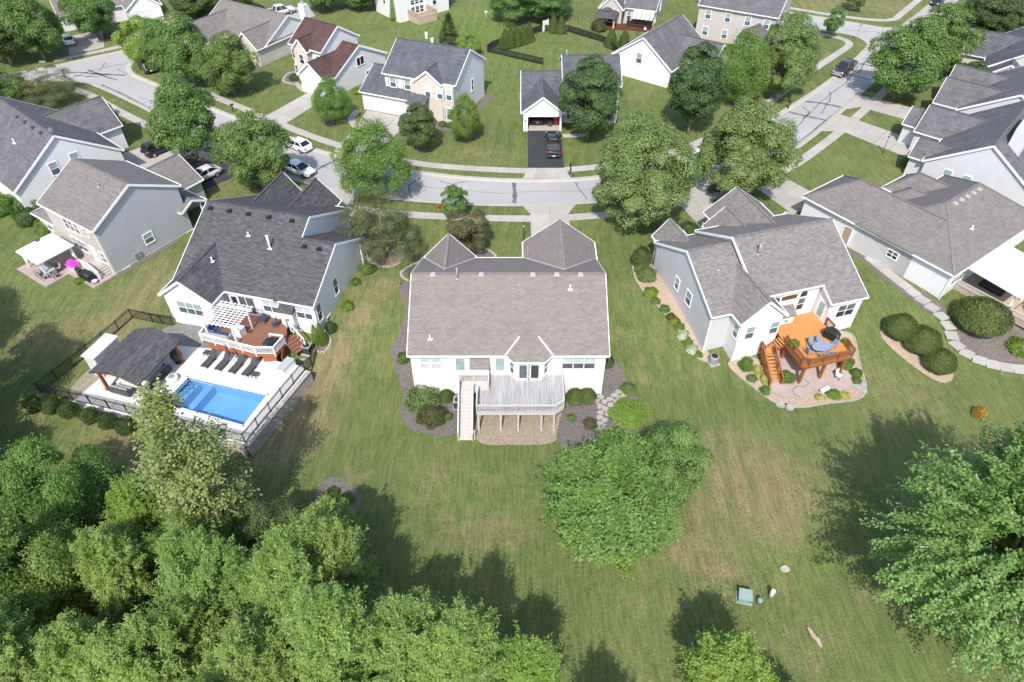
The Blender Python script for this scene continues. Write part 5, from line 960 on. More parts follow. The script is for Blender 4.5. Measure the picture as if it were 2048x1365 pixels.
# ================================================================ garden and street furniture
def mailbox(x, y, ang, label):
    r = empty('mailbox',(x,y,2.2),R(ang),label,'mailbox','mailboxes along the street'); MB().box(-.06,.06,-.06,.06,0,1.1).build('post',BLACK,r); m = MB().box(-.11,.11,-.26,.26,1.1,1.22); m.tube([(0,-.26,1.22),(0,.26,1.22)],.11,10); m.build('box',BLACK,r,kind='stuff'); MB().box(.12,.13,-.1,.0,1.2,1.38).build('flag',REDP,r)
mailbox(7.6,79.7,0,'black mailbox at the foot of the black driveway'); mailbox(-41.6,97.4,-35,'black mailbox on the grass verge before the maroon-roofed house'); mailbox(41.6,98.6,45,'mailbox on the verge below the parked dark pickup'); mailbox(-6.8,70.9,0,'mailbox on the verge beyond the central ranch house'); mailbox(-22.6,85.9,-28,'mailbox at the foot of the wide white driveway')
def lamp_post(x, y, label):
    z = gz(x,y); r = empty('lamp_post',(x,y,z),0,label,'lamp post','black garden lamp posts'); MB().lathe([(.1,0),(.06,.15),(.04,.25),(.035,1.9),(.05,2.0)],8).build('pole',BLACK,r); MB().lathe([(.07,2.0),(.12,2.35)],6).build('lantern',PANE_W,r); MB().lathe([(.16,2.35),(.05,2.5),(.02,2.6)],6).build('cap',BLACK,r)
lamp_post(1.3,64.4,'black lamp post beside the drive of the central ranch house'); lamp_post(21.6,65.0,'black lamp post beside the drive of the pale grey house'); lamp_post(-18.4,65.6,'black lamp post beside the drive of the charcoal-roofed house'); lamp_post(-38.4,75.0,'black lamp post beside the silver sedan'); lamp_post(50.5,85.0,'black lamp post on the lawn before the large pale gabled house')
ss = empty('stop_sign',(-63.0,113.6,2.2),R(50),'red octagonal stop sign at the left intersection','road sign'); MB().box(-.03,.03,-.03,.03,0,2.6).build('post',GREYM,ss)
def octo(r, y0, y1): 
    p = [(r*math.cos(R(22.5+45*i)), r*math.sin(R(22.5+45*i))) for i in range(8)]; return MB().add([(x,y0,2.35+z) for x,z in p]+[(x,y1,2.35+z) for x,z in p],[tuple(range(8)),tuple(range(15,7,-1))]+[(i,i+8,(i+1)%8+8,(i+1)%8) for i in range(8)])
o_ = octo(.44,-.05,-.035).build('sign_border',WHITEP,ss); fixn(o_.data); o_ = octo(.40,-.058,-.051).build('sign_plate',REDP,ss); fixn(o_.data)
fc = bpy.data.curves.new('sign_text','FONT'); fc.body = 'STOP'; fc.size = .3; fc.align_x = 'CENTER'; fc.align_y = 'CENTER'; fc.extrude = .002; to = bpy.data.objects.new('sign_text',fc); COL.objects.link(to); dg = bpy.context.evaluated_depsgraph_get(); tm_ = bpy.data.meshes.new_from_object(to.evaluated_get(dg)); bpy.data.objects.remove(to); tm_.materials.clear(); tm_.materials.append(WHITEP); t_ = put('lettering',tm_,ss,(0,-.062,2.35)); t_.rotation_euler = (R(90),0,0)
for (x,y,a,l) in ((-75,109.6,0,'green street name sign on a pole at the left intersection'),(61.8,126.0,30,'street name sign on a pole at the far right intersection')):
    sn = empty('street_sign',(x,y,2.2),R(a),l,'road sign'); MB().box(-.03,.03,-.03,.03,0,2.9).build('post',GREYM,sn); MB().box(-.5,.5,-.015,.015,2.65,2.88).build('sign_plate',GREEN_BOX,sn)
hy = empty('fire_hydrant',(-8.9,71.1,2.2),0,'small red fire hydrant on the verge beside the young street tree','hydrant'); MB().lathe([(.16,0),(.16,.06),(.11,.08),(.11,.5),(.15,.52),(.13,.6),(.04,.7)],10).build('barrel',REDP,hy,True); MB().tube([(-.2,0,.4),(.2,0,.4)],.06,8).build('outlets',REDP,hy)
def ac_unit(x, y, z, label, ang=0, rnd=False):
    r = empty('air_conditioner',(x,y,z),R(ang),label,'air conditioner','air conditioners beside the houses'); MB().box(-.5,.5,-.5,.5,-.1,.06).build('pad',CONC,r)
    if rnd: MB().lathe([(.42,.06),(.46,.1),(.46,.85),(.40,.95)],18).build('casing',GREYM,r); MB().lathe([(.33,.955),(.33,.97),(.1,.98)],18).build('fan_grille',BLACK,r)
    else:
        MB().box(-.4,.4,-.4,.4,.06,.9).build('casing',DGREY,r); MB().box(-.43,.43,-.43,.43,.9,.95).build('top_frame',GREYM,r); MB().lathe([(.32,.955),(.32,.965),(.1,.972)],18).build('fan_grille',BLACK,r)
        for i in range(6): MB().box(-.415,.415,-.415,.415,.16+i*.12,.19+i*.12).build('louvre',BLACK,r)
ac_unit(-4.95,41.5,0,'grey air conditioner beside the long deck stair of the central ranch',0); ac_unit(-20.1,47.9,gz(-20.1,47.9)+.05,'grey air conditioner beside the red-brown deck steps',-15); c = h6p(.6,-1.2); ac_unit(c[0],c[1],gz(*c)+.05,'round-cornered grey air conditioner at the pale grey house corner',16,True)
tb = empty('utility_box',(16.9,23.0,0),R(-12),'large green steel utility box on the lower lawn','utility box'); MB().box(-.75,.75,-.6,.6,-.1,.08).build('pad',GREYM,tb); MB().add([(-.62,-.5,.08),(.62,-.5,.08),(.62,.5,.08),(-.62,.5,.08),(-.62,-.5,.75),(.62,-.5,.75),(.62,.5,.95),(-.62,.5,.95)],[(0,3,2,1),(4,5,6,7),(0,1,5,4),(1,2,6,5),(2,3,7,6),(3,0,4,7)]).build('cabinet',GREEN_BOX,tb); MB().box(-.66,.66,-.56,.0,.70,.74).build('lid_lip',GREEN_BOX,tb); MB().obox((.5,-.52,.5),(.08,.05,.1)).build('lock',BLACK,tb); tb.scale = (.76,.76,.85)
up = empty('utility_pedestal',(17.95,22.75,0),0,'short dark round pedestal between the green utility box and the white marker','utility box'); MB().lathe([(.2,-.05),(.2,.4),(.17,.48),(.05,.5)],12).build('casing',GREEN_BOX,up,True); MB().lathe([(.24,-.05),(.24,.08)],12).build('base',DGREY,up)
wp = empty('utility_marker',(18.9,23.2,0),0,'white round-topped utility marker right of the green box','utility box'); MB().lathe([(.16,-.05),(.16,.8),(.13,.92),(.04,.97)],12).build('casing',WHITEP,wp,True); MB().lathe([(.18,-.05),(.18,.06)],12).build('base',DGREY,wp)
for i,(x,y,l) in enumerate([(-15.5,127.5,'white utility post on the striped lawn left of the conifer'),(-14.2,124.6,'low white utility post nearest the conifer on the striped lawn'),(-5.0,138.5,'grey utility box on the lawn at the top middle')]):
    r = empty('utility_post',(x,y,2.2),0,l,'utility box'); MB().box(-.2,.2,-.2,.2,0,.9).build('casing',WHITEP if i < 2 else GREYM,r); MB().box(-.24,.24,-.24,.24,.9,.98).build('cap',WHITEP,r)
# loungers by the pool
lg = empty('sun_lounger',(0,0,PZ))
for s_ in (-.32,.32): MB().box(s_-.025,s_+.025,-1.0,.45,.24,.30).build('side_rail',BLACK,lg)
MB().add([(-.3,-1,.34),(.3,-1,.34),(.3,-.45,.29),(-.3,-.45,.29),(.3,.35,.33),(-.3,.35,.33),(.3,.95,.85),(-.3,.95,.85)],[(0,1,2,3),(3,2,4,5),(5,4,6,7)]).add([(-.3,-1,.30),(.3,-1,.30),(.3,-.45,.25),(-.3,-.45,.25),(.3,.35,.29),(-.3,.35,.29),(.3,.95,.81),(-.3,.95,.81)],[(3,2,1,0),(5,4,2,3),(7,6,4,5)]).build('sling',CHAR,lg,kind='stuff')
for x,y in ((-.3,-.85),(.3,-.85),(-.3,.35),(.3,.35)): MB().box(x-.03,x+.03,y-.03,y+.03,0,.27).build('leg',BLACK,lg)
MB().obox((0,.86,.80),(.5,.2,.07),0,.7).build('headrest',CHAR,lg)
def h2p(x, y):
    a = R(-14.8); return (-19.05+x*math.cos(a)-y*math.sin(a), 49.45+x*math.sin(a)+y*math.cos(a))
for i, x in enumerate((-8.55,-7.1,-5.65,-4.25)):
    o = lg if i == 0 else copy_tree(lg); c = h2p(x,-5.95); o.location = (*c,PZ); o.rotation_euler.z = R(-20)
    tag(o,['leftmost charcoal sun lounger, nearest the side table by the pool','charcoal sun lounger just left of the folded parasol','charcoal sun lounger just right of the folded parasol','rightmost charcoal sun lounger by the pool'][i],'sun lounger','sun loungers in a row by the pool')
def parasol(x, y, z, mat, label):
    u = empty('folded_parasol',(x,y,z),0,label,'parasol','folded parasols'); MB().lathe([(.28,0),(.28,.08),(.06,.12)],12).build('base',WHITEP,u); MB().tube([(0,0,.1),(0,0,2.55)],.025,8).build('pole',GREYM,u); MB().lathe([(.05,.95),(.16,1.1),(.13,1.6),(.07,2.3),(.02,2.5)],9).build('canopy',mat,u)
c = h2p(-6.45,-5.6); parasol(*c,PZ,CHAR,'folded charcoal parasol standing among the sun loungers')
c = h3p(-7.2,-2.9); parasol(*c,2.24,SALMON,'folded salmon parasol under the white gazebo')
def stable(x, y, z, label):
    t = empty('side_table',(x,y,z),R(-20),label,'table'); MB().box(-.28,.28,-.28,.28,.38,.42).build('top',CHAR,t)
    for a in (-.24,.24):
        for b in (-.24,.24): MB().box(a-.025,a+.025,b-.025,b+.025,0,.38).build('leg',BLACK,t)
c = h2p(-9.35,-5.2); stable(*c,PZ,'small dark side table left of the sun loungers'); c = h2p(-3.4,-6.6); stable(*c,PZ,'small dark side table right of the sun loungers')
def sofa(x, y, z, ang, w, label, mat=GREYC, frame=DGREY, seats=3, fh=.3):
    s = empty('sofa',(x,y,z),R(ang),label,'sofa'); MB().box(-w/2,w/2,-.42,.42,.06,fh).build('frame',frame,s); MB().box(-w/2,w/2,.28,.42,fh,.78).build('backrest',frame,s)
    for q in (-1,1): MB().box(q*w/2-.07,q*w/2+.07,-.42,.42,.06,.6).build('armrest',frame,s)
    for i in range(seats):
        a = -w/2+.08+i*(w-.16)/seats; b = a+(w-.16)/seats-.02; MB().box(a,b,-.40,.2,fh,fh+.16).build('seat_cushion',mat,s); MB().obox(((a+b)/2,.2,fh+.36),(b-a-.02,.14,.42),0,-.15).build('back_cushion',mat,s)
sofa(-33.0,43.5,PZ,-107.5,3.0,'grey outdoor sofa under the pavilion facing away from the pool'); sofa(-35.6,42.0,PZ,162.5,2.0,'shorter grey outdoor sofa at the open end of the pavilion',seats=2)
def rtable(x, y, z, label):
    t = empty('round_table',(x,y,z),0,label,'table','round white tables by the pool'); MB().lathe([(.35,0),(.5,.1),(.55,.38),(.52,.44)],20).build('drum',WHITEP,t,True); MB().lathe([(.3,.445),(.28,.47),(.05,.48)],16).build('tray',GREYM,t,True)
rtable(-31.6,43.5,PZ,'round white drum table behind the pavilion post, farther from camera'); rtable(-32.3,41.8,PZ,'round white drum table nearest the pool corner under the tree')
ec = empty('egg_chair',(-31.9,45.9,PZ),R(30),'dark wicker egg chair under the pavilion edge','chair'); MB().lathe([(.1,.25),(.45,.45),(.55,.9),(.42,1.35),(.1,1.55)],14).build('shell',CHAR,ec,True); MB().lathe([(.4,0),(.35,.05),(.05,.25)],12).build('base',BLACK,ec)
sb = empty('storage_box',(*h2p(-1.0,-5.0),PZ),R(-14.8-8),'pale grey storage box on the patio beside the stepping stones','storage box'); MB().box(-.4,.4,-.85,.85,0,.7).build('bin_body',CANV,sb); MB().box(-.43,.43,-.88,.88,.7,.77).build('lid',SHUT,sb)
# on the red-brown deck
c = h2p(-8.7,-3.6); sofa(*c,2.4,-14.8+180,2.4,'navy cushioned sofa under the white pergola',NAVY,SHUT); c = h2p(-9.7,-2.7); sofa(*c,2.4,-14.8+90,1.6,'short navy cushioned sofa at the end of the pergola',NAVY,SHUT,2)
bx = empty('storage_cube',(*h2p(-7.0,-2.7),2.4),R(-14.8),'white cube cabinet under the pergola edge','cabinet'); MB().box(-.45,.45,-.4,.4,0,.85).build('body',WHITEP,bx); MB().box(-.48,.48,-.43,.43,.85,.9).build('lid',WHITEP,bx)
def chair(x, y, z, ang, label, mat=BLUESL, frame=GREYM, group=None, cat='chair'):
    r = empty('patio_chair',(x,y,z),R(ang),label,cat,group)
    for a in (-.24,.24):
        for b in (-.22,.22): MB().box(a-.02,a+.02,b-.02,b+.02,0,.42).build('leg',frame,r)
        MB().box(a*1.08-.02,a*1.08+.02,-.24,.24,.60,.63).build('armrest',frame,r)
    MB().box(-.25,.25,-.24,.24,.40,.44).build('seat',mat,r); MB().obox((0,.28,.72),(.5,.04,.6),0,-.22).build('backrest',mat,r); return r
c = h2p(-5.6,-.6); chair(*c,2.4,-20,'dark wicker chair by the house wall behind the pergola',NAVY,DGREY); c = h2p(-4.3,-.8); chair(*c,2.4,-60,'dark wicker chair beside the white box bay on the red-brown deck',NAVY,DGREY)
def grill(x, y, z, ang, label, covered=True):
    r = empty('grill',(x,y,z),R(ang),label,'grill','barbecue grills')
    if covered: loft([[(a,-.32*s,0.08),(a,.32*s,.08),(a,.36*s,.85),(a,.22*s,t),(a,-.22*s,t),(a,-.36*s,.85)] for a,s,t in ((-.75,.8,.92),(-.6,1,.98),(-.3,1.05,1.22),(.3,1.05,1.22),(.6,1,.98),(.75,.8,.92))]).build('cover',CHAR if False else BLACK,r,False); MB().tube([(-.5,-.3,.07),(-.5,.3,.07)],.08,8).build('wheel',TYRE,r)
    else:
        MB().box(-.3,.3,-.25,.25,.1,.75).build('cart',BLACK,r); MB().box(-.75,.75,-.25,.25,.8,.84).build('side_shelf',GREYM,r); loft([[(a,-.26,.84),(a,.26,.84),(a,.26,1.0),(a,.12,1.16),(a,-.12,1.16),(a,-.26,1.0)] for a in (-.4,.4)]).build('hood',BLACK,r)
c = h2p(-3.0,-3.6); grill(*c,2.4,35,'black covered grill in the corner of the red-brown deck'); c = h6p(11.5,-3.3); grill(*c,2.68,-45,'black covered grill on the orange deck'); c = h3p(-2.6,-2.0); grill(*c,2.24,-33,'black barrel grill beside the back steps of the grey house',False); c = h3p(-1.6,-1.9); grill(*c,2.24,-33,'dark covered grill near the patio corner of the grey house'); a7 = R(35.5); grill(44.4+6.3*math.cos(a7)+6.4*math.sin(a7),54+6.3*math.sin(a7)-6.4*math.cos(a7),1.9,-10,'black covered grill on the lower tan deck at the right edge')
sofa(44.4+5.6*math.cos(a7)+2.2*math.sin(a7),54+5.6*math.sin(a7)-2.2*math.cos(a7),2.4,-55,2.2,'dark sofa under the white awning roof at the right edge',DGREY,BLACK)
# dining table on the orange deck
tt = empty('dining_table',(*h6p(9.5,-4.6),2.68),R(16.5),'glass-topped oval table on the orange deck','table'); MB().lathe([(1.0,.70),(1.02,.72),(1.0,.74)],20,(0,0,0),1,.62).build('top',BLUESL,tt)
for x,y in ((-.6,-.3),(.6,-.3),(-.6,.3),(.6,.3)): MB().box(x-.025,x+.025,y-.025,y+.025,0,.71).build('leg',GREYM,tt)
for (x,y,a,l) in ((-.45,.85,0,'left one at the far long side'),(.4,.85,0,'right one at the far long side'),(-.4,-.85,180,'left one at the near long side'),(.45,-.85,180,'right one at the near long side'),(1.3,.1,-90,'at the end nearest the covered grill'),(-1.3,0,90,'at the end nearest the stair')):
    c = h6p(9.5+x,-4.6+y); chair(*c,2.68,16.5+a,'blue-grey sling chair on the orange deck, '+l,BLUESL,GREYM,'sling chairs round the deck table')
for (p,l) in (((9.0,-3.4),'dark patio chair in the shade under the orange deck'),((11.2,-6.3),'patio chair with patterned cushion beside the right deck post')): c = h6p(*p); chair(*c,gz(*c)+.08,40,l,DGREY if p[0] < 10 else CANV,BLACK)
bc = empty('garden_bench',(*h6p(9.0,-7.35),gz(*h6p(9.0,-7.35))+.08),R(30),'small white garden bench at the edge of the stamped patio','bench'); MB().box(-.5,.5,-.2,.2,.36,.42).build('seat',TRIM,bc); MB().box(-.4,-.32,-.18,.18,0,.36).build('leg',TRIM,bc); MB().box(.32,.4,-.18,.18,0,.36).build('leg',TRIM,bc)
hs = MB().tube([(*h6p(*p),gz(*h6p(*p))+.1) for p in [(7.9,-5.3),(8.3,-6.0),(7.6,-6.3),(7.0,-6.0),(6.3,-6.3),(6.1,-6.9),(6.5,-7.2)]],.03,6).build('garden_hose',BLACK); tag(hs,'dark garden hose lying across the stamped patio','hose')
pp = empty('planter',(*h6p(7.3,-3.4),2.68),0,'dark pot with bushy green fern on the orange deck','planter'); MB().lathe([(.16,0),(.22,.3),(.24,.34)],12).build('pot',BLACK,pp); PLANTER = pp
# gazebo patio: table, chairs, playhouse
tt = empty('dining_table',(*h3p(-6.2,-3.6),2.24),R(-33),'grey rectangular table on the pink patio below the white gazebo','table'); MB().box(-.95,.95,-.5,.5,.70,.74).build('top',SHUT,tt)
for x,y in ((-.85,-.4),(.85,-.4),(-.85,.4),(.85,.4)): MB().box(x-.03,x+.03,y-.03,y+.03,0,.70).build('leg',DGREY,tt)
for (x,y,a,l) in ((-.5,.85,0,'left one nearer the house'),(.5,.85,0,'right one nearer the house'),(-.5,-.85,180,'left one nearer the lawn'),(.5,-.85,180,'right one nearer the lawn'),(1.3,0,-90,'at the right end'),(-1.3,0,90,'at the left end')):
    c = h3p(-6.2+x,-3.6+y); chair(*c,2.24,-33+a,'grey patio chair at the table by the white gazebo, '+l,SHUT,DGREY,'chairs round the gazebo table')
ph = empty('playhouse',(*h3p(-4.6,-1.6),2.24),R(-20),'bright pink toy playhouse beside the white gazebo','playhouse'); MB().box(-.5,.5,-.4,.4,0,.75).build('walls',PALEP,ph)
MB().add([(-.6,-.5,.72),(.6,-.5,.72),(.6,.5,.72),(-.6,.5,.72),(-.3,-.2,1.15),(.3,-.2,1.15),(.3,.2,1.15),(-.3,.2,1.15)],[(0,1,5,4),(1,2,6,5),(2,3,7,6),(3,0,4,7),(4,5,6,7),(3,2,1,0)]).build('roof',PINKP,ph)
for x in (-.22,.22): MB().tube([(x,-.405,.48),(x,-.39,.48)],.12,12).build('window_hole',BLACK,ph)
cs = empty('cooler',(*h3p(-.5,-1.9),2.24),R(-33),'pale blue plastic tub at the patio corner by the grey wall','tub'); MB().lathe([(.22,0),(.3,.3),(.32,.33),(.27,.3),(.2,.05)],14).build('tub',PANE_W,cs,True)
# ================================================================ vegetation
LF_M = m_leaf('leaf_mid_green',(.068,.118,.030),(.112,.172,.046)); LF_D = m_leaf('leaf_dark_green',(.048,.080,.027),(.078,.112,.038)); LF_Y = m_leaf('leaf_yellow_green',(.122,.195,.036),(.172,.25,.056),.4)
LF_G = m_leaf('leaf_bright_green',(.086,.145,.032),(.130,.198,.048),.4,(.155,.20,.045)); LF_S = m_leaf('leaf_silver_green',(.085,.135,.038),(.145,.19,.068),.35); LF_F = m_leaf('leaf_fresh_silver',(.108,.168,.045),(.165,.235,.075),.38); LF_W = m_leaf('leaf_willow',(.132,.188,.046),(.195,.262,.074),.42,(.118,.168,.042))
LF_C = m_leaf('leaf_cottonwood',(.125,.160,.05),(.190,.215,.085),.35,(.175,.185,.055)); LF_R = m_leaf('leaf_bronze',(.062,.068,.028),(.098,.082,.038)); LF_O = m_leaf('leaf_olive',(.070,.082,.034),(.105,.115,.050)); LF_B = m_leaf('leaf_boxwood',(.055,.082,.022),(.09,.12,.032),.2)
LF_L = m_leaf('leaf_lime',(.105,.17,.024),(.155,.215,.036),.4); LF_GR = m_leaf('leaf_ornamental_grass',(.12,.16,.06),(.19,.225,.10),.3); FL_O = m_leaf('petal_orange',(.20,.12,.02),(.36,.20,.03),.2); FL_W = m_leaf('petal_white',(.16,.20,.11),(.40,.42,.35),.2); FL_Y = m_leaf('petal_yellow',(.20,.21,.05),(.34,.33,.12),.2)
def nrm(a): return a/np.maximum(1e-9, np.linalg.norm(a, axis=-1, keepdims=True))
def leaf_mesh(name, P, A, Bv, L, Wd, mat):
    n = len(P); L = np.broadcast_to(L, (n,))[:, None]; Wd = np.broadcast_to(Wd, (n,))[:, None]
    V = np.stack([P, P+A*L*.45+Bv*Wd*.5, P+A*L, P+A*L*.45-Bv*Wd*.5], 1).reshape(-1, 3)
    me = bpy.data.meshes.new(name); me.vertices.add(4*n); me.vertices.foreach_set('co', V.ravel().astype(np.float32))
    me.loops.add(4*n); me.loops.foreach_set('vertex_index', np.arange(4*n)); me.polygons.add(n)
    me.polygons.foreach_set('loop_start', np.arange(n)*4); me.polygons.foreach_set('loop_total', np.full(n, 4)); me.materials.append(mat); me.update(); return me
def sph(rg, n): return nrm(rg.normal(size=(n, 3)))
def leaves_on(rg, start, d, length, K, droop, nout, Ls, Ws, jit=.05, upn=.7, spread=.9):
    """K leaves along each twig"""
    T = len(start); s = np.linspace(.12, 1, K)[None, :, None]*length[:, None, None]
    P = start[:, None]+d[:, None]*s; P[..., 2] -= droop*(s[..., 0]**2); P = P+rg.normal(size=P.shape)*jit
    dd = np.broadcast_to(d[:, None], P.shape); no = np.broadcast_to(nout[:, None], P.shape)
    nn = nrm(np.array([0, 0, upn])+no*.5+rg.normal(size=P.shape)*.4)
    a = nrm(dd+rg.normal(size=P.shape)*spread); a = nrm(a-nn*(a*nn).sum(-1, keepdims=True)); b = np.cross(nn, a)
    f = lambda q: q.reshape(-1, 3); n = T*K
    return f(P), f(a), f(b), Ls*rg.uniform(.7, 1.25, n), Ws*rg.uniform(.7, 1.25, n)
def profile(kind, t):
    if kind == 'round': return np.sqrt(np.clip(1-(2*t-1)**2, 0, 1))**.85
    if kind == 'oval': return np.clip(np.sin(np.pi*np.clip(t, 0, 1)**.75), 0, 1)**.75
    if kind == 'cone': return np.clip(1-t, 0, 1)**.85*np.clip(t*9, 0, 1)
    if kind == 'spread': return np.sqrt(np.clip(1-(1.25*t-.35)**2*1.2, 0, 1))*np.clip(t*5+.2, 0, 1)
    if kind == 'column': return np.clip(t*4, 0, 1)**.6*np.clip((1-t)*2.2, 0, 1)**.7
def make_tree(seed, h, r, z0, kind, clumps, twigs, K, cr, Ls, Ws, leaf, bark=BARK, trunk=.18, droop=.0, outb=.7, upb=.3, jit=.05, lean=(0,0), lobes=12, lob=.28, inner=.25, bare=0, mode='clump', fea=0., vs=.82):
    rg = np.random.default_rng(seed); H = h-z0
    t = rg.uniform(.0, 1, clumps*6); w = profile(kind, t); keep = rg.uniform(0, 1, t.size) < np.maximum(w, .3); t = t[keep][:clumps]; n = len(t); az = np.arange(n)*2.39996+rg.uniform(-.35, .35, n)
    lv = sph(rg, lobes); dirs = np.stack([np.cos(az), np.sin(az), (t-.5)*1.6], 1); lf = 1-lob+2*lob*np.clip((nrm(dirs)@lv.T).max(1), 0, 1)**6
    u = np.where(rg.uniform(size=n) < inner, rg.uniform(.25, .7, n), rg.uniform(.78, 1., n)); rad = profile(kind, t)*r*lf*u
    C = np.stack([np.cos(az)*rad+lean[0]*t, np.sin(az)*rad+lean[1]*t, z0+t*H*(.94+.06*lf)], 1)
    cc = np.array([lean[0]*.4, lean[1]*.4, z0+H*.35]); out = nrm(C-cc)
    if mode == 'spray':
        idx = np.repeat(np.arange(n), twigs); T = len(idx); sz = np.repeat(rg.uniform(.7, 1.3, n), twigs)*cr
        oh = nrm(out*np.array([1, 1, .55])); st = C[idx]+rg.normal(size=(T, 3))*np.array([.30, .30, .16])*sz[:, None]-oh[idx]*sz[:, None]*.7
        d = nrm(oh[idx]*outb+sph(rg, T)*.42+np.array([0, 0, upb])); ln = sz*rg.uniform(.55, 1.25, T)
        P, A, B_, L_, W_ = leaves_on(rg, st, d, ln, K, droop, out[idx], Ls, Ws, jit, 1.0, .8)
    else:
        M = twigs*K; idx = np.repeat(np.arange(n), M); T = len(idx); szc = rg.uniform(.65, 1.35, n)*cr; sz = szc[idx][:, None]; o = out[idx]
        v = nrm(sph(rg, T)+o*outb+np.array([0, 0, upb])); lv2 = sph(rg, 40); bump_ = 1-.22+.44*np.clip((nrm(v+sph(rg, n)[idx]*.25)@lv2.T).max(1), 0, 1)**10
        rr_ = bump_*np.where(rg.uniform(size=T) < .14, rg.uniform(1.0, 1.0+jit*6, T), rg.uniform(1-jit*3, 1.04, T))
        P = C[idx]+v*(sz*rr_[:, None])*np.array([1, 1, vs]); nn = nrm(v*.9+np.array([0, 0, .35])+rg.normal(size=(T, 3))*.34)
        A = nrm((v*.5+np.array([0, 0, .55]))*fea+rg.normal(size=(T, 3))); A = nrm(A-nn*(A*nn).sum(-1, keepdims=True)*(1-.6*fea)); B_ = nrm(np.cross(nn, A)); P[:, 2] -= droop*sz[:, 0]*rr_**3
        L_ = Ls*rg.uniform(.7, 1.3, T); W_ = Ws*rg.uniform(.7, 1.3, T)
    crown = leaf_mesh('crown', P, A, B_, L_, W_, leaf)
    mb = MB(); top = np.array([lean[0]*.8, lean[1]*.8, z0+H*.75]); bnd = rg.normal(size=2)*.12*trunk*4
    pts = [(0,0,-.3),(bnd[0]*.4,bnd[1]*.4,z0*.6),(bnd[0]+lean[0]*.2,bnd[1]+lean[1]*.2,z0+H*.25),tuple(top)]; mb.tube(pts, [trunk*1.35, trunk, trunk*.7, trunk*.12], 8)
    lim = rg.choice(n, min(n, 16+bare), replace=False)
    for j in lim:
        q = C[j]; s0 = np.array(pts[1])*(1-.0)+(np.array(pts[2])-np.array(pts[1]))*rg.uniform(0, 1.); mid = (s0+q)/2+np.array([0, 0, .12*np.linalg.norm(q-s0)])
        mb.tube([tuple(s0), tuple(mid), tuple(q+out[j]*cr*.3)], [trunk*.42, trunk*.26, trunk*.06], 5)
    return mb.mesh('trunk', bark, True), crown
def make_shrub(seed, n, Ls, Ws, leaf, shape='ball', rough=.06, shell=.75):
    """unit shrub: radius 1, height 1 (from z = 0)"""
    rg = np.random.default_rng(seed); s = sph(rg, n); s[:, 2] = np.abs(s[:, 2]) if shape == 'dome' else s[:, 2]
    lv = sph(rg, 20); lf = 1-rough+2*rough*np.clip((s@lv.T).max(1), 0, 1)**8; u = np.where(rg.uniform(size=n) < .22, rg.uniform(.3, 1, n), rg.uniform(.86, 1.03, n))*lf
    P = s*u[:, None]
    if shape == 'cone': t = rg.uniform(0, 1, n)**1.4; az = rg.uniform(0, 6.283, n); rr_ = (np.clip(1-t, 0, 1)**.6)*np.clip(t*8+.35, 0, 1)*u*(1+.10*np.sin(az*5+t*9)); P = np.stack([np.cos(az)*rr_, np.sin(az)*rr_, t], 1)
    elif shape == 'ball': P[:, 2] = P[:, 2]*.5+.5
    out = nrm(P*np.array([1, 1, .6])+np.array([0, 0, -.2])+1e-6); nn = nrm(out+rg.normal(size=(n, 3))*.55+np.array([0, 0, .3])); a = nrm(np.cross(nn, rg.normal(size=(n, 3)))+ (np.array([0,0,.8]) if shape == 'cone' else 0)); b = np.cross(nn, a)
    return leaf_mesh('foliage', P, a, b, Ls*rg.uniform(.7, 1.3, n), Ws*rg.uniform(.7, 1.3, n), leaf)
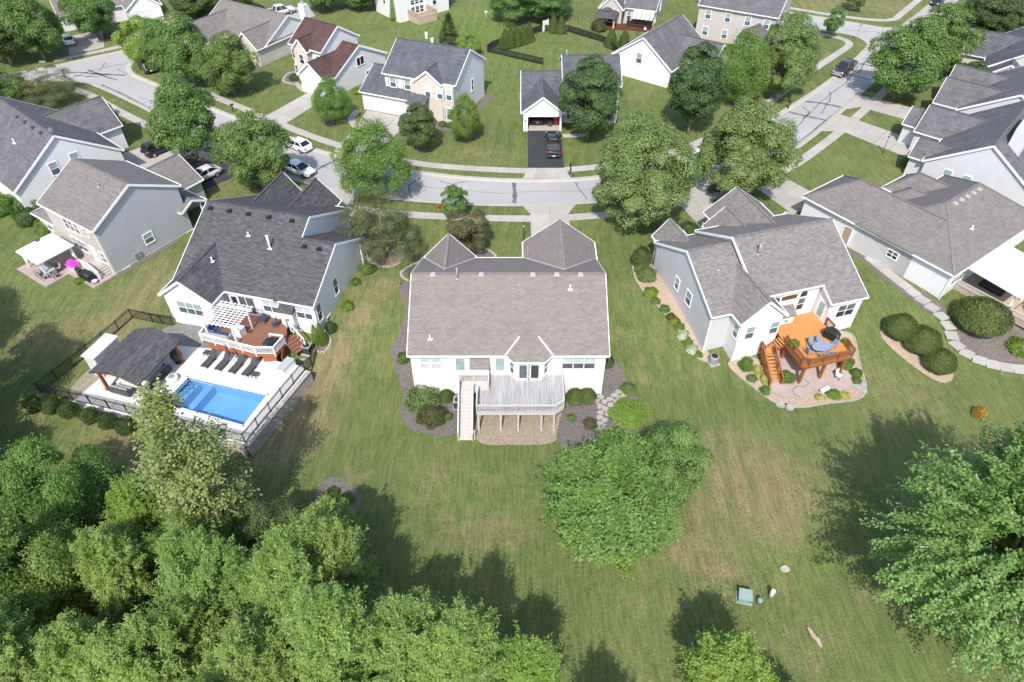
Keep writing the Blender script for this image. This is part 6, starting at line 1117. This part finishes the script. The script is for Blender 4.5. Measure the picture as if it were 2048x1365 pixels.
# ---- prototypes
PR = {
 'maple': make_tree(1,9,3.2,2.0,'oval',75,20,24,.95,.20,.15,LF_M), 'maple2': make_tree(2,9,3.2,2.0,'round',78,20,24,.95,.20,.15,LF_M), 'dark': make_tree(3,9,3.0,1.9,'oval',95,20,20,.75,.18,.14,LF_D,lob=.14),
 'silver': make_tree(4,12,4.9,2.2,'round',130,22,26,1.15,.22,.16,LF_S,trunk=.24), 'silver2': make_tree(14,12,4.9,2.2,'oval',130,22,26,1.15,.22,.16,LF_S,trunk=.24), 'yellow': make_tree(5,6.5,2.5,1.1,'round',55,18,20,.75,.19,.14,LF_Y), 'small': make_tree(6,5,1.7,1.3,'oval',40,18,18,.5,.17,.12,LF_M,trunk=.09),
 'fine': make_tree(7,9,3.3,1.7,'oval',85,22,24,.95,.17,.10,LF_G,jit=.09,fea=.6,vs=1.), 'olive': make_tree(8,7,3.8,1.3,'spread',75,24,20,.85,.13,.06,LF_O,inner=.4,jit=.10,vs=.55), 'bronze': make_tree(9,4.4,2.0,.9,'round',48,18,18,.55,.14,.10,LF_R,trunk=.1),
 'willow_a': make_tree(21,11,2.6,1.5,'oval',80,34,30,1.45,.22,.085,LF_W,BARKL,.16,.10,.75,.75,.07,bare=12,mode='spray'), 'willow_b': make_tree(22,10,3.1,1.5,'round',84,34,30,1.5,.22,.085,LF_W,BARKL,.16,.10,.75,.65,.07,bare=12,mode='spray',lob=.35), 'willow_c': make_tree(23,9,2.3,1.2,'oval',64,32,28,1.35,.22,.085,LF_Y,BARKL,.14,.10,.75,.7,.07,mode='spray'), 'under': make_tree(24,6,2.5,.6,'round',60,24,26,.85,.18,.09,LF_D,BARK,.12,inner=.4),
 'ash': make_tree(25,10,3.1,1.6,'oval',70,30,30,1.05,.20,.10,LF_G,BARK,.18,.0,.6,.5,.08,bare=6,fea=.6,vs=.95),
 'bigmaple': make_tree(31,8.3,3.9,.7,'round',95,46,24,1.55,.24,.17,LF_G,BARK,.22,.02,1.2,.35,.10,lob=.2,mode='spray'), 'birch': make_tree(32,8.3,2.1,1.0,'oval',60,26,26,.75,.17,.12,LF_M,BARKL,.1,.0,.6,.3,.08,bare=10), 'giant': make_tree(33,15.5,5.2,1.5,'oval',115,24,76,2.7,.19,.12,LF_F,BARKL,.45,.055,1.5,.22,.10,lob=.45,inner=.3,bare=16,mode='spray'),
 'cotton': make_tree(34,17.5,2.5,1.5,'oval',85,18,16,1.6,.22,.18,LF_C,BARKL,.24,.02,.7,.9,.16,inner=.35,bare=26,lob=.4,mode='spray'), 'spruce': make_tree(35,6,2.3,.3,'cone',150,20,18,.5,.14,.04,LF_D,BARK,.1,.12,.95,-.1,.04,inner=.15,lob=.12,mode='spray'),
}
SH = {'box': make_shrub(41,9000,.075,.05,LF_B,'ball',.05), 'loose': make_shrub(42,5200,.13,.08,LF_M,'ball',.25), 'dark': make_shrub(43,6500,.10,.06,LF_D,'ball',.2), 'lime': make_shrub(44,4200,.15,.09,LF_L,'ball',.28), 'arb': make_shrub(45,9000,.09,.03,LF_B,'cone',.06), 'arbg': make_shrub(46,9000,.07,.02,LF_L,'cone',.06), 'bronze': make_shrub(47,5200,.12,.07,LF_R,'ball',.3), 'grey': make_shrub(48,5200,.12,.05,LF_S,'ball',.2), 'white': make_shrub(49,2600,.16,.14,FL_W,'dome',.2), 'yellowf': make_shrub(50,2600,.16,.12,FL_Y,'dome',.25), 'orangef': make_shrub(51,1500,.12,.12,FL_O,'dome',.14), 'clip': make_shrub(52,24000,.055,.035,LF_B,'ball',.07), 'green': make_shrub(53,6000,.10,.06,LF_G,'ball',.25)}
def core(seed):
    rg = random.Random(seed); return MB().tube([(0,0,-.05),(rg.uniform(-.1,.1),rg.uniform(-.1,.1),.6)],[.07,.02],6).tube([(0,0,0),(.25,.1,.55)],[.05,.015],5).tube([(0,0,0),(-.2,-.15,.5)],[.05,.015],5).mesh('stem',BARK)
STEM = core(1); used_ = set()
def tree(kind, x, y, label, sc=1., rz=None, sz=None, name='broadleaf_tree', cat='tree', group='trees along the street', z=None):
    tm, cm = PR[kind]; rz = (abs(x*13.7+y*7.3) % 360) if rz is None else rz
    r = empty(name,(x,y,gz(x,y) if z is None else z),R(rz),label,cat,group); r.scale = (sc,sc,(sz or sc)); put('trunk',tm,r); put('crown',cm,r); return r
def shrub(kind, x, y, rad, ht, label, z=None, name='shrub', cat='shrub', group='garden shrubs', rz=0):
    r = empty(name,(x,y,(gz(x,y) if z is None else z)-.03),R(rz or (abs(x*31+y*17) % 360)),label,cat,group); r.scale = (rad,rad,ht); put('foliage',SH[kind],r); put('stem',STEM,r); return r
# ---- street and garden trees
tree('maple',-41.9,82.5,'tall green tree on the verge between black car and street, left',1.1,sz=1.2); tree('maple2',-43.1,103.2,'rounded green tree in a stone ring on the lawn left of the maroon-roofed house',.95); tree('maple',-50.4,106.6,'tall green tree behind the rounded one at the left bend of the street',1.12,sz=1.15); tree('yellow',-60.6,114.6,'yellow-green tree beside the stop sign',1.2,sz=1.1); tree('maple2',-55.0,109.5,'green tree between the yellow-green one and the tall one near the stop sign',.85,sz=.95)
tree('maple2',-31.2,75.4,'green street tree over the white sedan at the near kerb',1.02,sz=1.05); tree('fine',-26.0,93.9,'small bright green tree before the garage of the brick-fronted house',.66,sz=.68); tree('fine',-16.8,73.3,'fresh green street tree left of the empty middle of the street',1.02,sz=1.05); tree('olive',-14.0,61.4,'olive wide-spreading tree in a stone-edged bed beside the charcoal-roofed house',1.02,sz=1.08); tree('dark',-12.5,85.9,'small dark round tree on the lawn before the brick-fronted house',.74,sz=.70); tree('fine',-6.3,88.7,'small light green tree at the right corner of the brick-fronted house',.6,sz=.68)
tree('small',-6.7,69.2,'young tree on the verge between street and sidewalk above the central ranch',.8,sz=.82); tree('bronze',-4.8,62.6,'bronze-leaved small tree in the front bed of the central ranch',1.0); tree('dark',10.6,89.0,'dark tall tree right of the black pickup',1.22,sz=1.22); tree('silver',14.2,67.8,'largest street tree, pale green, right of the central driveway',.98,sz=.98); tree('dark',25.0,90.6,'dark oval tree before the broad white gable',1.1,sz=1.36); tree('fine',33.8,99.6,'bright green tree between the dark oval tree and the beige house',1.0,sz=1.12); tree('silver2',40.6,102.4,'feathery pale tree on the verge below the beige two-storey house',.78,sz=.98); tree('silver2',27.6,74.2,'big silvery street tree right of the largest one',.92,sz=.96)
tree('maple',58.6,101.6,'large dark green tree at the right kerb before the drives',1.32,sz=1.22); tree('maple2',67.6,110.0,'green tree farther up the right kerb',1.1,sz=1.15); tree('small',57.3,127.0,'slim young tree on the verge near the far intersection',.85,sz=1.05); tree('dark',84.5,126.5,'dark tree mass near the right edge at the top',1.4,sz=1.0); tree('maple',92,132,'green tree behind the dark mass at the right edge',1.3,sz=1.0); tree('spruce',-11.0,123.4,'dark pointed spruce on the lawn behind the brick-fronted house',1.0,sz=.95,name='spruce_tree'); tree('yellow',-7.6,119.6,'low yellow-green tree right of the spruce',.62,sz=.5)
tree('maple',1.0,136.0,'big green tree at the top middle, left of the pair',1.35,sz=.85); tree('maple2',6.5,136.5,'big green tree at the top middle, right of the pair',1.3,sz=.8); tree('maple',-79.2,116.8,'large tree on the corner at the top left, over the street',1.15,sz=1.2); tree('dark',-84.0,115.0,'dark large tree at the left edge near the top',1.35,sz=1.2); tree('maple2',-74.6,127.0,'tree over the shaded drive at the top left',1.1,sz=1.0); tree('fine',-88,121,'pale green tree at the top left corner',1.3,sz=1.2); tree('dark',-60.5,139.0,'dark low tree behind the ranch with the wide garage door',1.4,sz=.6); tree('dark',-54.0,140.5,'dark low tree between garage drive and grey ranch at the top',1.2,sz=.6); tree('olive',-70.5,99.5,'broad olive crown behind the large white gabled house, left',1.3,sz=.72); tree('maple2',-76,97,'green tree beside the grey roof at the left edge',1.0,sz=.7)
tree('maple',-37.0,141.5,'tree beside the silver pickup at the top',.9,sz=.8); tree('maple2',-30.0,142.8,'tree left of the tall white house at the top',1.0,sz=.7); tree('small',66.5,141.5,'young tree on the far corner lawn at the top right',1.0); tree('dark',99,124,'dark tree at the right edge above the slate roof',1.0,sz=.8); tree('dark',84.6,120.0,'dark conical tree before the slate-roofed house',.7,sz=.8); tree('dark',71.0,104.0,'small dark tree between the drives of the right-hand houses',.6,sz=.55)
# ---- rear lawn and wood
GW = 'trees of the wood at the lower left'
tree('bigmaple',7.2,28.5,'dense bright green tree in the middle of the rear lawn',1.04,name='maple_tree',group='trees on the rear lawn'); tree('birch',12.4,31.6,'lighter thin-leaved tree touching the dense bright one on its right',1.0,name='birch_tree',group='trees on the rear lawn'); tree('giant',32.6,21.8,'giant pale green tree at the lower right with sweeping branches',1.14,rz=40,sz=1.26,name='silver_maple_tree',group='trees on the rear lawn'); tree('cotton',-21.6,27.4,'tall yellowish tree rising in front of the pool',1.0,name='cottonwood_tree',group=GW)
for i,(k,x,y,s,l) in enumerate([('ash',-33.4,28.6,.9,'green tree at the upper left corner of the wood'),('willow_c',-26.8,27.2,.82,'yellow-green tree between the corner tree and the tall yellowish one'),('willow_a',-12.4,23.2,1.0,'feathery tree at the wood edge, first beside the lawn'),('willow_b',-14.0,20.6,.95,'feathery tree just inside the wood edge below the first'),('willow_b',-20.0,21.6,.9,'feathery tree below the tall yellowish tree'),('willow_a',-26.6,22.6,.9,'feathery tree in the middle left of the wood'),('ash',-31.6,22.0,.9,'leafy tree at the left edge of the wood'),('willow_b',-21.2,16.2,.95,'large feathery tree near the bottom left'),('willow_a',-15.6,15.8,.92,'feathery tree at the bottom, left of the clearing'),('willow_a',-10.8,17.2,.95,'feathery tree at the bottom where the wood meets the lawn'),('willow_b',-7.0,16.8,1.0,'broad feathery tree at the bottom beside the lawn shadows'),('willow_a',-3.2,16.2,.95,'slender feathery tree at the bottom, second from the lawn end'),('willow_c',.9,16.0,.82,'small feathery tree at the lawn end of the wood'),('willow_a',-26.0,16.6,.9,'feathery tree in the bottom left corner region'),('willow_b',-30.6,16.4,.95,'feathery tree cut by the lower left corner'),('willow_b',-9.4,12.6,.8,'feathery tree cut by the bottom edge, middle of the wood'),('willow_c',-4.6,12.4,.8,'yellow-green tree cut by the bottom edge near the lawn'),('willow_a',-16.8,11.8,.85,'feathery tree cut by the bottom edge, left'),('willow_c',13.2,16.0,1.0,'bright yellow-green tree at the bottom, right of the middle'),('willow_c',16.6,14.6,.6,'small yellow-green tree cut by the bottom edge near the clearing'),('under',-17.2,26.2,.85,'dark low tree at the foot of the tall yellowish one'),('under',-25.2,31.6,.7,'dark low tree below the pool hedge'),('under',-29.6,30.0,.62,'dark low tree beside the corner tree of the wood'),('under',-23.4,19.4,.6,'dark understorey tree in the gap of the wood'),('under',-18.0,18.6,.55,'dark understorey tree deep in the wood'),('ash',-37.5,24.5,.9,'leafy tree beyond the left edge of the wood'),('under',-29.4,19.4,.55,'dark understorey tree near the left edge'),('under',-12.8,14.2,.55,'dark understorey tree near the bottom edge'),('willow_a',-36.5,19,.9,'feathery tree cut by the left edge'),('ash',-22.6,25.0,.75,'leafy tree below the yellowish trunk'),('willow_b',-13.6,26.4,.62,'small feathery tree nearest the dark planting bed'),('ash',-47.8,36.5,1.25,'leafy tree outside the left edge, shading the lawn below the gazebo'),('ash',-44.5,29.5,1.1,'leafy tree outside the left edge, nearer the wood'),('ash',-55.5,43.0,1.25,'leafy tree outside the left edge, farthest up'),('willow_a',4.6,8.2,1.0,'feathery tree just below the bottom edge'),('willow_b',9.6,7.6,.9,'feathery tree below the bottom edge, farther right')]):
    s = s*.95; tree(k,x,y,l,s,sz=s*(1.12+.16*math.sin(i*2.3)),name={'w':'willow_tree','u':'understorey_tree','a':'ash_tree'}[k[0]],group=GW)
# ---- shrubs
for x,y,r_,h_,l in [(38.7,50.0,1.55,2.25,'clipped egg-shaped bush nearest the orange deck, left of three'),(40.3,48.4,1.7,2.35,'clipped egg-shaped bush, middle of the three on the right lawn'),(41.2,46.1,1.45,2.1,'clipped egg-shaped bush nearest the curved walk, lowest of three')]: shrub('clip',x,y,r_,h_,l,name='clipped_bush',group='clipped bushes on the right lawn')
shrub('clip',47.0,51.0,2.5,3.0,'very large rounded bush before the tan deck at the right edge',name='clipped_bush'); shrub('lime',50.2,48.2,1.1,1.1,'lime green bush below the very large rounded bush'); shrub('loose',45.6,52.4,.35,.4,'small plant at the corner of the hip-roofed ranch')
shrub('grey',-8.3,41.9,1.5,1.5,'pale ornamental grass clump left of the deck stair',name='shrub'); shrub('bronze',-7.3,39.9,1.15,1.3,'bronze-green shrub before the ornamental grass'); shrub('box',-6.1,42.2,.65,1.25,'small clipped boxwood between grass clump and air conditioner'); shrub('box',5.9,42.1,.9,1.3,'clipped boxwood right of the weathered deck, left half'); shrub('box',7.0,42.2,.85,1.25,'clipped boxwood right of the weathered deck, right half'); shrub('lime',10.6,40.6,1.55,.35,'low bright green groundcover mound right of the flagstones'); shrub('grey',11.0,43.4,.7,.8,'grey-green clump at the top of the flagstone path'); shrub('bronze',7.0,39.2,.6,.6,'small bronze plant in the dark bed near the flagstones'); shrub('dark',9.3,46.4,.6,1.1,'dark shrub at the right wall of the central ranch'); shrub('loose',5.4,40.0,.4,.4,'small green tuft in the dark bed right of the deck'); shrub('loose',-5.9,40.2,.5,.5,'small green tuft beside the long stair')
for x,y,r_,h_,k,l in [(-10.4,57.6,.7,.9,'green','green shrub at the left front corner of the central ranch'),(-10.0,56.4,.5,.8,'box','boxwood at the left wall, upper'),(-9.6,53.4,.6,1.4,'arb','narrow shrub at the left wall, middle'),(-9.6,49.0,.6,1.6,'arb','narrow shrub at the left wall, lower'),(-10.6,47.0,.6,.8,'loose','loose green shrub in the left bed'),(9.2,57.6,.6,1.2,'dark','dark shrub at the right front corner of the central ranch')]: shrub(k,x,y,r_,h_,l)
for x,y,r_,h_,k,l in [(14.2,60.3,1.15,1.9,'dark','large dark green shrub at the front corner of the pale grey house'),(14.4,57.6,1.0,1.3,'grey','grey-green shrub in the side bed of the pale grey house'),(14.5,55.2,.7,.6,'lime','lime plant in the side bed of the pale grey house'),(16.2,52.0,.45,.5,'bronze','bronze plant in the side bed of the pale grey house'),(17.2,49.8,.6,.6,'white','white-flowering plant in the side bed, upper'),(17.9,48.2,.6,.5,'white','white-flowering plant in the side bed, lower'),(16.9,50.8,.5,.6,'green','green plant beside the white flowers'),(14.9,54.0,.5,.5,'green','low green plant between the lime and the bronze plant'),(15.7,53.0,.5,.5,'loose','loose low plant above the bronze plant in the side bed'),(16.5,51.5,.5,.45,'lime','lime tuft just below the bronze plant'),(17.5,49.0,.5,.5,'green','low green plant between the two white-flowering plants'),(18.3,47.6,.45,.4,'green','low green plant at the lower end of the side bed'),(14.0,58.9,.7,.9,'green','green shrub between the dark and the grey-green one'),(20.4,66.0,1.0,1.4,'dark','dark shrub beside the drive of the pale grey house'),(33.2,66.8,.6,.7,'lime','round lime shrub on the curved path of the hip-roofed ranch')]: shrub(k,x,y,r_,h_,l)
for p,r_,h_,k,l in [((3.4,-2.6),.7,1.1,'green','green shrub left of the orange stair foot'),((4.2,-3.4),.55,.7,'yellowf','pale yellow flowers beside the orange stair, upper'),((4.3,-4.5),.5,.6,'yellowf','pale yellow flowers beside the orange stair, lower'),((3.7,-5.7),.5,.6,'green','green plant at the bed corner below the orange stair'),((6.4,-5.0),.7,1.0,'green','green shrub under the orange deck edge'),((9.6,-7.9),.6,.45,'lime','lime groundcover at the front of the stamped patio'),((8.2,-7.9),.5,.35,'yellowf','yellow flowers at the front of the stamped patio, left'),((10.6,-8.3),.6,.4,'yellowf','yellow flowers at the front of the stamped patio, right'),((12.9,-5.2),.7,.9,'green','green shrub right of the deck posts'),((13.1,-6.4),.5,.7,'loose','loose shrub right of the stamped patio'),((13.3,-3.6),.8,1.4,'green','tall green shrub beside the deck end rail'),((12.7,-7.1),.4,.5,'loose','small shrub at the right patio corner'),((3.3,-4.0),.5,.4,'grey','grey tuft in the tan bed'),((7.3,-3.4),.45,.6,'lime','bushy fern growing in the pot on the orange deck')]:
    c = h6p(*p); shrub(k,c[0],c[1],r_,h_,l,z=(3.0 if p == (7.3,-3.4) else None))
for i,(x,y,l) in enumerate([(-42.7,40.1,'first from the left'),(-41.0,39.9,'second from the left'),(-39.2,39.4,'third from the left'),(-37.2,38.8,'fourth from the left'),(-35.4,38.3,'fifth from the left'),(-33.6,37.8,'sixth from the left')]): shrub('dark',x,y,.75,1.45,'dark young evergreen below the pool fence, '+l,name='evergreen_shrub',group='evergreens below the pool fence')
shrub('arbg',-19.35,48.9,.5,2.6,'bright green pointed arborvitae by the air conditioner, left',name='arborvitae'); shrub('arbg',-18.75,48.9,.55,2.9,'bright green pointed arborvitae by the air conditioner, right',name='arborvitae')
for i,(x,y,l) in enumerate([(-1.2,122.6,'first'),(-.2,123.2,'second'),(.9,123.9,'third'),(2.0,124.8,'fourth'),(3.0,125.8,'fifth')]): shrub('arb',x,y,1.15,3.2,'dark arborvitae inside the black timber fence, '+l+' from the left',name='arborvitae',group='arborvitae inside the timber fence')
shrub('arb',7.6,130.2,1.1,3.0,'dark arborvitae right of the white gate, left',name='arborvitae'); shrub('arb',9.0,129.8,1.1,2.9,'dark arborvitae right of the white gate, right',name='arborvitae'); shrub('arb',17.4,123.2,1.3,3.0,'rounded evergreen before the dark red deck, left',name='arborvitae'); shrub('arb',19.8,123.6,1.2,2.7,'rounded evergreen before the dark red deck, right',name='arborvitae'); shrub('arbg',-22.4,136.6,.9,5.0,'tall narrow green arborvitae against the tall white house',name='arborvitae')
for x,y,r_,h_,k,l in [(-15.7,58.9,.8,.9,'green','green shrub at the porch of the charcoal-roofed house'),(-16.6,56.8,.5,.5,'loose','small plants along the white side wall near the porch'),(-16.9,53.2,.55,.8,'lime','lime shrub at the side wall of the charcoal-roofed house'),(-18.2,50.4,.5,1.2,'dark','dark shrub between arborvitae and the side wall'),(-14.8,31.6,.7,.7,'loose','green shrub in the round dark bed, left'),(-13.5,31.4,.6,.6,'green','green shrub in the round dark bed, right'),(42.6,40.4,.65,1.0,'orangef','orange flowering plant at the edge of the tree shade, right'),
    (-54.0,66.4,1.2,1.6,'green','green shrub left of the white gazebo'),(-58.4,71.5,1.7,1.8,'loose','round shrub below the large white gabled house'),(-61.5,70.5,1.8,2.0,'green','leafy shrub at the left edge'),(-56.0,74.0,1.3,2.4,'green','shrub between the two white houses, left'),(-57.4,68.4,1.4,1.5,'dark','dark shrub beside the sunroom'),(-60.0,95.6,1.4,2.0,'dark','dark bush beside the sidewalk behind the white gabled house'),(-57.5,92.5,1.2,1.6,'dark','dark bush in the shade of the white gabled house'),
    (-43.5,117.3,.8,.9,'bronze','bronze shrub before the brick gable of the grey ranch'),(-44.9,118.6,.8,.8,'dark','dark shrub at the wall of the grey ranch'),(-42.4,115.2,.6,.5,'grey','grey shrub with the yellow patch before the ranch'),(-35.2,109.4,.9,.7,'dark','dark shrub in the stone-edged bed, left'),(-33.2,108.2,1.0,.8,'green','green shrub in the stone-edged bed, right'),(-10.0,93.0,.6,.7,'box','round boxwood before the brick front, left'),(-8.9,92.6,.6,.7,'box','round boxwood before the brick front, right'),(-24.2,104.2,.7,.7,'lime','lime shrub along the white garage wall, left'),(-22.8,106.0,.6,.6,'bronze','bronze shrub along the white garage wall, right'),
    (53.2,81.4,1.5,2.0,'green','round shrub before the large pale gabled house'),(56.4,89.6,.9,1.2,'dark','dark shrub beside the upper drive'),(46.6,129.6,.8,1.6,'dark','dark shrub at the corner of the beige house'),(40.6,140.2,1.6,2.6,'bronze','bronze bush at the end of the beige ranch'),(16.0,131.0,1.2,1.8,'bronze','dark red bush left of the dark gazebo'),(-23.6,144,1.6,1.8,'bronze','dark red bush before the tall white house'),(72.6,110.6,1.6,2.2,'dark','dark bush beside the slate-roofed house'),(67.4,98.0,1.1,1.8,'dark','dark bush between the right-hand roofs'),(37.0,68.0,.8,1.2,'dark','dark shrub at the garage corner of the hip-roofed ranch'),(-46.2,57.2,.5,.45,'lime','yellow-green plants at the patio edge below the gazebo')]:
    shrub(k,x,y,r_,h_,l)
